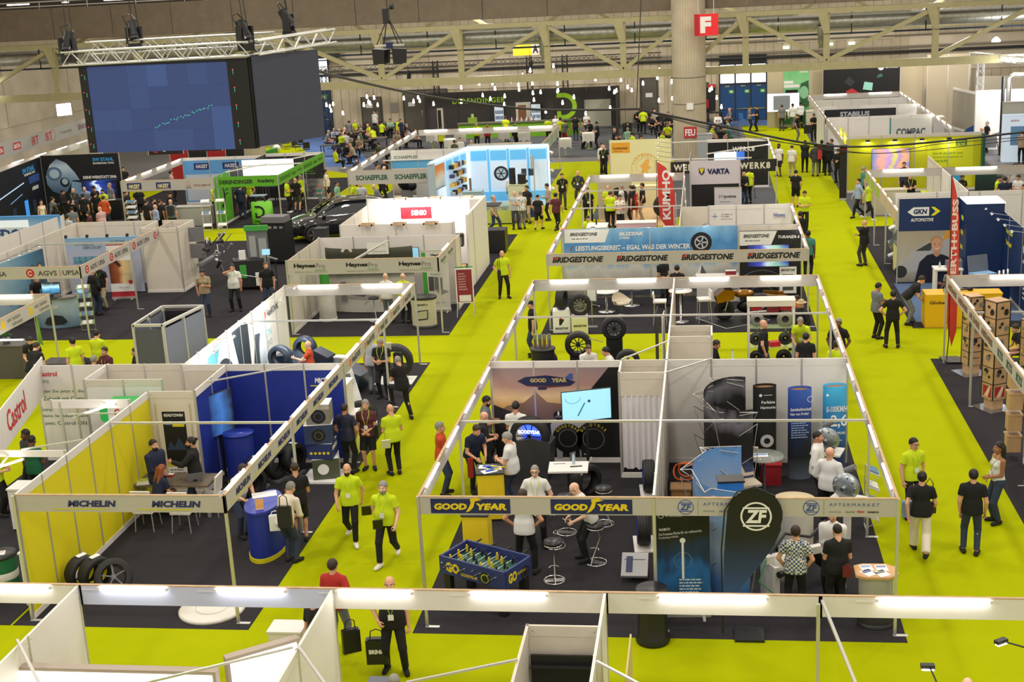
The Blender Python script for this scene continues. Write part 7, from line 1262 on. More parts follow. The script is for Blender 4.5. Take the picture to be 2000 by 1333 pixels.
for k in Rg(5):
 for j in Rg(7):bxt('product_pack','product pack on the %s lit shelf, %s from the aisle end'%(('lowest','second','third','fourth','top')[k],'first second third fourth fifth sixth seventh'.split()[j]),'box',(0,0,0),(.16,.2,r.uniform(.15,.28)),(hX('d8a030'),hX('3a3a70'),hX('b8bcc0'),BK,hX('e0c060'))[(k*7+j)%5],kk=0,lip=0,gp_='product packs on the lit shelf wall').matrix_world=t.matrix_basis@TR((2.52+j*.28,-.14,.63+k*.42))
tv('bright wall screen with product graphic in the lit blue shop',(-12.2,60.9,1.3),H90-.17,1.3,.75,gr('shop_screen',[(0,'7a88b0'),(.3,'b8c8d8'),(1,'c8d8e4')],0,.3,2,em=.7))
t=bxt('end_post','grey white end post of the lit shop wall','post',(-12.35,59.6,0),(.25,.5,3.0),hX('a8b8c4'),kk=0);bxt('counter','tall pale blue counter in front of the lit shelf wall','counter',(-10.9,61.9,0),(.9,.7,1.35),hX('9ab0bc'),kk=0);t=th('suspension_exhibit','copper coloured spring strut on the pale blue counter','exhibit',(-11.0,61.9,1.35));G().cyl((0,0,0),(0,0,.6),.06).out('strut',hX('8a6a5a',.3),t)
t=th('display_case','glass topped lime display case with parts at the aisle','case',(-9.6,60.6,0));G().box(-.8,.8,-.3,.3,0,.06).out('kick_plate',BK,t);G().box(-.8,.8,-.3,.3,.06,.62).out('body',hX('b8c060'),t);G().box(-.8,.8,-.3,.3,.62,.9).out('glass',mt('case_glass',(.7,.8,.7),.05,alpha=.3),t);G().box(-.82,.82,-.32,.32,.9,.93).out('lid',mt('shelf_glass'),t);[G().ell((x,0,.7),(.14,.1,.08),10).out('part_sample',GP,t) for x in(-.5,-.1,.35)]
t=bxt('pedestal','white open pedestal with two black filters on top','pedestal',(-8.85,62.6,0),(.9,.5,1.5),hX('c8d0b0'),kk=0);[G().cyl((x,0,1.5),(x,0,z),rr,n=14).out('filter',BK,t) for x,z,rr in((-.25,2.25,.16),(.2,1.95,.2))]
bxt('orange_panel','glowing orange end panel at the aisle side of the lit shop','panel',(-8.45,61.2,0),(.1,.8,1.3),mt('orange_lit',S('f0902a'),.5,em=.5),kk=0);rck('parts rack with packs at the right side of the lit shop',(-7.9,68.5,0),H90,.6,2.2,5)
t=th('bar_wall','long charcoal bar wall with lime lettering and a lime letter D','wall panel',(-20.3,97.9,0));BW=hX('33302e',.7)
for i in Rg(6):G().box(i*2.35+.01,(i+1)*2.35-.01,-.06,.06,0,2.85).out('panel',BW,t)
f=Fr(t,(0,-.062,0));LG=mt('lime_letters',S('8ab818'),.5,em=.15);f.tx('DERENDINGER',1.95,2.0,3.9,.38,LG,.02,space=1.15)
f.rG(10.1,1.55,.95,.32,LG,.006,a0=-90,a1=90);f.rc(9.6,2.18,10.12,2.5,LG,.006);f.rc(9.6,.6,10.12,.92,LG,.006);f.rc(9.6,.92,9.9,1.25,LG,.006)
G().box(14.0,14.15,-2.2,0,0,2.9).out('side_wall',BW,t);f.rc(.15,.0,1.35,1.75,hX('3c3a38'),.01,'door');f.rc(.75,0,1.2,1.75,hX('c0b8a4'),.012,'door_gap');f.rc(.8,0,1.05,1.6,BK,.014,'coat');f.rc(6.6,.6,7.7,1.95,hX('c8c4b8'),.01,'doorway');f.rc(6.75,.7,7.35,1.75,hX('7a5030'),.013,'doorway_inside');f.rc(11.6,.0,13.5,1.95,hX('a8a898'),.01,'opening')
for k,u in En((5.4,8.1)):d=G().box(-.38,.38,-.3,.0,.2,1.9).out('drinks_fridge',hX('2a2a2c'),loc=(-20.3+u,97.8,0),lb_='glass door drinks fridge in the bar wall, %s'%('left','right')[k],cat='fridge');g=Fr(d,(-.33,-.305,.3));g.rc(0,0,.66,1.5,mt('fridge_glow',S('b8c4d0'),.4,em=.4),.002,'door');[g.rc(.06+(j%5)*.12,.1+(j//5)*.4,.14+(j%5)*.12,.35+(j//5)*.4,(hX('24364a'),hX('3a5a8a'))[j%2],.005,'can') for j in Rg(15)]
t=th('bar_counter','long lime bar counter in front of the charcoal wall','counter',(-17.2,93.6,0));G().box(0,8.6,-.3,.3,0,1.0).out('front',mt('bar_green',S('6aa01c'),.5),t);G().box(-.05,8.65,-.38,.38,1.0,1.06).out('top',hX('6a6a60'),t)
t=th('coffee_machine','lime and steel coffee machine on the bar counter','machine',(-16.2,93.6,1.06));G().box(-.3,.3,-.2,.2,0,.35).out('body',hX('7a9a30',.4),t);G().cyl((0,0,.35),(0,0,.6),.1).out('bean_hopper',hX('a8b860'),t)
for k in Rg(12):btl('small bottle or cup standing on the bar counter',(-13.6+.17*k,93.5+.1*(k%2),1.06),.3,(hX('7a2020'),PA)[k%2],'bottles on the bar counter')
for px,py,h in((1105,305,1.1),(1150,293,1.1),(845,292,1.1),(900,292,1.1),(880,305,1.1),(985,288,1.1),(1025,290,1.1),(950,285,1.1)):p=at(px,py);ctb('cocktail table under a white cloth near the bar',(p.x,p.y,0),'white cloth cocktail tables')
for i,(px,py) in En(((652,275),(690,262),(722,268),(710,296),(742,290),(762,262),(680,312),(665,288),(560,288),(645,305),(700,277),(775,268))):
 p=at(px,py);sqt('dark lounge table left of the bar where guests sit',(p.x,p.y,0),1.1,.8,.74,.2*(i%3),(hX('3a3836'),hX('6e6258'),hX('30302f'))[i%3] if i!=8 else WH,BK,'dark lounge tables left of the bar')
for i,(px,py) in En(((1232,262),(1255,242),(1285,250),(1310,255),(1236,282),(1300,280),(1405,268),(1395,240))):
 p=at(px,py);sqt('dark lounge table around the concrete column where guests sit',(p.x,p.y,0),1.1,.8,.74,.2*(i%3),hX('2c2a2a'),BK,'dark lounge tables around the column')
for i,(px,py) in En(((638,283),(652,268),(667,290),(676,288),(664,282),(674,282),(690,285),(703,268),(714,266),(727,278),(746,262),(760,262),(797,270),(658,318),(687,308),(674,308),(700,298),(737,308),(560,292),(585,295),(580,300),(835,240),(600,305))):
 p=at(px,py);chr_('black lounge chair with chrome legs left of the bar',(p.x,p.y,0),i*1.3,BK,ST,'black lounge chairs left of the bar')
for i,(px,py) in En(((1202,282),(1206,292),(1226,268),(1226,280),(1236,290),(1248,250),(1277,248),(1288,258),(1303,275),(1295,288),(1312,255),(1390,275),(1424,272),(1419,262),(1402,245))):
 p=at(px,py);chr_('black lounge chair with chrome legs around the concrete column',(p.x,p.y,0),i*1.7,BK,ST,'black lounge chairs around the column')
for i,(px,py) in En(((1452,248),(1432,245))):p=at(px,py);chr_('blue seated chair with dark back near the blue exit doors, %s'%('free standing','by the armchair')[i],(p.x,p.y,0),2.2,(hX('3a78c0'),hX('1c3050'))[i],ST)
for i,(px,py) in En(((815,248),(840,246),(790,248))):
 p=at(px,py);t=th('armchair','black armchair near the grey double door, %s'%('middle','nearest the bar','behind the seated guests')[i],'armchair',(p.x,p.y,0),0);G().cB((0,0,.25),(.8,.8,.4)).out('seat',BK,t);G().cB((0,.38,.55),(.9,.2,.7)).out('backrest',BK,t);[G().cB((x,0,.4),(.16,.8,.55)).out('armrest',BK,t) for x in(-.42,.42)]
t=part('white golf game booth with poster beside the blue doors',-31.2,92.5,-.5,2.0,h=2.9,n=1,m=hX('b4b8c4'),rail=0,pli=0);t2,f=rup('poster banner about an office golf game',(-31.0,90.4,0),0,1.3,2.9,hX('c0bcb8'));f.tx('OFFICE',.15,2.4,1.0,.25,BK,.06);f.tx('GOLF',.2,2.08,.95,.28,BK,.06);f.rc(.12,1.75,1.2,2.0,hX('c02a30'),.003);f.tx('Play it!',.3,1.8,.7,.14,P,.03,n=.006);f.poly([(.45,.95),(.5,1.7),(.85,1.7),(.9,.95),(.75,.95),(.68,1.3),(.6,.95)],hX('54403c'),.004);f.rc(.1,.1,1.2,.85,hX('34383a'),.003);f.dC(.65,.4,.18,hX('b8bcc0'),.005)
t=th('mini_golf','green putting ramp in front of the golf poster','game',(-30.2,88.6,0),.5);G().ext([(-1.2,0),(1.2,0),(1.2,.35),(.2,.1)],TR((0,.3,0))@RX4,.6).out('ramp',hX('3a8a3a'),t);G().ell((1.2,0,.3),(.3,.2,.25),10).out('ball_catcher',PA,t)
for i,(x,y) in En(((-26.2,92),(-19.0,95.5),(-12.3,95.6),(-9.8,95.8))):lat('black lattice lighting post %s'%('in front of the blue double doors','at the left of the lime lettering','crossing the lime lettering','above the drinks fridge')[i],(x,y,0 if i==0 else 2.9),(x,y,5.3),.34,BK,r=.03)
lat('black lattice beam high above the bar',(-27,94,5.15),(-3,94,5.15),.32,BK,r=.025);t=th('black_drape','black rigging bundle on top of the blue doors','rigging',(-31,97.5,5.7));G().box(-3.5,4.5,-.3,.3,0,.9).out('drape',hX('24211e'),t)
for i,(x,z) in En(((-20.6,4.7),(-12,5.0))):t=th('stage_lamp','black stage lamp hanging over the bar, %s'%('tall narrow','by the lattice post')[i],'lamp',(x,93.8,z));G().cyl((0,0,-.5),(.1,-.1,.1),.14).out('housing',BK,t);G().cyl((0,0,.1),(0,0,.6),.02).out('hook',BK,t)
BULB=mt('bulb_glow',(1,.86,.68),.4,em=9)
bp=th('pendant_bulb','x','lamp');G().lT([(0,0),(.055,.02),(.075,.07),(.065,.13),(.04,.26),(.03,.3)],12).out('bulb',BULB,bp);G().cyl((0,0,.3),(0,0,.38),.04,n=8).out('socket',BK,bp);G().cyl((0,0,.38),(0,0,2.2),.008,n=4).out('cord',BK,bp);first=1
BP=[(670,167,0),(717,189,0),(731,191,0),(711,205,0),(720,199,0),(723,202,0),(738,205,0),(638,205,0),(645,208,0),(647,216,0),(651,203,0),(670,221,0),(612,203,0),(628,222,0),(789,192,0),(808,198,0),(817,190,0),(820,197,0),(847,203,0),(901,171,0),(936,163,0),(943,186,0),(958,193,0),(901,199,0),(967,173,0),(962,163,0),(986,188,0),(985,204,0),(998,158,0),(1013,166,0),(1014,175,0),(1040,163,0),(1041,182,0),(1056,180,0),(1043,195,0),(1089,164,0),(1089,178,0),(1090,176,0),(1099,201,0),(1121,190,0),(1066,218,0),(1163,155,0),(1190,173,0),(1200,180,0),(1204,177,0),(1213,156,0),(1226,170,0),(1234,176,0),(1256,163,0),(1284,152,0),(1288,137,0),(1312,160,0),(1313,192,0),(1287,196,0),(1192,211,0),(1386,176,0),(1390,173,0),(1400,191,0),(1409,209,0),(1021,147,0),(1081,129,0),(1144,222,0),(1036,138,0)]
for px,py,_ in BP:
 y=86+(px*7+py*3)%8;d=RM.T@np.array([(px-1000)/FPX,(py+4-666.5)/FPX,1.0]);q=d*(y/d[1]);o=bp if first else cpt(bp);first=0
 o.location=(q[0],q[1],CAMZ+q[2]);lf=q[0]<-19;tag(o,'warm glowing pendant bulb '+('over the lounge tables left of the bar' if lf else 'over the bar counter' if q[0]<-6 else 'around the concrete column'),'lamp','pendant bulbs '+('left of the bar' if lf else 'over the bar' if q[0]<-6 else 'around the column'))
SX,SY=-14.45,30.2
LEDM=[mt('led_%d'%i,c,.45,em=.9) for i,c in En(((.016,.030,.098),(.019,.036,.112),(.022,.046,.135)))]
t=th('led_screen','large hanging blue screen of square modules in the upper left','screen',(SX,SY,7.58),-.06)
r=random.Random(4);G().box(-.02,4.22,.04,.16,0,2.05).out('back_frame',BK,t)
for i in Rg(7):
 for j in Rg(4):G().box(.20+i*.497,.20+(i+1)*.497-.003,0,.05,.0+j*.497,(j+1)*.497-.003).out('led_module',LEDM[(0,0,1,0,2,1,0)[(i*3+j*5+(i*j)%4)%7]],t)
f=Fr(t,(0,-.002,0));g=G()
for k in Rg(26):u=1.75+k*.058+r.uniform(-.02,.02);v=.56+k*.018+r.uniform(-.03,.03);g.add([f.M@Vc(q) for q in((u,v,.001),(u+.03,v,.001),(u+.03,v+.018,.001),(u,v+.018,.001))],[(0,1,2,3)])
tag(g.out('green_pixels',mt('green_led',(.05,.5,.35),.4,em=.6),t),kind='stuff')
for s in(0,3.68):b=G().box(s,s+(.2 if s==0 else.5),-.01,.06,0,2.05).out('edge_module',hX('0b0b0d'),t);[G().box(s+(.05 if s==0 else.12),s+(.075 if s==0 else.15),-.016,-.01,.2+k*.4,.215+k*.4).out('status_led',mt('red_led',(1,.05,.03),.4,em=1.2),b) for k in Rg(5)];[G().box(s+.13,s+.137,-.016,-.01,.1+k*.4,.2+k*.4).out('status_led',mt('green_led'),b) for k in Rg(5)]
t=th('led_screen','second dark hanging screen turned away beside the blue one','screen',(SX+4.28,SY-.25,7.62),.98)
G().box(0,1.95,.02,.14,0,2.05).out('back_frame',BK,t)
for i in Rg(4):
 for j in Rg(4):G().box(i*.487,(i+1)*.487-.002,-.01,.03,j*.51,(j+1)*.51-.002).out('led_module',mt('led_off',(.028,.03,.045),.45,em=.5),t)
lat('silver lattice beam carrying the blue hanging screen',(SX-.3,SY,9.78),(SX+4.3,SY-.26,9.84),.3,n=18,r=.026);lat('silver lattice beam carrying the dark hanging screen',(SX+4.35,SY-.2,9.84),(SX+5.6,SY+1.85,9.95),.3,n=9,r=.026);lat('rear lattice beam of the hanging screen frame',(SX-.2,SY+1.1,9.95),(SX+4.4,SY+1.1,9.98),.28,n=14,r=.022)
for i,(px,py) in En(((132,88),(261,66),(478,66),(563,42))):
 d=RM.T@np.array([(px-1000)/FPX,(py-666.5)/FPX,1.0]);q=d*((30.2,31.2,30.0,31.9)[i]/d[1]);t=th('moving_head_lamp','black moving head stage lamp on the screen frame, %s'%('leftmost','second from the left','third from the left','rightmost with cables')[i],'lamp',(q[0],q[1],CAMZ+q[2]-.35),.5*i)
 G().cB((0,0,.05),(.3,.24,.16)).out('base',BK,t);[G().cB((x,0,.32),(.05,.16,.4)).out('yoke_arm',BK,t) for x in(-.17,.17)];G().cyl((0,-.05,.28+.0),(.0,.15,.62),.13,.11,n=14).out('head',hX('18181b',.4),t);G().cyl((0,-.08,.22),(0,-.05,.28),.12,n=14).out('lens',mt('dark_lens',(.05,.05,.06),.05),t);G().pH([(-.1,.1,.5),(-.2,.15,.75),(0,.2,.8),(.15,.1,.6)],.015,5).out('cable',BK,t)
 G().pH([(0,0,.3),(-.05,.3,4)],.012,5).pH([(.15,0,-.1),(0,.3,4)],.012,5).out('hoist_chain',hX('2c2824'),t)
t=th('speaker_cluster','two black loudspeakers hanging from a chain hoist frame','loudspeaker',(-10.45,45.0,8.43))
for s in(-1,1):G().ext([(-.22,0),(.2,.0),(.24,.46),(-.24,.5)],TR((s*.25,.2,0))@MR(s*.3,4,'Z')@RX4,.4).out('cabinet',hX('131316',.5),t)
G().box(-.5,.5,-.04,.04,.56,.62).out('spreader_bar',ALU,t);G().box(-.1,.1,-.1,.1,.5,.7).out('clamp',hX('1a2454'),t);G().cB((-.05,0,1.55),(.2,.2,.5)).out('hoist_motor',BK,t);G().cyl((.1,0,1.85),(.22,0,1.85),.1).out('chain_bag',BK,t);g=G()
for s in(-1,1):g.cyl((s*.45,0,.6),(s*.06,0,1.4),.02,n=6).cyl((s*.25,.2,.6),(s*.04,0,1.4),.02,n=6)
g.cyl((0,0,1.8),(0,0,5),.015,n=6);g.out('sling',BK,t)
def px_y(px,py,y):d=RM.T@np.array([(px-1000)/FPX,(py-666.5)/FPX,1.0]);q=d*(y/d[1]);return(q[0],q[1],CAMZ+q[2])
for i,(pts,rr) in En((([(485,92,31),(650,147,40),(850,190,50),(1050,214,56),(1243,213,60)],.05),([(1243,213,60),(1400,245,62),(1600,283,64),(1760,283,64),(2000,258,62)],.05),([(1243,213,60),(1420,260,62),(1600,288,64),(1720,300,64),(1830,282,63),(2000,268,62)],.018),([(1243,213,60),(1420,256,62),(1640,296,64),(1780,296,64),(2000,272,62)],.018))):
 g=G();q=[Vc(px_y(*p)) for p in pts];fine=[]
 for k in Rg(len(q)-1):
  p0,p1,p2,p3=q[max(0,k-1)],q[k],q[k+1],q[min(len(q)-1,k+2)]
  for s in Rg(8):u=s/8;fine.append(.5*((2*p1)+(p2-p0)*u+(2*p0-5*p1+4*p2-p3)*u*u+(3*p1-p0-3*p2+p3)*u**3))
 g.pH(fine+[q[-1]],rr,6).out('cable',BK,lb_=('thick black cable sagging from the hanging screens to the middle rope','thick black cable sagging from the middle rope to the right','thin black cable hanging lowest above the filter wall','thin black cable just under the thick one at the right')[i],cat='cable')
a=px_y(1243,213,60);b=px_y(1252,0,60);G().pH([a,b,(b[0],b[1],b[2]+3)],.025,6).out('rope',hX('3a362e'),lb_='thin vertical rope holding the cables above the bar',cat='rope')
for i,(x0,x1) in En(((-13.6,-9.6),(-9.6,-5.6),(-5.6,-1.52),(-1.52,1.51),(1.51,6.0))):
 t,f=fas('nearest white beam with batten top, %s section'%('leftmost','bluish second','middle','fourth','rightmost')[i],x0,17.75,PI*0,x1-x0,m=(WH,hX('c8d0e8'),WH,WH,WH)[i])
for i,(xs,L) in En((((-10.55,),.95),((-8.72,-6.86),1.05),((-4.95,-2.95),1.1),((.0,3.05),1.5))):tbs('bright tube lamp on the nearest white beam, section %s'%('at the far left','above the round white platform','above the table football','above the gearbox stand front')[i],'tubes on the nearest beam, group %d'%(i+1),[(x,17.69) for x in xs],0,L,2.475)
for i,(x,L) in En(((-9.62,3.2),(-5.6,3.6),(-1.54,3.6))):part('nearest side wall running towards the camera, %s'%('left','middle','beside the dark cabin')[i],x,17.7-L,H90,L,n=2,m=WH,rail=1)
part('cream front of the nearest cabin with black curtain opening',-2.54,16.72,0,1.0,n=1,m=CR,rm=CR,pli=0);part('left side of the nearest cabin',-2.54,14.2,H90,2.5,n=1,m=CR,rm=CR,pli=0)
G().box(-2.5,-1.58,16.6,16.64,0,2.1).box(-2.5,-1.58,16.5,16.6,1.95,1.97).out('curtain',BK,lb_='black curtain hanging inside the nearest cabin',cat='curtain');G().box(-2.5,-1.58,14.2,16.55,.0,.03).out('cabin_floor',BK,lb_='black floor board of the nearest cabin',cat='board')
for i,(x,y,rz,L) in En(((-9.82,15.85,0,3.08),(-6.77,16.2,.64,1.08))):
 t=th('light_box','large white backlit panel at the bottom edge, %s'%('wide one on the left','slanted one by the side wall')[i],'light box',(x,y,0),rz);G().box(0,L,-.09,.05,.0,2.2).out('frame',hX('a89a8c'),t);G().box(.05,L-.05,-.1,-.09,.1,2.15).out('diffuser',LBOX,t)
bar('diagonal aluminium tie bar at the bottom left',(-9.65,15.9,2.55),(-8.6,14.6,2.5),.035);bar('diagonal tie bar over the slanted light box',(-5.65,15.9,2.53),(-7.4,14.9,2.5),.03);bar('tie bar on the middle side wall',(-5.6,15.95,2.53),(-4.7,14.6,2.53),.035);bar('tie bar left of the nearest cabin',(-2.54,15.7,2.53),(-3.9,15.1,2.5),.03);bar('tie bar right of the nearest cabin',(-1.5,15.7,2.53),(-.5,14.8,2.5),.03);bar('slanted brace at the right of the nearest beam',(1.53,17.7,2.45),(2.0,15.0,1.9),.04);pst('post holding the nearest beam at the right',1.47,17.6,2.45)
G().box(-.012,.012,-.6,.6,0,2.35).out('edge_panel',hX('c0b070'),loc=(-1.12,16.2,0),lb_='thin panel seen edge on right of the nearest cabin',cat='panel')
bxt('display_stand','white open display stand with glass top behind the slanted light box','stand',(-6.95,19.4,0),(.55,.4,1.0),WH,kk=0);t=sqt('small glass side table on the lime carpet by the middle side wall',(-5.1,18.2,0),.45,.35,.7,top=mt('smoked_glass'))
for i,(hx_,hy) in En(((2.65,15.64),(3.67,16.33))):t=th('arm_lamp','black arm lamp with lit head at the bottom right, %s'%('left','right')[i],'lamp',(hx_,hy,2.6));G().cB((0,0,0),(.17,.08,.05),0,MR((0,.6)[i],3,'Z')).out('head',BK,t);G().cB((0,-.02,-.03),(.15,.06,.012),0,MR((0,.6)[i],3,'Z')).out('lens',mt('led_lens'),t);G().cyl((.02,0,.0),((.22,.62)[i],(-1.0,-.5)[i],(-.3,.05)[i]),.012,n=6).out('arm',BK,t)
G().pH([(2.9,14.0,2.3),(3.6,14.6,2.35),(4.1,15.4,2.4),(4.5,16.4,2.4)],.07,8).out('curved_truss',BK,lb_='black curved frame edge at the bottom right corner',cat='frame')
def snet(f,org,h):
 "surface nets of a signed distance grid"
 s=f<0
 nx,ny,nz=f.shape
 c=[(i,j,k) for i in(0,1) for j in(0,1) for k in(0,1)]
 cs=sum(s[i:nx-1+i,j:ny-1+j,k:nz-1+k].astype(np.int8) for i,j,k in c)
 I=np.argwhere((cs>0)&(cs<8))
 if not len(I):return np.zeros((0,3)),np.zeros((0,4),int)
 acc=np.zeros((len(I),3));cnt=np.zeros(len(I))
 for a in c:
  for ax in Rg(3):
   if a[ax]:continue
   b=list(a);b[ax]=1
   fa=f[I[:,0]+a[0],I[:,1]+a[1],I[:,2]+a[2]];fb=f[I[:,0]+b[0],I[:,1]+b[1],I[:,2]+b[2]]
   x=(fa<0)!=(fb<0)
   t=np.where(x,fa/np.where(x,fa-fb,1),0)
   p=np.array(a,float)[None]+np.outer(t,np.eye(3)[ax])
   acc+=p*x[:,None];cnt+=x
 V=(I+acc/cnt[:,None])*h+org
 idx=np.full((nx-1,ny-1,nz-1),-1);idx[I[:,0],I[:,1],I[:,2]]=np.arange(len(I))
 F=[]
 for ax in Rg(3):
  u,v=(ax+1)%3,(ax+2)%3
  sl=[slice(1,n-1) for n in f.shape];a=list(sl);b=list(sl)
  a[ax]=slice(0,f.shape[ax]-1);b[ax]=slice(1,f.shape[ax])
  sa,sb=s[tuple(a)],s[tuple(b)]
  E_=np.argwhere(sa!=sb)
  if not len(E_):continue
  flip=sa[E_[:,0],E_[:,1],E_[:,2]]
  base=E_+1;base[:,ax]-=1
  q=[]
  for du,dv in((-1,-1),(0,-1),(0,0),(-1,0)):
   k=base.copy();k[:,u]+=du;k[:,v]+=dv
   q.append(idx[k[:,0],k[:,1],k[:,2]])
  q=np.stack(q,1)
  q[~flip]=q[~flip][:,::-1]
  F.append(q)
 return V,np.concatenate(F)
def cN(a,b,r1,r2=None,k=.02,cut=None,cut0=None):
 return dict(t='c',a=np.array(a,float),b=np.array(b,float),r1=r1,r2=r1 if r2 is None else r2,k=k,cut=cut,cut0=cut0)
def eL(c,r,k=.03,R=None):
 return dict(t='e',c=np.array(c,float),r=np.array(r,float),k=k,R=R)
def sdf_mesh(pms,h,clip=None,pst=None):
 lo=np.min([(np.minimum(p['a'],p['b'])-max(p['r1'],p['r2'])) if p['t']=='c' else p['c']-p['r'].max() for p in pms],0)-3*h
 hi=np.max([(np.maximum(p['a'],p['b'])+max(p['r1'],p['r2'])) if p['t']=='c' else p['c']+p['r'].max() for p in pms],0)+3*h
 n=np.ceil((hi-lo)/h).astype(int)+1
 ax=[lo[i]+h*np.arange(n[i]) for i in Rg(3)]
 f=np.full(n,.15)
 for p in pms:
  if p['t']=='c':l=np.minimum(p['a'],p['b'])-max(p['r1'],p['r2']);u=np.maximum(p['a'],p['b'])+max(p['r1'],p['r2'])
  else:l=p['c']-p['r'].max();u=p['c']+p['r'].max()
  m=p['k']*1.5+2*h
  i0=np.clip(np.floor((l-m-lo)/h).astype(int),0,n);i1=np.clip(np.ceil((u+m-lo)/h).astype(int)+1,0,n)
  X=ax[0][i0[0]:i1[0],None,None];Y=ax[1][None,i0[1]:i1[1],None];Z=ax[2][None,None,i0[2]:i1[2]]
  if p['t']=='c':
   a,d=p['a'],p['b']-p['a'];L=max(d@d,1e-9)
   px,py,pz=X-a[0],Y-a[1],Z-a[2]
   t=np.clip((px*d[0]+py*d[1]+pz*d[2])/L,0,1)
   g=np.sqrt((px-t*d[0])**2+(py-t*d[1])**2+(pz-t*d[2])**2)-(p['r1']+(p['r2']-p['r1'])*t)
   dn=d/math.sqrt(L)
   if p['cut'] is not None:g=np.maximum(g,(px*dn[0]+py*dn[1]+pz*dn[2])-p['cut']*math.sqrt(L))
   if p['cut0'] is not None:g=np.maximum(g,p['cut0']*math.sqrt(L)-(px*dn[0]+py*dn[1]+pz*dn[2]))
  else:
   px,py,pz=X-p['c'][0],Y-p['c'][1],Z-p['c'][2]
   if p['R'] is not None:
    R=p['R'];px,py,pz=(R[0,i]*px+R[1,i]*py+R[2,i]*pz for i in Rg(3))
   r=p['r']
   g=(np.sqrt((px/r[0])**2+(py/r[1])**2+(pz/r[2])**2)-1)*r.min()
  w=f[i0[0]:i1[0],i0[1]:i1[1],i0[2]:i1[2]]
  if p['k']<0:
   w[...]=np.maximum(w,-g);continue
  k=p['k'];hh=np.maximum(k-np.abs(w-g),0)/k
  w[...]=np.minimum(w,g)-hh*hh*k*.25
 if clip is not None:
  for o,nn in clip:
   f=np.maximum(f,-((ax[0][:,None,None]-o[0])*nn[0]+(ax[1][None,:,None]-o[1])*nn[1]+(ax[2][None,None,:]-o[2])*nn[2]))
 if pst is not None:f=pst(f,ax)
 f[0]=f[-1]=.1;f[:,0]=f[:,-1]=.1;f[:,:,0]=f[:,:,-1]=.1
 return snet(f,lo,h)
def np_mesh(name,parts):
 "parts: list of (V, F, material index or array)"
 V=np.concatenate([p[0] for p in parts]);off=0;Fs=[];Ms=[]
 for v,f,m in parts:
  Fs.append(f+off);off+=len(v);Ms.append(np.full(len(f),m) if np.isscalar(m) else m)
 F=np.concatenate(Fs);M_=np.concatenate(Ms)
 me=bpy.data.meshes.new(name)
 me.vertices.add(len(V));me.vertices.foreach_set('co',V.astype(np.float32).ravel())
 me.loops.add(F.size);me.loops.foreach_set('vertex_index',F.astype(np.int32).ravel())
 me.polygons.add(len(F));me.polygons.foreach_set('loop_start',np.arange(0,F.size,4,dtype=np.int32))
 me.polygons.foreach_set('material_index',M_.astype(np.int32));me.polygons.foreach_set('use_smooth',np.ones(len(F),bool))
 me.update(calc_edges=1)
 return me
def ik(a,c,l1,l2,pole):
 a,c,pole=np.array(a,float),np.array(c,float),np.array(pole,float)
 d=c-a;L=np.linalg.norm(d)
 if L>.995*(l1+l2):d*=.995*(l1+l2)/L;c=a+d;L=np.linalg.norm(d)
 u=d/L;x=(l1*l1-l2*l2+L*L)/(2*L);hgt=math.sqrt(max(l1*l1-x*x,0))
 p=pole-u*(pole@u);p/=np.linalg.norm(p)+1e-9
 return a+u*x+p*hgt,c
POSES={'stand':dict(),'relax':dict(wl=(.22,.02,-.09),wr=(.24,.06,-.08),al=(.13,.04,0),ar=(.11,-.05,0),hy=.2),'hold':dict(wl=(.05,.26,.20),wr=(.07,.24,.16),hp=.35),'phone':dict(wl=(.06,.24,.24),hp=.4,wr=(.22,.05,-.06)),'crossed':dict(wl=(-.10,.20,.25),wr=(-.10,.21,.22),al=(.12,.03,0)),'hips':dict(wl=(.20,.03,.05),wr=(.20,.03,.05),pl=(1,-.5,0),al=(.17,0,0),ar=(.17,0,0)),'hip1':dict(wl=(.20,.03,.05),pl=(1,-.5,0),wr=(.23,.08,-.07)),'walk':dict(al=(.09,.27,0),ar=(.09,-.30,.07),wl=(.24,-.13,-.06),wr=(.24,.17,-.04),pz=.905),'step':dict(al=(.10,.42,.30),ar=(.12,-.18,0),wl=(.10,.35,.22),wr=(.05,.33,.18),hp=.4,lean=.15,pz=.90),'lean':dict(lean=.75,pz=.90,pf=-.22,wl=(.12,.42,.22),wr=(.10,.44,.22),hp=.3,al=(.12,-.10,0),ar=(.12,-.2,0)),'bend':dict(lean=.42,pz=.91,pf=-.12,wl=(.14,.34,.14),wr=(.12,.36,.16),hp=.3),'reach':dict(wl=(.16,.44,.32),wr=(.07,.25,.14),hy=.1),'face':dict(wl=(.0,.20,.60),pl=(1,.3,-.3),wr=(.24,.04,-.09),al=(.14,.02,0),ar=(.14,0,0)),'clasp':dict(wl=(.02,.20,.08),wr=(.02,.20,.07)),'back':dict(wl=(.04,-.17,.02),wr=(.04,-.17,.0),pl=(1,-.3,0)),'pocket':dict(wl=(.19,.08,-.03),wr=(.19,.08,-.03),pl=(1,-.6,0),al=(.13,.02,0)),'bag':dict(wl=(.25,.05,-.10),wr=(.21,.10,.05),al=(.15,.05,0),ar=(.15,-.05,0)),'sit':dict(pz=.52,al=(.12,.42,0),ar=(.12,.38,0),wl=(.13,.34,.16),wr=(.12,.36,.17),lean=.08,sit=1),'sitlean':dict(pz=.52,al=(.12,.38,0),ar=(.12,.42,0),wl=(.08,.40,.22),wr=(.06,.38,.22),lean=.35,hp=.2,sit=1),'sitback':dict(pz=.52,al=(.13,.46,0),ar=(.12,.34,0),wl=(.18,.16,.06),wr=(.17,.2,.05),lean=-.12,sit=1),'stool':dict(pz=.80,al=(.12,.30,.22),ar=(.12,.22,.10),wl=(.13,.28,.10),wr=(.12,.30,.12),lean=.12,sit=1),}
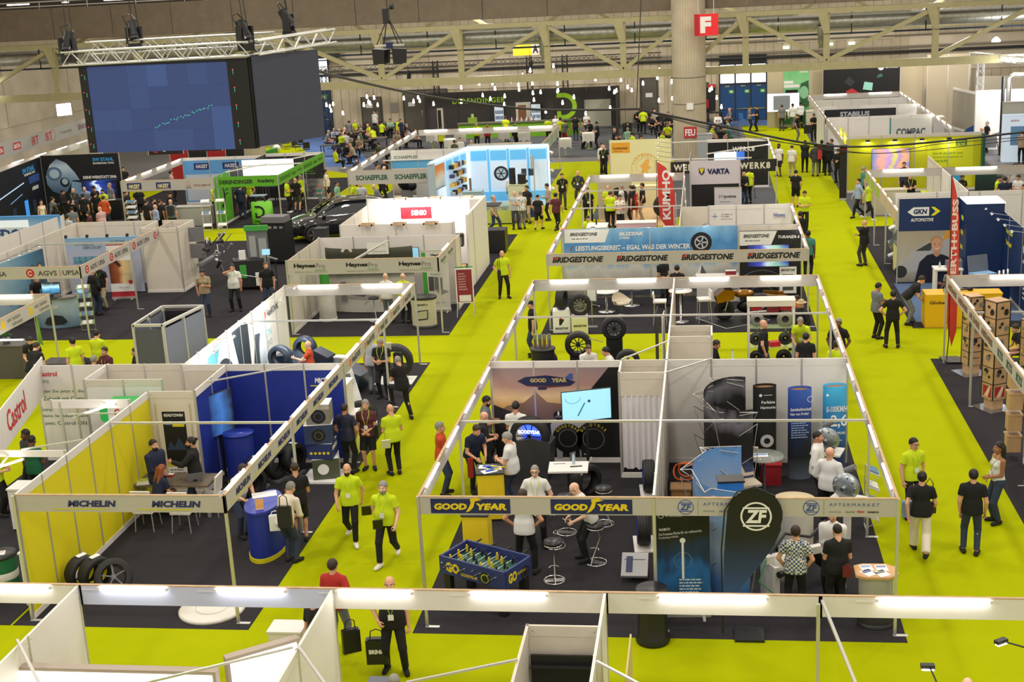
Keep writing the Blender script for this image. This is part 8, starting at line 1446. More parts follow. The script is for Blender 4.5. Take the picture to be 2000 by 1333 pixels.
def rx(t):
 c,s=cos(t),sin(t)
 return np.array([[1,0,0],[0,c,-s],[0,s,c]])
def rzm(t):
 c,s=cos(t),sin(t)
 return np.array([[c,-s,0],[s,c,0],[0,0,1]])
SK={}
def sK(pZ):
 "pose name, with a trailing - for the mirrored pose"
 if pZ in SK:return SK[pZ]
 P=POSES[pZ.rstrip('-')];mir=-1 if pZ.endswith('-') else 1
 J={}
 pel=np.array([0,-P.get('pf',0),P.get('pz',.925)])
 T=rx(P.get('lean',0)*1.0)
 J['T'],J['pel']=T,pel
 tf=lambda x,f,u:pel+T@np.array([x,-f,u])
 J['tf']=tf
 J['neck']=tf(0,-.01,.535)
 HR=rzm(P.get('hy',0)*mir)@rx(P.get('lean',0)*.45+P.get('hp',0)*.8)
 J['HR']=HR;J['head']=J['neck']+HR@np.array([0,-.02,.135])
 for s,nm in((1,'l'),(-1,'r')):
  src=nm if mir==1 else('r' if nm=='l' else 'l')
  J['sh'+nm]=tf(s*.182,0,.448)
  wx,wf,wu=P.get('w'+src,(.225,.01,-.10))
  px,pf,pu=P.get('pl',(.55,-.6,-.5))
  J['el'+nm],J['wr'+nm]=ik(J['sh'+nm],tf(s*wx,wf,wu),.295,.255,T@np.array([s*px,-pf,pu]))
  J['hip'+nm]=pel+np.array([s*.085,0,-.03])
  ax_,af,au=P.get('a'+src,(.10,0,0))
  J['kn'+nm],J['an'+nm]=ik(J['hip'+nm],(s*ax_,-af,.085+au),.43,.42,(s*.15,-1,.15))
 SK[pZ]=J
 return J
def torso_prims(J,o=0.0,bY=0.0,fM=0):
 T,tf=J['T'],J['tf']
 sw=.93 if fM else 1.0
 q=[eL(tf(0,0,.36),((.165+o)*sw,.112+o,.20+o),.05,T),eL(tf(0,.005+bY*.5,.15),(.142*sw+o+bY,.108+o+bY,.19+o),.05,T),eL(tf(0,-.01,-.01),(.162+o+bY*.6,.118+o+bY*.5,.13+o),.05,T),cN(tf(-.14*sw,0,.435),tf(.14*sw,0,.435),.052+o*.7,k=.06)]
 if fM:q+=[eL(tf(s*.07,.085,.34),(.062+o,.06+o,.062+o),.03,T) for s in(1,-1)]
 return q
HAND={}
def hand_tpl(side,grip):
 "palm along -Z from the wrist, fingers curled forward (-Y), thumb on the -Y inner side"
 key=(side,grip)
 if key not in HAND:
  c=.9 if grip else.38
  pr=[eL((0,0,-.045),(.016,.040,.050),.012)]
  for i,(y,L) in En(((-.029,.070),(-.010,.078),(.010,.072),(.028,.056))):
   p=np.array([0,y,-.085]);a=.12
   for j in Rg(3):
    a+=c*(.6 if j==0 else 1)
    q=p+L*(.45,.32,.23)[j]*np.array([-side*sin(a),0,-cos(a)])
    pr.append(cN(p,q,.0088-j*.001,.008-j*.001,.003));p=q
  pr+=[cN((0,-.030,-.025),(-side*.018,-.052,-.055),.012,.010,.008),cN((-side*.018,-.052,-.055),(-side*.030,-.056,-.082),.010,.008,.004)]
  V,F=sdf_mesh(pr,.0062)
  HAND[key]=(V,F)
 return HAND[key]
HEADC={}
def head_tpl(h):
 if h not in HEADC:
  pr=[eL((0,.012,.035),(.076,.096,.094),.02),eL((0,-.030,-.045),(.056,.060,.068),.03),eL((0,-.055,-.085),(.030,.030,.025),.02),cN((0,.02,-.04),(0,.035,-.17),.056,.060,.03),cN((0,-.090,.012),(0,-.112,-.026),.010,.015,.012),eL((0,-.088,-.060),(.026,.013,.010),.006),eL((0,-.075,.034),(.055,.018,.010),.012)]
  pr+=[eL((s*.079,.012,-.002),(.011,.022,.032),.006) for s in(1,-1)]
  pr+=[eL((s*.040,-.066,-.022),(.024,.022,.024),.02) for s in(1,-1)]
  pr+=[eL((s*.031,-.080,.010),(.016,.013,.011),.004) for s in(1,-1)]
  V,F=sdf_mesh(pr,h)
  c=V[F].mean(1);m=np.zeros(len(F),int);x=np.abs(c[:,0])
  fr=c[:,1]<-.06
  m[fr&(np.hypot(x-.031,(c[:,2]-.010)*1.5)<.0135)]=1
  m[fr&(np.hypot(x-.031,c[:,2]-.010)<.0065)]=2
  m[fr&(x>.013)&(x<.052)&(np.abs(c[:,2]-.036)<.0055)]=2
  m[fr&(x<.026)&(np.abs(c[:,2]+.060)<.008)&(c[:,1]<-.083)]=3
  HEADC[h]=(V,F,m)
 return HEADC[h]
def frame_to(d,f):
 "rotation whose -Z is d and whose -Y is close to f"
 d=d/np.linalg.norm(d);y=f-d*(f@d);y/=np.linalg.norm(y)+1e-9
 z=-d;yy=-y;xx=np.cross(yy,z)
 return np.stack([xx,yy,z],1)
MC={}
def body_mesh(pZ,bare,lD,bY,fM):
 k=('b',pZ,bare,lD,bY,fM)
 if k in MC:return MC[k]
 J=sK(pZ);h=(.014,.024)[lD]
 pr=torso_prims(J,-.006,bY,fM)+[cN(J['neck']-J['T']@np.array([0,0,.06]),J['head']+J['HR']@np.array([0,.03,-.09]),.062,.054,.02)]
 parts=[]
 for s,n in((1,'l'),(-1,'r')):
  th=.9 if fM else 1.0
  pr+=[cN(J['sh'+n],J['el'+n],.054*th,.042*th,.025),cN(J['el'+n],J['wr'+n],.041*th,.027,.012)]
  lt=1.0 if bare else.74
  pr+=[cN(J['hip'+n],J['kn'+n],.082*lt,.055*lt,.03),cN(J['kn'+n],J['an'+n],.052*lt,.036,.02)]
  mid=J['kn'+n]*.68+J['an'+n]*.32+np.array([0,.018,0])
  pr.append(eL(mid,(.050*lt,.052*lt,.10),.02))
  d=J['wr'+n]-J['el'+n]
  R=frame_to(d,J['T']@np.array([-s*.6,-1,.15]) if abs(d[2])>abs(d[1]) else np.array([-s*.3,0,1.0]))
  V,F=hand_tpl(s,pZ.rstrip('-') in('hold','bag','phone','walk','step'))
  parts.append((V@R.T+J['wr'+n],F,0))
 V,F=sdf_mesh(pr,h)
 hv,hf,hm=head_tpl((.0065,.0125)[lD])
 MC[k]=np_mesh('body',[(V,F,0),(hv@J['HR'].T+J['head'],hf,hm)]+parts)
 return MC[k]
def shirt_mesh(pZ,style,lD,bY,fM):
 k=('s',pZ,style,lD,bY,fM)
 if k in MC:return MC[k]
 J=sK(pZ);h=(.015,.024)[lD];T=J['T']
 o={'jacket':.026,'long':.014,'tank':.006,'dress':.006}.get(style,.014)
 pr=torso_prims(J,o,bY,fM)
 if style not in('tank','dress'):pr.append(cN(J['neck']-T@np.array([0,0,.07]),J['neck']+T@np.array([0,0,.0]),.092,.066,.03,cut=1.0))
 for n in 'lr':
  sh,el,wr=J['sh'+n],J['el'+n],J['wr'+n]
  if style in('tee','polo'):pr.append(cN(sh,el,.056+o*.6,.060+o*.6,.03,cut=.60))
  elif style in('long','jacket'):pr+=[cN(sh,el,.060+o*.7,.050+o*.6,.03),cN(el,wr,.048+o*.6,.036+o*.5,.012,cut=.97)]
  elif style=='roll':pr+=[cN(sh,el,.068,.058,.03),cN(el,wr,.056,.054,.012,cut=.25)]
 if style not in('tank','dress') and not P_sit(pZ):pr+=[cN(J['tf'](x*.062,-.004,.12),J['tf'](x*.066,-.006,-.20),.112+o*.8+bY*.6,.124+o*.8+bY*.4,.05) for x in(1,-1)]
 clip=[(J['tf'](0,0,{'jacket':-.16,'dress':-.5,'tank':-.02}.get(style,-.085)),T@np.array([0,0,1.0]))]
 if P_sit(pZ) and style!='dress':clip=[(J['tf'](0,0,-.04),T@np.array([0,0,1.0]))]
 if style in('tank','dress'):clip.append((J['tf'](0,0,.46 if style=='tank' else.40),T@np.array([0,0,-1.0])))
 if style=='dress':
  for n in 'lr':pr.append(cN(J['hip'+n],J['kn'+n],.115,.105,.09,cut=.62))
 V,F=sdf_mesh(pr,h,clip)
 MC[k]=np_mesh('shirt',[(V,F,0)]);return MC[k]
def P_sit(pZ):return POSES[pZ.rstrip('-')].get('sit')
def trouser_mesh(pZ,style,lD,bY):
 k=('t',pZ,style,lD,bY)
 if k in MC:return MC[k]
 J=sK(pZ);h=(.015,.024)[lD]
 pr=[eL(J['tf'](0,-.01,-.01),(.168+bY*.4,.124+bY*.3,.135),.05,J['T'])]
 wd=1.25 if style=='wide' else 1.0
 for n in 'lr':
  hp,kn,an=J['hip'+n],J['kn'+n],J['an'+n]
  if style=='shorts':pr.append(cN(hp,kn,.098,.092,.03,cut=.93))
  else:pr+=[cN(hp,kn,.094,.070*wd,.03),cN(kn,an,.068*wd,.056*wd**2,.02,cut=.96)]
 V,F=sdf_mesh(pr,h,[(J['tf'](0,0,.05),J['T']@np.array([0,0,-1.0]))])
 MC[k]=np_mesh('trousers',[(V,F,0)]);return MC[k]
def shoe_mesh(pZ,n,lD):
 k=('f',pZ,n,lD)
 if k in MC:return MC[k]
 J=sK(pZ);an=J['an'+n];s=1 if n=='l' else-1
 g=an-np.array([0,0,.085])
 out=np.array([s*.28,-1,0]);out/=np.linalg.norm(out)
 toe=g+out*.155+np.array([0,0,.032]);heel=g-out*.05+np.array([0,0,.04])
 pr=[cN(heel,toe,.043,.036,.02),cN(heel+out*.03,an+np.array([0,0,.0]),.042,.044,.03,cut=1.0),cN(heel+out*.09,toe-out*.03,.044,.040,.02)]
 V,F=sdf_mesh(pr,(.010,.018)[lD],[(g+np.array([0,0,.002]),np.array([0,0,1.0]))])
 c=V[F].mean(1)[:,2]-g[2]
 MC[k]=np_mesh('shoe',[(V,F,(c<.024).astype(int))]);return MC[k]
def hair_mesh(style,lD):
 k=('h',style,lD)
 if k in MC:return MC[k]
 h=(.0075,.013)[lD]
 o={'buzz':.005,'short':.013,'fringe':.009,'full':.022}.get(style,.013)
 pr=[eL((0,.014,.036),(.076+o,.096+o,.095+o),.02)]
 nrm=np.array([0,.62,.78]);org=np.array([0,-.060,.060])
 clip=[(org,nrm),((0,.04,-.085),(0,0,1.0))]
 if style=='fringe':clip.append(((0,.02,.075),(0,.45,-.9)))
 if style=='cap':
  pr=[eL((0,.010,.040),(.088,.108,.100),.02)];clip=[((0,0,.042),(0,.12,1.0))]
  V,F=sdf_mesh(pr,h,clip)
  V2,F2=sdf_mesh([eL((0,-.115,.050),(.070,.085,.010),.01,rx(.15))],h*.8)
  MC[k]=np_mesh('cap',[(V,F,0),(V2,F2,0)]);return MC[k]
 if style=='hat':
  pr=[eL((0,.010,.075),(.088,.105,.085),.02),eL((0,.01,.055),(.150,.170,.012),.015)]
  V,F=sdf_mesh(pr,h);MC[k]=np_mesh('hat',[(V,F,0)]);return MC[k]
 V,F=sdf_mesh(pr,h,clip)
 parts=[(V,F,0)]
 if style=='long':
  V,F=sdf_mesh([cN((s*.045,.070,.03),(s*.060,.095,-.27),.055,.040,.05) for s in(1,-1)]+[cN((s*.082,.03,.02),(s*.095,.035,-.20),.022,.018,.02) for s in(1,-1)],h)
  parts.append((V,F,0))
 if style=='bob':
  V,F=sdf_mesh([eL((0,.04,-.02),(.092,.085,.11),.02)],h,[((0,-.005,0),(0,1.0,0)),((0,0,-.11),(0,0,1.0))]);parts.append((V,F,0))
 if style=='bun':
  V,F=sdf_mesh([eL((0,.125,.075),(.038,.035,.038),.02)],h);parts.append((V,F,0))
 if style=='pony':
  V,F=sdf_mesh([cN((0,.115,.05),(0,.150,-.12),.030,.018,.02)],h);parts.append((V,F,0))
 MC[k]=np_mesh('hair',parts);return MC[k]
def beard_mesh(lD):
 k=('beard',lD)
 if k in MC:return MC[k]
 pr=[eL((0,-.030,-.048),(.064,.068,.074),.03),eL((0,-.060,-.088),(.040,.036,.032),.02),eL((0,-.092,-.050),(.022,.016,.016),-.001)]
 pr[2]['k']=.004
 V,F=sdf_mesh(pr,(.0075,.013)[lD],[((0,0,-.036),(0,-.35,-1.0)),((0,.012,0),(0,-1.0,0))])
 MC[k]=np_mesh('beard',[(V,F,0)]);return MC[k]
def glasses_mesh():
 if 'gl' not in MC:
  g=G()
  for s in(1,-1):
   g.pH([(s*.031+.022*cos(a),-.104,.010+.017*sin(a)) for a in(2*PI*i/10 for i in Rg(10))],.0035,5,closed=1)
   g.cyl((s*.053,-.102,.014),(s*.083,.01,.012),.003,n=5)
  g.cyl((-.009,-.105,.012),(.009,-.105,.012),.003,n=5)
  MC['gl']=g.mesh('glasses')
 return MC['gl']
def lanyard_mesh(long):
 k=('lan',long)
 if k not in MC:
  g=G();f=.150
  pts=[(.070,.03,.545),(.085,.085,.47),(.055,f-.005,.38),(.012,f+.012,.22)]
  for s in(1,-1):
   for(a,b,c),(d,e,i) in zip(pts,pts[1:]):
    g.cB(((a+d)/2*s,-(b+e)/2,(c+i)/2),(.014,.004,math.dist((a,b,c),(d,e,i))*1.03),0,Vc(((d-a)*s,-(e-b),i-c)).to_track_quat('Z','Y').to_matrix())
  g.pH([(.070,-.03,.545),(.05,.04,.56),(0,.07,.565),(-.05,.04,.56),(-.070,-.03,.545)],.007,5)
  MC[k]=g.mesh('lanyard')
  b=G().box(-.045,.045,-f-.022,-f-.016,.12,.22);MC['badge']=b.mesh('badge')
 return MC[k]
SKIN={'l':'d9a484','t':'c08a68','m':'a06a4a','d':'6a4430','p':'e4b79c'}
def skin(c):
 m=mt('skin_'+c,S(SKIN[c]),.5)
 return m
EYEW=mt('eye_white',(.75,.73,.70),.3);EYED=mt('eye_dark',(.03,.02,.015),.4);LIP=mt('lip',S('a8625a'),.5)
BADGE=PA
LANY=mt('lime_lanyard',S('b4c832'),.6)
HAIRC={'b':'17120f','d':'33241a','n':'54402c','g':'8a8781','w':'c9c6c0','y':'9a7a4a','r':'8a4a2a'}
def oset(o,i,m):
 o.material_slots[i].link='OBJECT';o.material_slots[i].material=m
for_slots={}
def ensure(me,n):
 while len(me.materials)<n:me.materials.append(None)
 return me
def cloth(h,pat=None):
 if pat=='plaid':
  k='plaid_'+h
  if k in MTS:return MTS[k]
  m=mt(k,S(h),.8);nt=m.node_tree;b=nt.nodes['Principled BSDF']
  tc=nt.nodes.new('ShaderNodeTexCoord');ck=nt.nodes.new('ShaderNodeTexChecker')
  ck.inputs['Scale'].default_value=26;ck.inputs[1].default_value=(*S(h),1);ck.inputs[2].default_value=(*S('d8d2bc'),1)
  nt.links.new(tc.outputs['Object'],ck.inputs[0]);nt.links.new(ck.outputs[0],b.inputs['Base Color']);return m
 if pat=='floral':
  k='floral_'+h
  if k in MTS:return MTS[k]
  m=mt(k,S(h),.8);nt=m.node_tree;b=nt.nodes['Principled BSDF']
  tc=nt.nodes.new('ShaderNodeTexCoord');ck=nt.nodes.new('ShaderNodeTexVoronoi');ck.inputs['Scale'].default_value=14
  r=nt.nodes.new('ShaderNodeValToRGB');r.color_ramp.elements[0].color=(*S('403038'),1);r.color_ramp.elements[1].color=(*S(h),1);r.color_ramp.elements[0].position=.25;r.color_ramp.elements[1].position=.4
  nt.links.new(tc.outputs['Object'],ck.inputs[0]);nt.links.new(ck.outputs[0],r.inputs[0]);nt.links.new(r.outputs[0],b.inputs['Base Color']);return m
 return mt('cloth_'+h,S(h),.85,bump=.12,scale=40)
def psn(loc,face,pZ,head,top,legs,lb_,shoes='1a1a1c',scale=1.0,wide=1.0,extras='',gp_=None,cat='person',lD=None,name='person'):
 """head: 'skin hairstyle haircolour' e.g. 'l short d'; top: 'style colour'; legs: 'style colour'"""
 if lD is None:lD=0 if loc[1]<46 else 1
 sk,hs,hc=head.split();ts=top.split();lg=legs.split()
 fM='F' in extras;bY=.035 if 'B' in extras else.012 if 'b' in extras else 0.0
 root=th(name,lb_,cat,loc,RAD(face),gp_)
 root.scale=(scale*wide,scale*wide,scale)
 J=sK(pZ)
 me=ensure(body_mesh(pZ,int(lg[0] in('shorts','none')),lD,bY,fM),4);o=link('body',me,root)
 for i,m in En((skin(sk),EYEW,EYED,LIP)):oset(o,i,m)
 o=link('dress' if ts[0]=='dress' else 'jacket' if ts[0]=='jacket' else 'shirt',ensure(shirt_mesh(pZ,ts[0],lD,bY,fM),1),root);oset(o,0,cloth(ts[1],ts[2] if len(ts)>2 else None))
 if lg[0]!='none':
  o=link('shorts' if lg[0]=='shorts' else 'trousers',ensure(trouser_mesh(pZ,lg[0],lD,bY),1),root);oset(o,0,cloth(lg[1]))
 for n in 'lr':
  o=link('shoe',ensure(shoe_mesh(pZ,n,lD),2),root);oset(o,0,cloth(shoes));oset(o,1,cloth('d8d8d4' if shoes[0] in 'cdef' else '202020'))
 HM=TR(J['head'])@Matrix(J['HR'].tolist()).to_4x4()
 if hs not in('bald',):
  nm=hs if hs in('cap','hat') else 'hair'
  o=link(nm,ensure(hair_mesh(hs,lD),1),root);o.matrix_local=HM;oset(o,0,mt('hair_'+hc,S(HAIRC[hc]),.6,noi=.25,scale=60) if hc in HAIRC else cloth({'k':'141416','R':'c02828','s':'d2bf96','B':'24304a'}[hc]))
  if hs in('cap','hat') and lD==0:
   o=link('hair',ensure(hair_mesh('buzz',lD),1),root);o.matrix_local=HM;oset(o,0,mt('hair_d',S(HAIRC['d']),.6))
 if 'D' in extras:
  o=link('beard',ensure(beard_mesh(lD),1),root);o.matrix_local=HM;oset(o,0,mt('hair_'+(hc if hc in HAIRC else 'd'),S(HAIRC.get(hc,'33241a')),.6,noi=.25,scale=60))
 if 'G' in extras:
  o=link('glasses',ensure(glasses_mesh(),1),root);o.matrix_local=HM;oset(o,0,BK)
 TM=TR(J['pel'])@Matrix(J['T'].tolist()).to_4x4()
 if 'L' in extras:
  by=TR((0,-bY*1.2-(.02 if ts[0]=='jacket' else 0),0))
  o=link('lanyard',ensure(lanyard_mesh(1),1),root);o.matrix_local=TM@by;oset(o,0,LANY)
  o=link('badge',ensure(MC['badge'],1),root);o.matrix_local=TM@by;oset(o,0,BADGE)
 return root,J
PC=dict(y='c8de12',k='121214',w='dcdcda',g='6e7278',n='1a2440',b='98a8c8',d='34363c',j='2c3850',h='b0a080',r='b02a26',o='c04a24',m='5a2430',t='3f7c74',e='9a8a70',c='e2d9c6',v='4e5440',i='c8a0a0',u='2a4a78',G='0f5a3a',a='b4b8bc',p='8ab89a')
HS=dict(s='short',z='buzz',f='fringe',x='bald',l='long',b='bob',u='bun',p='pony',c='cap',h='hat',F='full')
TS=dict(p='polo',t='tee',l='long',j='jacket',r='roll',k='tank',D='dress')
LS=dict(l='long',w='wide',s='shorts',n='none')
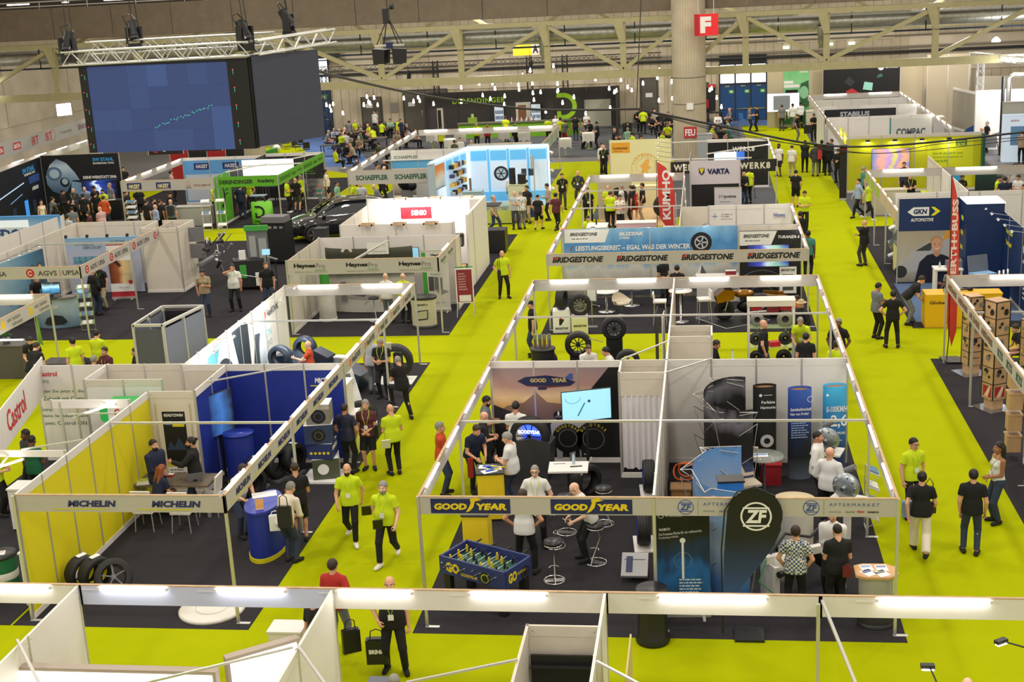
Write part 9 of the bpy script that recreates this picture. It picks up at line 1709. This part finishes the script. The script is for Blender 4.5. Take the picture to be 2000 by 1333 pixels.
PEOPLE='''690 1058 f 8 walk lxd py lk LD;with a bald head and dark beard in lime polo, walking up the middle aisle
760 1098 f -4 walk- psg py lk LDB;with grey hair and beard in lime polo, striding in front on the middle aisle
684 925 f 165 pocket tzd tn lk b;in navy T-shirt seen from behind beside the woman in patterned blouse
724 917 f 5 clasp lbg tm sk LFb;woman in brown patterned blouse and cropped dark trousers talking in the aisle
773 928 f -150 hold lxg py lk b;bald in lime polo holding papers with back to the camera in the aisle
790 818 f -140 step lfg tk lk b;in black with jacket over the shoulder and one foot up on a display
752 778 f -5 hold tsg pk lk LB;in black polo reading a white paper beside the big upright tyre
722 652 1.75 170 stand lsd ta lg ;in white and grey T-shirt behind the orange logo fascia
602 674 1.45 -80 reach pxd to lk ;bald, in red top reaching into the racing simulator
572 1098 f 160 bend lsg lc lj F;in cream jumper with a black string bag at the blue counter
590 1058 f -160 hold tcd tk sk L;in black cap and black T-shirt at the blue counter
478 912 1.75 60 bend lsd tw lj B;in white T-shirt leaning on the far side of the blue counter
298 858 1.76 60 clasp lsb jn lk D;in dark suit and light blue shirt behind the grey table
372 853 1.76 -75 reach tub jk lj D;with hair bun in black and white varsity jacket reaching out an arm
306 907 1.30 150 sitlean llr tn lk F;with long dark red hair seated at the laptop
58 850 1.76 175 hold dzb tG lk ;in dark green T-shirt at the white counter of the oil stand
48 838 1.74 -30 stand dsb td lk ;with black hair half hidden behind the one in dark green
6 1008 f 100 hold lsd py lk ;in lime shirt cut off by the left picture edge
665 1272 f 170 bag lsd tr lg Gb;in red top with a black bag behind the middle side wall
775 1312 f 8 bag lxd tk lk LB;bald, all in black, carrying a black paper bag near the nearest beam
612 1158 1.75 150 stand lsd tk lk ;in black T-shirt with white print half hidden by the middle side wall
768 1318 1.70 0 stand lsg td lk ;grey haired head just showing at the bottom edge
1891 1324 1.70 0 stand pxd ta lk ;bald head just showing at the bottom right edge
1780 1012 f 20 relax lsb py lk LG;with dark glasses in lime polo walking towards the camera in the right aisle
1796 1085 f 175 walk lub tk wc F;in black T-shirt and cream trousers walking away in the right aisle
1895 1083 f 170 relax lsb tk lj ;in black T-shirt and jeans seen from behind in the right aisle
1945 1022 f -75 clasp mlb kw lj LF;woman with long black hair in white top and jeans at the right aisle edge
1711 662 f 120 hold tsb tg lk ;in grey T-shirt listening in the right aisle
1742 680 f 178 hips lsb tk lk ;in black T-shirt with hands on hips in the right aisle
1783 634 f 95 lean lsd tk lg ;in black T-shirt and grey trousers bending over the yellow counter
1856 520 1.70 -60 reach dsb tg lk ;in grey T-shirt behind the yellow counter near the red flag
1992 632 1.30 -80 sitlean lsd tk lk ;in black seated at the round wooden table at the right edge
1687 520 f -140 crossed lxd lk ld ;bald in black with crossed arms watching in the right aisle
1571 452 f -5 hold lsb py lk L;in lime polo holding a camera by the right aisle
1563 412 1.75 170 stand tsb lk lk ;all in black behind the radiator maker wall end
1554 405 f 175 phone lsb tk sk ;in black vest and shorts walking away phoning in the right aisle
1578 543 f 170 stand dsb tt lk ;in turquoise shirt beside the right beam of the winter tyre stand
1676 425 f -70 walk lsb lb lk ;in pale blue shirt walking towards the yellow filter side wall
1695 430 f 60 walk- lsb py lk ;with dark hair in lime shirt walking beside the pale blue shirt
1687 325 1.75 100 stand lsg tt lk B;in teal top with a shoulder strap by the yellow filter side wall
1521 345 f -30 stand dsb tw sk D;in white T-shirt and black shorts standing in the far right aisle
1546 348 f 160 phone lfd tw lh ;in white T-shirt and khaki trousers in the far right aisle
1572 337 f 175 crossed dzb jk lk ;in black suit walking away in the far right aisle
1593 345 f 175 pocket lsb jd lg ;in dark jacket and grey jeans with a red bag in the far right aisle
1616 343 f 178 stand dsb jk lk ;in long black coat beside the red bag carrier
1637 357 f -20 hold lsb jk lk ;in black coat and white scarf at the banner with red letters
1624 271 1.76 -90 stand lsd jn lk ;in navy jacket at the far end of the queue
1605 273 1.76 170 stand dsb jk lk ;in black hidden in the queue behind the red bag
1556 278 f 80 phone lcd tk lg F;in black cap reading a phone beyond the queue
1590 221 1.72 -20 hold lsd tk lk ;in black at the small counter with the hanging black bag
1527 256 f 175 stand lsd tg ld ;in grey T-shirt looking at the presentation screen
1548 253 f 160 walk lsb lw lg ;in white shirt and grey trousers at the presentation screen
1563 250 f -160 hold dsb lw lk B;in loose white shirt leaning to the counter by the exit
1531 191 1.75 80 stand lsb jk lk ;in black jacket before the presentation screen
1549 190 1.75 0 stand lfg lw lk ;in white shirt behind the counter before the screen
1565 189 1.75 -20 stand lsd jk lk ;in black behind the counter before the green poster
1464 258 f 80 hold lsb tg lk ;in grey top talking by the blue exit doors
1479 257 f -80 hold lsb tk lk ;in black talking by the blue exit doors
1821 186 1.72 -100 bend lsb tk lg ;in black leaning on the high white counter at the far right
1915 312 f 90 stand lxd py lk ;in lime polo at the dark green end post
1926 298 f -70 stand lsg tk lk ;in black with grey hair at the dark green end post
1994 320 f 170 phone lsb le lk ;in brown jacket at the right edge by the lit picture tower
1983 318 1.75 0 stand lsd ta lk ;fair face above the rear beam at the right edge
1766 316 1.75 0 stand lsd td lk ;head above the rear beam under the picture screen
1778 338 1.75 0 hold lsd tk lk LB;in black with a badge behind the low white wall
1879 340 1.72 20 hold tsd tk lg L;in black top with a badge by the green counter
1950 342 1.74 60 hold lsb py lk ;in lime polo among three at the dark vending display
1963 344 1.74 170 stand lsd tn lk B;in navy seen from behind at the dark vending display
1990 340 1.74 -40 hold lsd tw lj ;in jeans at the far end of the brake tool stand
1997 362 1.30 -60 sit lsd ta lk ;seated head at the right edge of the brake tool stand
1100 408 f 10 walk lsb tk ld L;in black T-shirt with lanyard walking down the middle aisle
1131 403 f -5 pocket lfg ld ld L;in dark grey jumper with lanyard behind the walker in the middle aisle
1147 366 1.75 10 relax lsb tk lk LB;big, in black T-shirt with a badge at the white and red counter
1187 361 1.75 0 hold lfd py lk ;in lime shirt facing the two women in red dresses
1191 373 1.72 178 hold lsd py lk b;in lime shirt seen from behind next to a red dress
1210 379 1.68 15 hold lsb tc lk F;in floral blouse between the two women in red dresses
1213 360 1.76 -100 stand lsg tw lk b;white haired in white shirt with a bag strap
1232 362 1.76 -90 stand lsb tk lk b;in black polo between white shirt and the beige trousers
1254 357 1.76 -85 pocket lsb tk lh ;in black T-shirt and grey beige trousers at the red dress stand
1197 445 f 175 hold ply Dr nk F;woman in red dress with light brown hair, the one on the aisle side
1239 437 f 178 hold lld Dr nk F;woman in red dress with long dark hair, the one by the red flag
1146 420 1.30 20 sitlean lsb py lk B;in lime polo seated in front of the red flag curve
1178 338 1.78 0 stand lsd tk lk ;in black whose head is behind the red dress stand beam
1271 306 1.76 -10 stand tsb lw lk DL;in white behind the counter at the horse ring wall
1283 313 1.72 -150 stand lcd py lk ;in lime polo and black cap at the horse ring wall
1175 279 1.75 30 stand lsb lw lk ;in white shirt standing left of the horse ring wall
1181 345 f -10 stand lfd pk lk LB;in black polo standing left of the horse ring wall
1452 333 1.75 30 hold lxd jk lj ;bald in black jacket beside the battery sign wall
1463 398 f -150 stand lsb py lk ;in lime polo beside the battery sign wall
1417 389 1.35 20 sit lsb py lk ;in lime seated in front of the lilac panel
1435 396 1.30 160 sit lsb tk lk ;dark haired top of a head beside the lilac panel
1294 499 1.76 40 clasp tsd pk lk b;in black polo with folded hands before the winter print
1322 517 1.72 178 stand lsb tk lk ;in black seen from behind at the high round bar table
1043 697 f -80 stand lck tk lj ;in black cap and T-shirt outside the wheel display stand
1147 671 1.30 20 sitlean lzn rw lk ;fair haired in white shirt seated behind the airship wall
1191 677 1.30 -80 sitlean lsb pw lk L;dark haired in white polo seated behind the airship wall
1491 624 1.76 80 hip1 lxd pk lj ;bald in black and red polo at the brake disc cabinet
1562 624 1.74 -15 bend lsg py lg L;grey haired in lime polo looking down at the brake disc stand
1574 649 1.74 170 stand lsb tk lk ;in black T-shirt seen from behind at the brake disc stand
1556 576 1.70 -60 stand tsd to lk G;in orange jacket behind the brake disc cabinet
1565 585 1.72 -50 pocket lhs jk lk ;with straw hat and black jacket behind the brake disc cabinet
1638 621 1.76 -20 pocket dsg pk lk b;in black and red polo behind the tubes of the right beam
1634 664 1.72 170 stand lsd py lk ;in lime shirt half hidden behind the right beam
1391 660 1.35 80 sitlean tsd jk lk ;in black holding a phone beside the cream cabin
1044 908 1.76 2 pocket pzg pw lk LGb;with glasses in white polo and lanyard facing the camera at the stools
1020 955 1.76 175 hips tsd pw lk b;in white polo with hands on hips whose head shows at the winged foot fascia
1114 948 1.72 -70 bend pxd pw lk G;bald with glasses in white polo bending at the chrome stools
994 843 1.78 -100 hold lsg pw lj B;grey haired heavy in white polo at the dark counter top
1006 784 1.80 178 hold tsb pw lk ;tall dark haired in white shirt facing the glowing blue wheel
934 835 1.74 40 bend lsd pn lk ;in navy polo with a red jacket round the waist leaning on the counter
941 803 1.74 100 hold lxd pk lk Gb;bald with glasses in black polo at the left beam
946 772 1.76 90 hold tsb tg lk D;in grey T-shirt looking down behind the bald one in black
868 968 f 95 crossed lsg to lj b;in rust shirt and jeans with crossed arms outside the left beam
1597 841 1.80 70 hip1 tzb rw lk b;dark haired in white shirt with hand on hip by the machines
1621 873 1.74 150 pocket lxd rw lk GB;bald with glasses in white shirt seen from behind by the machines
1432 785 1.68 -90 stand lbd lk lk GF;woman in black behind the light blue pop up wall
1554 1026 1.72 175 pocket lsd tu lk b;in blue checked shirt behind the drop shaped flag
1637 1024 1.74 -170 hold lzb tk lk Db;bearded in black T-shirt with a red and black pouch
1627 992 1.76 -15 clasp tsd rw lk ;in white shirt facing the camera behind the gearbox fascia
985 583 f 20 bag lxd py lk ;bald in lime polo with black shoulder bag alone in the middle aisle
956 338 1.45 90 stool lzd jn lk ;in navy suit sitting on a stool in the lit blue shop
981 400 f 95 crossed lsg rw lk ;grey haired in white shirt with crossed arms in the lit blue shop
997 338 1.76 175 stand lsd rw lk ;in white shirt seen from behind at the lit shop table
1000 331 1.76 -160 hold lsb rw lk ;dark haired in white farther inside the lit blue shop
1032 436 f -30 bag tsb pk lh B;in black polo with a blue and red carrier bag by the orange panel
1008 448 f 10 crossed lxd ta ld b;with backpack straps and crossed arms at the display case
1021 448 f -150 hold lsg tw lg F;in black and white floral shirt at the display case
967 456 f 75 walk lfg te lj ;in beige polo walking past the draped machine table
1053 450 f 170 walk- lck tk sk S.93;boyish in black T-shirt and shorts in the middle aisle
1073 431 f -80 hold lsb lm lk ;in plaid shirt in the middle aisle
1088 452 f 160 walk lsb tm lk ;in dark printed T-shirt walking up the middle aisle
752 533 1.72 175 stand pxg tw lg b;bald in white T-shirt inside the service stand
786 533 1.74 170 pocket pxd py lk ;bald in lime shirt inside the service stand
405 619 f 10 phone tsb te lj F;in brown top looking down on the charcoal carpet
463 608 f 5 face- tsb pw lk LB;in white polo with a hand at the face on the charcoal carpet
518 511 1.78 20 relax lsn tk lj ;young in black T-shirt with lime stripe by the sensor stand
192 616 f 150 pocket lsg jk lj b;grey haired in black jacket talking at the association stand
206 605 f -20 relax lfw tk lh L;white bearded in black T-shirt with lime lanyard at the association stand
73 541 1.6 60 bend lsd tk lk ;in black at the lit computer screen
57 662 1.72 20 bend lsb pk lk LD;bald bearded in black polo at the bar counter with the plant
73 670 1.72 170 bend lsd tk lk B;in black seen from behind at the bar counter with the plant
140 659 1.76 -130 stand lsb py lk G;with glasses in lime polo standing behind the white rail
186 644 1.78 175 hold lsb py lk b;in lime polo seen from behind on the cross aisle
157 684 1.32 20 sit lxd pd lk L;bald in dark jacket seated at the lubricant table
200 680 1.32 -20 sit lsd tm lk L;in maroon top seated at the lubricant table
185 697 1.28 175 sit lsg tg lk ;grey head seated at the lubricant table
258 679 1.35 -60 sit lsb jk lk ;dark haired seated beside the glass cabin
120 370 1.78 90 hold tsb jk lk ;in black suit at the dark tool picture wall
142 367 1.78 5 clasp lxg jd lk L;bald in dark suit with lime lanyard at the dark tool picture wall
163 367 1.78 0 bend pxg rb lk ;in pale shirt at the dark tool picture wall
161 378 1.76 175 stand lsb tk lk B;in black seen from behind at the right black counter
183 362 1.78 -120 hold tsb tk lk ;in black in front of the bright screen shapes
185 374 1.76 178 stand lsb tk lk ;dark haired in black beside the pale shirt seller
213 357 1.80 -30 stand lsg pg lk B;grey haired in grey polo at the right end of the tool wall
209 436 f 0 hold lsb py lk ;in lime polo reading at the tool wall
201 382 1.76 175 pocket lzd to lj B;in bright red polo seen from behind at the tool wall
195 403 1.70 -120 hold lxd ti lk B;bald in pink polo in front of the red polo
173 412 1.62 -60 hold lbb tm lk F;small dark haired in maroon top at the black counters
139 403 1.74 -150 stand lsb tg lk ;in grey T-shirt with lime lanyard by the black counter
130 419 1.70 170 stand lsb ta lk B;in pale grey shirt behind the white tool maker roof
79 390 1.66 60 stand llb kc lk F;woman in brown and cream by the roof panel
101 384 1.74 150 stand lsb tg lk B;in grey T-shirt leaning to the left counter
107 400 1.70 170 stand llb tk lk F;dark haired in black right of the grey T-shirt
245 372 1.78 80 stand lsd tk lk B;in black behind the grey parts rack
277 432 f -160 relax lsb tk lk B;big in black work shirt stepping through the hand tool stand
284 389 1.74 160 stand lsd tk lk ;in black second in the crowd at the workbench
299 387 1.74 90 stand lsb tn lk D;bearded in navy in the crowd at the workbench
311 389 1.72 150 stand tzd tk lk B;shaven headed in black in the crowd at the workbench
302 399 1.68 140 stand lxd rb lk ;bald in pale blue shirt nearest the cream cabin
331 375 1.80 -30 reach lck lk lk ;in black with a cap demonstrating at the trolley
332 389 1.72 178 stand lxd tg lk B;in grey T-shirt with dark backpack at the green end panel
240 326 1.76 30 stand lsb tk lk ;in black by the red and black geometric wall
333 333 1.70 120 stand lsb ti lk B;in pink shirt in the hand tool stand rear
362 299 1.74 90 lean lsd py lk ;in lime shirt bending over behind the light blue wall
422 426 f 90 hold lsb py lk ;in lime polo at the academy front post
430 364 1.72 -90 face lsb te lk ;with raised arms beside the academy front post
475 428 f 175 pocket lsb tn lj B;in navy T-shirt and jeans inside the academy stand
490 414 f 10 pocket lld ty lk F;woman in lime shirt by the hanging white screens
565 416 f 90 hold tzd py lk ;in lime polo with white shoes at the receding green fascia
582 414 f 175 pocket lxd tk sv B;bald in black T-shirt and cargo shorts at the receding green fascia
592 408 f -100 stand lsg py lk ;grey haired in lime polo at the receding green fascia
641 396 f 100 stand lsb tc sk B;in cream T-shirt and black shorts with a child
657 354 1.72 80 stand tsb pp lk ;in pale green polo by the bearing maker fascia
626 403 f 60 hold lcR tt lg S.62;child with red cap beside the cream T-shirt
692 354 1.74 60 stand lsb py lk ;in lime polo at the bearing maker stand post
705 355 1.74 0 stand lsg ta lk ;pale grey behind the lime polo at the bearing stand
727 362 1.55 -90 bend pxd pg lk ;bald in grey polo bending over in the bearing maker stand
736 319 1.74 90 stand lsb tg lk B;in grey inside the bearing maker stand beam
750 311 1.74 -30 stand tsb tk lk ;in black inside the bearing maker stand beam
750 324 1.70 -60 stand pxd tn lk ;bald inside the bearing maker stand near the water picture
731 215 1.85 -30 stand lsb tw lk B;tall in white T-shirt standing in the lounge
776 231 1.75 -60 stand lzg py lk b;in lime polo standing near the grey double doors
782 232 1.72 60 stand lsd tn lk ;in navy standing behind the lime polo in the lounge
696 309 1.62 0 stand llb td lk F;woman with long dark hair below the lounge tables
693 232 1.4 0 sit pxg py lk ;bald in lime polo seated farthest back in the lounge
680 236 1.32 -130 sit lsd pg lk B;in grey polo seated by the blue doors
703 239 1.32 -60 sitlean lsg pv lk B;in olive grey seated in the middle of the lounge
714 237 1.32 80 sitlean tsb tk lk ;in black leaning in over a lounge table
721 241 1.32 -40 sitlean lfd py lk ;in lime seated behind the big lime back
728 248 1.32 -130 sitlean lsb py lk B;broad in lime shirt seen from behind at a lounge table
746 236 1.32 160 sit lsb py lk ;in lime on a black armchair in the lounge
761 232 1.32 0 sit tsb pp lk ;in grey green facing the camera by the double doors
797 241 1.32 -70 sitlean lsg tn lk ;in navy seated close to the lit beam
799 250 1.32 -60 sitlean lsd tb lk ;in pale blue seated close to the lit beam
811 251 1.32 60 sit lsd tg lk ;brown haired head over the lit beam
638 254 1.32 100 sitlean lsg pg lj B;grey haired in grey blue polo at the edge of the lounge
652 249 1.32 10 sitlean lsg pb lk ;in pale blue polo at the edge of the lounge
664 252 1.32 120 sit lfg tg lk ;balding head between pale blue and pink
674 249 1.32 60 sit pxd ti lk ;bald in pink polo in the lounge
667 259 1.32 150 sit lfd py lk B;in lime seen from behind beside the white shirt
675 257 1.32 175 sit lsb tw lk B;in white shirt seen from behind in the lounge
685 256 1.32 -20 sit lsb jk lk ;in black suit facing the camera in the lounge
683 269 1.32 90 sitlean lsg jd lk ;in dark jacket leaning in at the round of five
701 256 1.32 60 sitlean lsd tt lk ;in dark teal seated in the lounge
708 249 1.32 -80 sitlean lsg tk lk B;in black polo seen sideways in the lounge
700 267 1.32 -10 sit lfd te lk ;in khaki shirt facing the camera in the lounge
687 279 1.32 -90 sitlean lxg th lk ;in olive shirt and grey trousers at the nearest lounge table
674 279 1.32 60 sitlean lsd jk lk ;in black leaning over the nearest lounge table
659 289 1.32 130 sitback lsb py lk ;in lime shirt on the nearest lounge chair with white shoes
737 278 1.32 -120 sit lsd pv lk B;in olive shirt behind the lit beam tubes
762 277 1.32 -60 sit pzg tc lk ;pale seated above the lit beam tubes
774 255 1.32 20 sit tsb te lk ;in brown seated near the lit beam corner
930 240 1.68 0 stand lly ty lk F;blonde behind the bar counter
951 240 1.70 0 stand tsd tr lk ;in red behind the bottles on the bar
987 226 1.78 170 stand lsd ty lk ;in lime vest at the bar before the left fridge
1004 238 1.72 60 stand lsb jk lk ;in black jacket at the bar before the left fridge
1070 228 1.76 178 stand lsb py lk ;in lime polo at the bar left of the letter D
1094 229 1.76 165 stand lsb py lk B;broad in lime polo at the bar under the letter D
1085 224 1.70 0 stand lbd tw lk F;in white behind the bar under the letter D
1105 236 1.72 160 bend lsb tv sr ;in olive shirt with red shorts at the bar end
1125 275 f 178 stand lsb tk lj ;in black T-shirt and jeans at the bar end
1136 239 1.70 60 hold lfg pg lk ;grey haired at the first cocktail table
1151 234 1.76 -30 hold lsb jk lk L;in black jacket at the first cocktail table
1168 291 f -90 hold lsb tk lk ;in black at the right of the first cocktail table
1145 219 1.70 30 hold llb tw lk F;with long dark hair in white by the bar opening
898 268 1.70 20 stand lsb rw lk ;in white shirt above the lit beam near the bar
887 273 1.68 160 stand lsd tv lk ;green head above the lit beam near the bar
920 273 1.66 0 stand lfw ta lk ;white haired above the lit beam near the bar
861 249 1.74 170 stand lsd py lk ;in lime behind the lit beam by a cocktail table
1257 262 f 178 pocket lsb py lk ;in lime polo standing at the tables near the column
1248 210 1.76 20 hold lsb tk lk ;in black standing at the tables near the column
1277 209 1.55 -30 sit pxd tg lk ;grey checked shirt seated by the brown door
1288 218 1.35 -10 sitlean lsd tk lk B;in black with folded hands left of the column
1305 218 1.35 0 sit lsb jk lk ;curly dark haired in black left of the column
1312 222 1.35 -60 sit lld tk lk F;woman in black touching the column edge
1273 225 1.32 20 sit lld tk lk F;with crossed arms beside the standing lime polo
1226 236 1.35 0 sitlean lsd jk lk ;in black suit facing the camera at the left tables
1226 249 1.32 175 sit lfg pp lk B;grey haired in pale green seen from behind
1202 250 1.35 90 sit lxd tk lk ;bald in black at the left end of the tables
1207 261 1.32 60 sitlean lsd tk lk ;in dark shirt behind the ivory wall
1236 258 1.32 -120 sitlean lsb py lk ;in lime and black behind the ivory wall
1303 241 1.32 -10 sit tsd py lk B;in lime polo left of the column, upper one
1295 256 1.32 60 sit tsd py lk ;in lime and black left of the column, lower one
1253 263 1.30 175 sit lzd te lk ;brown head just above the ivory wall
1402 216 1.45 0 sit llb lw lk F;woman in white with black vest right of the column
1423 209 1.4 -70 sit lxd tg lk ;bald in grey in the blue armchair
1390 243 1.32 80 sitlean lxd py lk B;bald in lime polo right of the column
1419 233 1.34 -80 sit lsn pp lk ;fair haired in pale green right of the column
1424 243 1.32 -100 sitlean lsd tt lk B;in turquoise shirt right of the column
1408 248 1.30 170 sit lsb tk lk ;dark haired in black between lime and turquoise'''
for ln in PEOPLE.split('\n'):
 a,lab=ln.split(';')
 px,py,m,fc,pZ,hd,tp,lg=a.split()[:8];ex=(a.split()+[''])[8]
 sc=1.0
 if 'S.' in ex:sc=float(ex[ex.index('S.')+1:ex.index('S.')+4]);ex=ex[:ex.index('S.')]
 px,py=float(px),float(py)
 if m=='f':loc=at(px,py)
 else:
  h=float(m);loc=at(px,py,h)
  if not P_sit(pZ) and pZ not in('bend','lean','stool'):sc=max(.9,min(1.06,h/1.75))
  if 'F' in ex:sc=min(sc,.97)
  if pZ in('bend','lean'):
   a_=RAD(float(fc)) if 0 else RAD(float(fc));off=.30 if pZ=='bend' else.62
   loc=at(px,py,1.62 if pZ=='bend' else 1.38);loc-=Vc((sin(a_),-cos(a_),0))*off*.8
  elif P_sit(pZ):
   a_=RAD(float(fc));loc-=Vc((sin(a_),-cos(a_),0))*.12
 loc.z=.009
 pat=''
 if 'floral' in lab or 'patterned' in lab:pat=' floral'
 if 'checked' in lab or 'plaid' in lab:pat=' plaid'
 psn(loc,float(fc),pZ,hd[0]+' '+HS[hd[1]]+' '+hd[2],TS[tp[0]]+' '+PC[tp[1]]+pat,LS[lg[0]]+' '+PC[lg[1]],'person '+lab,'e4e2da' if 'walk' in pZ and tp[1]=='y' or 'white shoes' in lab else '1a1a1c',sc,1.06 if 'B' in ex else 1.0,ex)
psn(at(1241,360),0,'stand','k full b','long 141416','long 141416','black helmeted racing suit figure at the ivory wall',cat='mannequin',name='mannequin') if 0 else None
def sling(lb_,name,px,py,z,d,m,strap=None,rz=0):
 p=at(px,py,z);t=th(name,lb_,'bag',p,rz);G().cB((0,0,0),d).cB((0,0,d[2]/2),(d[0]*.8,d[1]*.7,.04)).out('body',m,t)
 a=d[2]/2;h=strap or.2;G().pH([(-d[0]*.3,0,a),(-d[0]*.25,0,a+h*.8),(0,0,a+h),(d[0]*.25,0,a+h*.8),(d[0]*.3,0,a)],.01,5).out('handle',m,t);return t,Fr(t,(-d[0]/2,-d[1]/2-.002,-d[2]/2))
for lb,nm,px,py,z,d,m,st,rz in(('black paper bag with white word held by the bald one in black','paper_bag',737,1272,.42,(.36,.14,.44),BK,.18,.1),('black paper bag hanging behind the middle side wall','paper_bag',686,1252,.45,(.30,.14,.4),BK,.2,.5),('black string bag on the back of the cream jumper','string_bag',556,1010,1.12,(.28,.1,.42),BK,.25,0),('white carrier bag at the hip of the cream jumper','carrier_bag',539,1022,.85,(.26,.06,.32),PA,.1,.2),('black shoulder bag of the one in patterned blouse','shoulder_bag',737,842,.95,(.10,.24,.28),BK,.5,0),('dark grey crossbody bag over the cream trousers','shoulder_bag',1814,992,.95,(.26,.09,.2),hX('2a2a30'),.5,0),('red and black pouch on the hip of the bearded one in black','pouch',1655,1118,.95,(.16,.08,.17),hX('6a1c1c'),.06,0),('red bag on the shoulder in the far right aisle','shoulder_bag',1601,303,1.15,(.22,.12,.42),hX('b82a28'),.3,0),('blue and red carrier bag held by the big one in black polo','carrier_bag',1034,415,.45,(.55,.2,.45),hX('2a2f78'),.25,.3),('black shoulder bag of the bald one in lime alone in the aisle','shoulder_bag',975,538,1.0,(.12,.26,.34),BK,.45,.2),('dark backpack of the one in grey at the green end panel','backpack',333,412,1.2,(.3,.16,.42),hX('2a2c30'),.08,0),('black tote bag hanging on the small counter by the exit','tote_bag',1577,253,.9,(.42,.1,.5),BK,.2,0),('red jacket tied round the waist of the one in navy polo','jacket',919,915,.75,(.12,.1,.42),hX('8a1a22'),.02,0),('dark jacket over the shoulder of the one with a foot up','jacket',778,706,1.35,(.22,.14,.46),hX('14161e'),.02,-.3),('pale blue jacket carried by the one in cream trousers','jacket',1772,995,.9,(.2,.12,.3),hX('8aa0c0'),.02,0)):
 t,f=sling(lb,nm,px,py,z,d,m,st,rz)
 if 'white word' in lb:f.tx('BRINK',.05,.2,.26,.08,PA,.05)
t=th('mannequin','black helmeted dummy in racing suit beside the beige tyre box','mannequin',at(1241,362));G().lT([(0,0),(.2,.02),(.2,.9),(.24,1.2),(.22,1.42),(.08,1.5),(0,1.5)],18,sy=.7).out('suit',hX('17181c'),t);G().ell((0,0,1.62),(.14,.16,.15),16).out('helmet',hX('2c2e32',.3),t);G().box(-.1,.1,-.17,-.12,1.6,1.68).out('visor',hX('8a8e94',.2),t);[G().cyl((s*.24,0,1.35),(s*.3,-.05,.8),.07,.05).out('arm',hX('17181c'),t) for s in(-1,1)]
for lb,px,py,z in(('white badge paper in the hands of the reader in black polo',757,677,1.25),('clipboard held by the bald one in lime polo in the aisle',754,868,1.0),('black tablet in the hand of the striding grey bearded one',738,1025,.95),('black phone wallet in the hand of the walking bald one',716,998,.95)):
 t=th('paper' if 'paper' in lb else 'tablet',lb,'paper' if 'paper' in lb else 'tablet',at(px,py,z),.3);G().cB((0,0,0),(.2,.02,.27),0,MR(.5,3,'X')).out('sheet',PA if 'paper' in lb or 'clip' in lb else BK,t)
seen={}
for o in list(SC.objects):
 if o.get('label') and not o.parent:seen.setdefault(o['label'],[]).append(o)
ORD='first second third fourth fifth sixth seventh eighth ninth tenth'.split()
for lb,q in seen.items():
 if len(q)<2:continue
 xs=[o.location.x for o in q];ys=[o.location.y for o in q]
 ax=1 if max(ys)-min(ys)>2*(max(xs)-min(xs)) else 0
 q.sort(key=lambda o:(round(o.location[ax],2),o.location[1-ax]))
 for i,o in En(q):o['label']=lb+', '+(ORD[i] if i<10 else '%dth'%(i+1))+(' from the front' if ax else ' from the left')
 for o in q:
  while len(o['label'].split())>16 and ' the ' in o['label']:o['label']=o['label'].replace(' the ',' ',1)
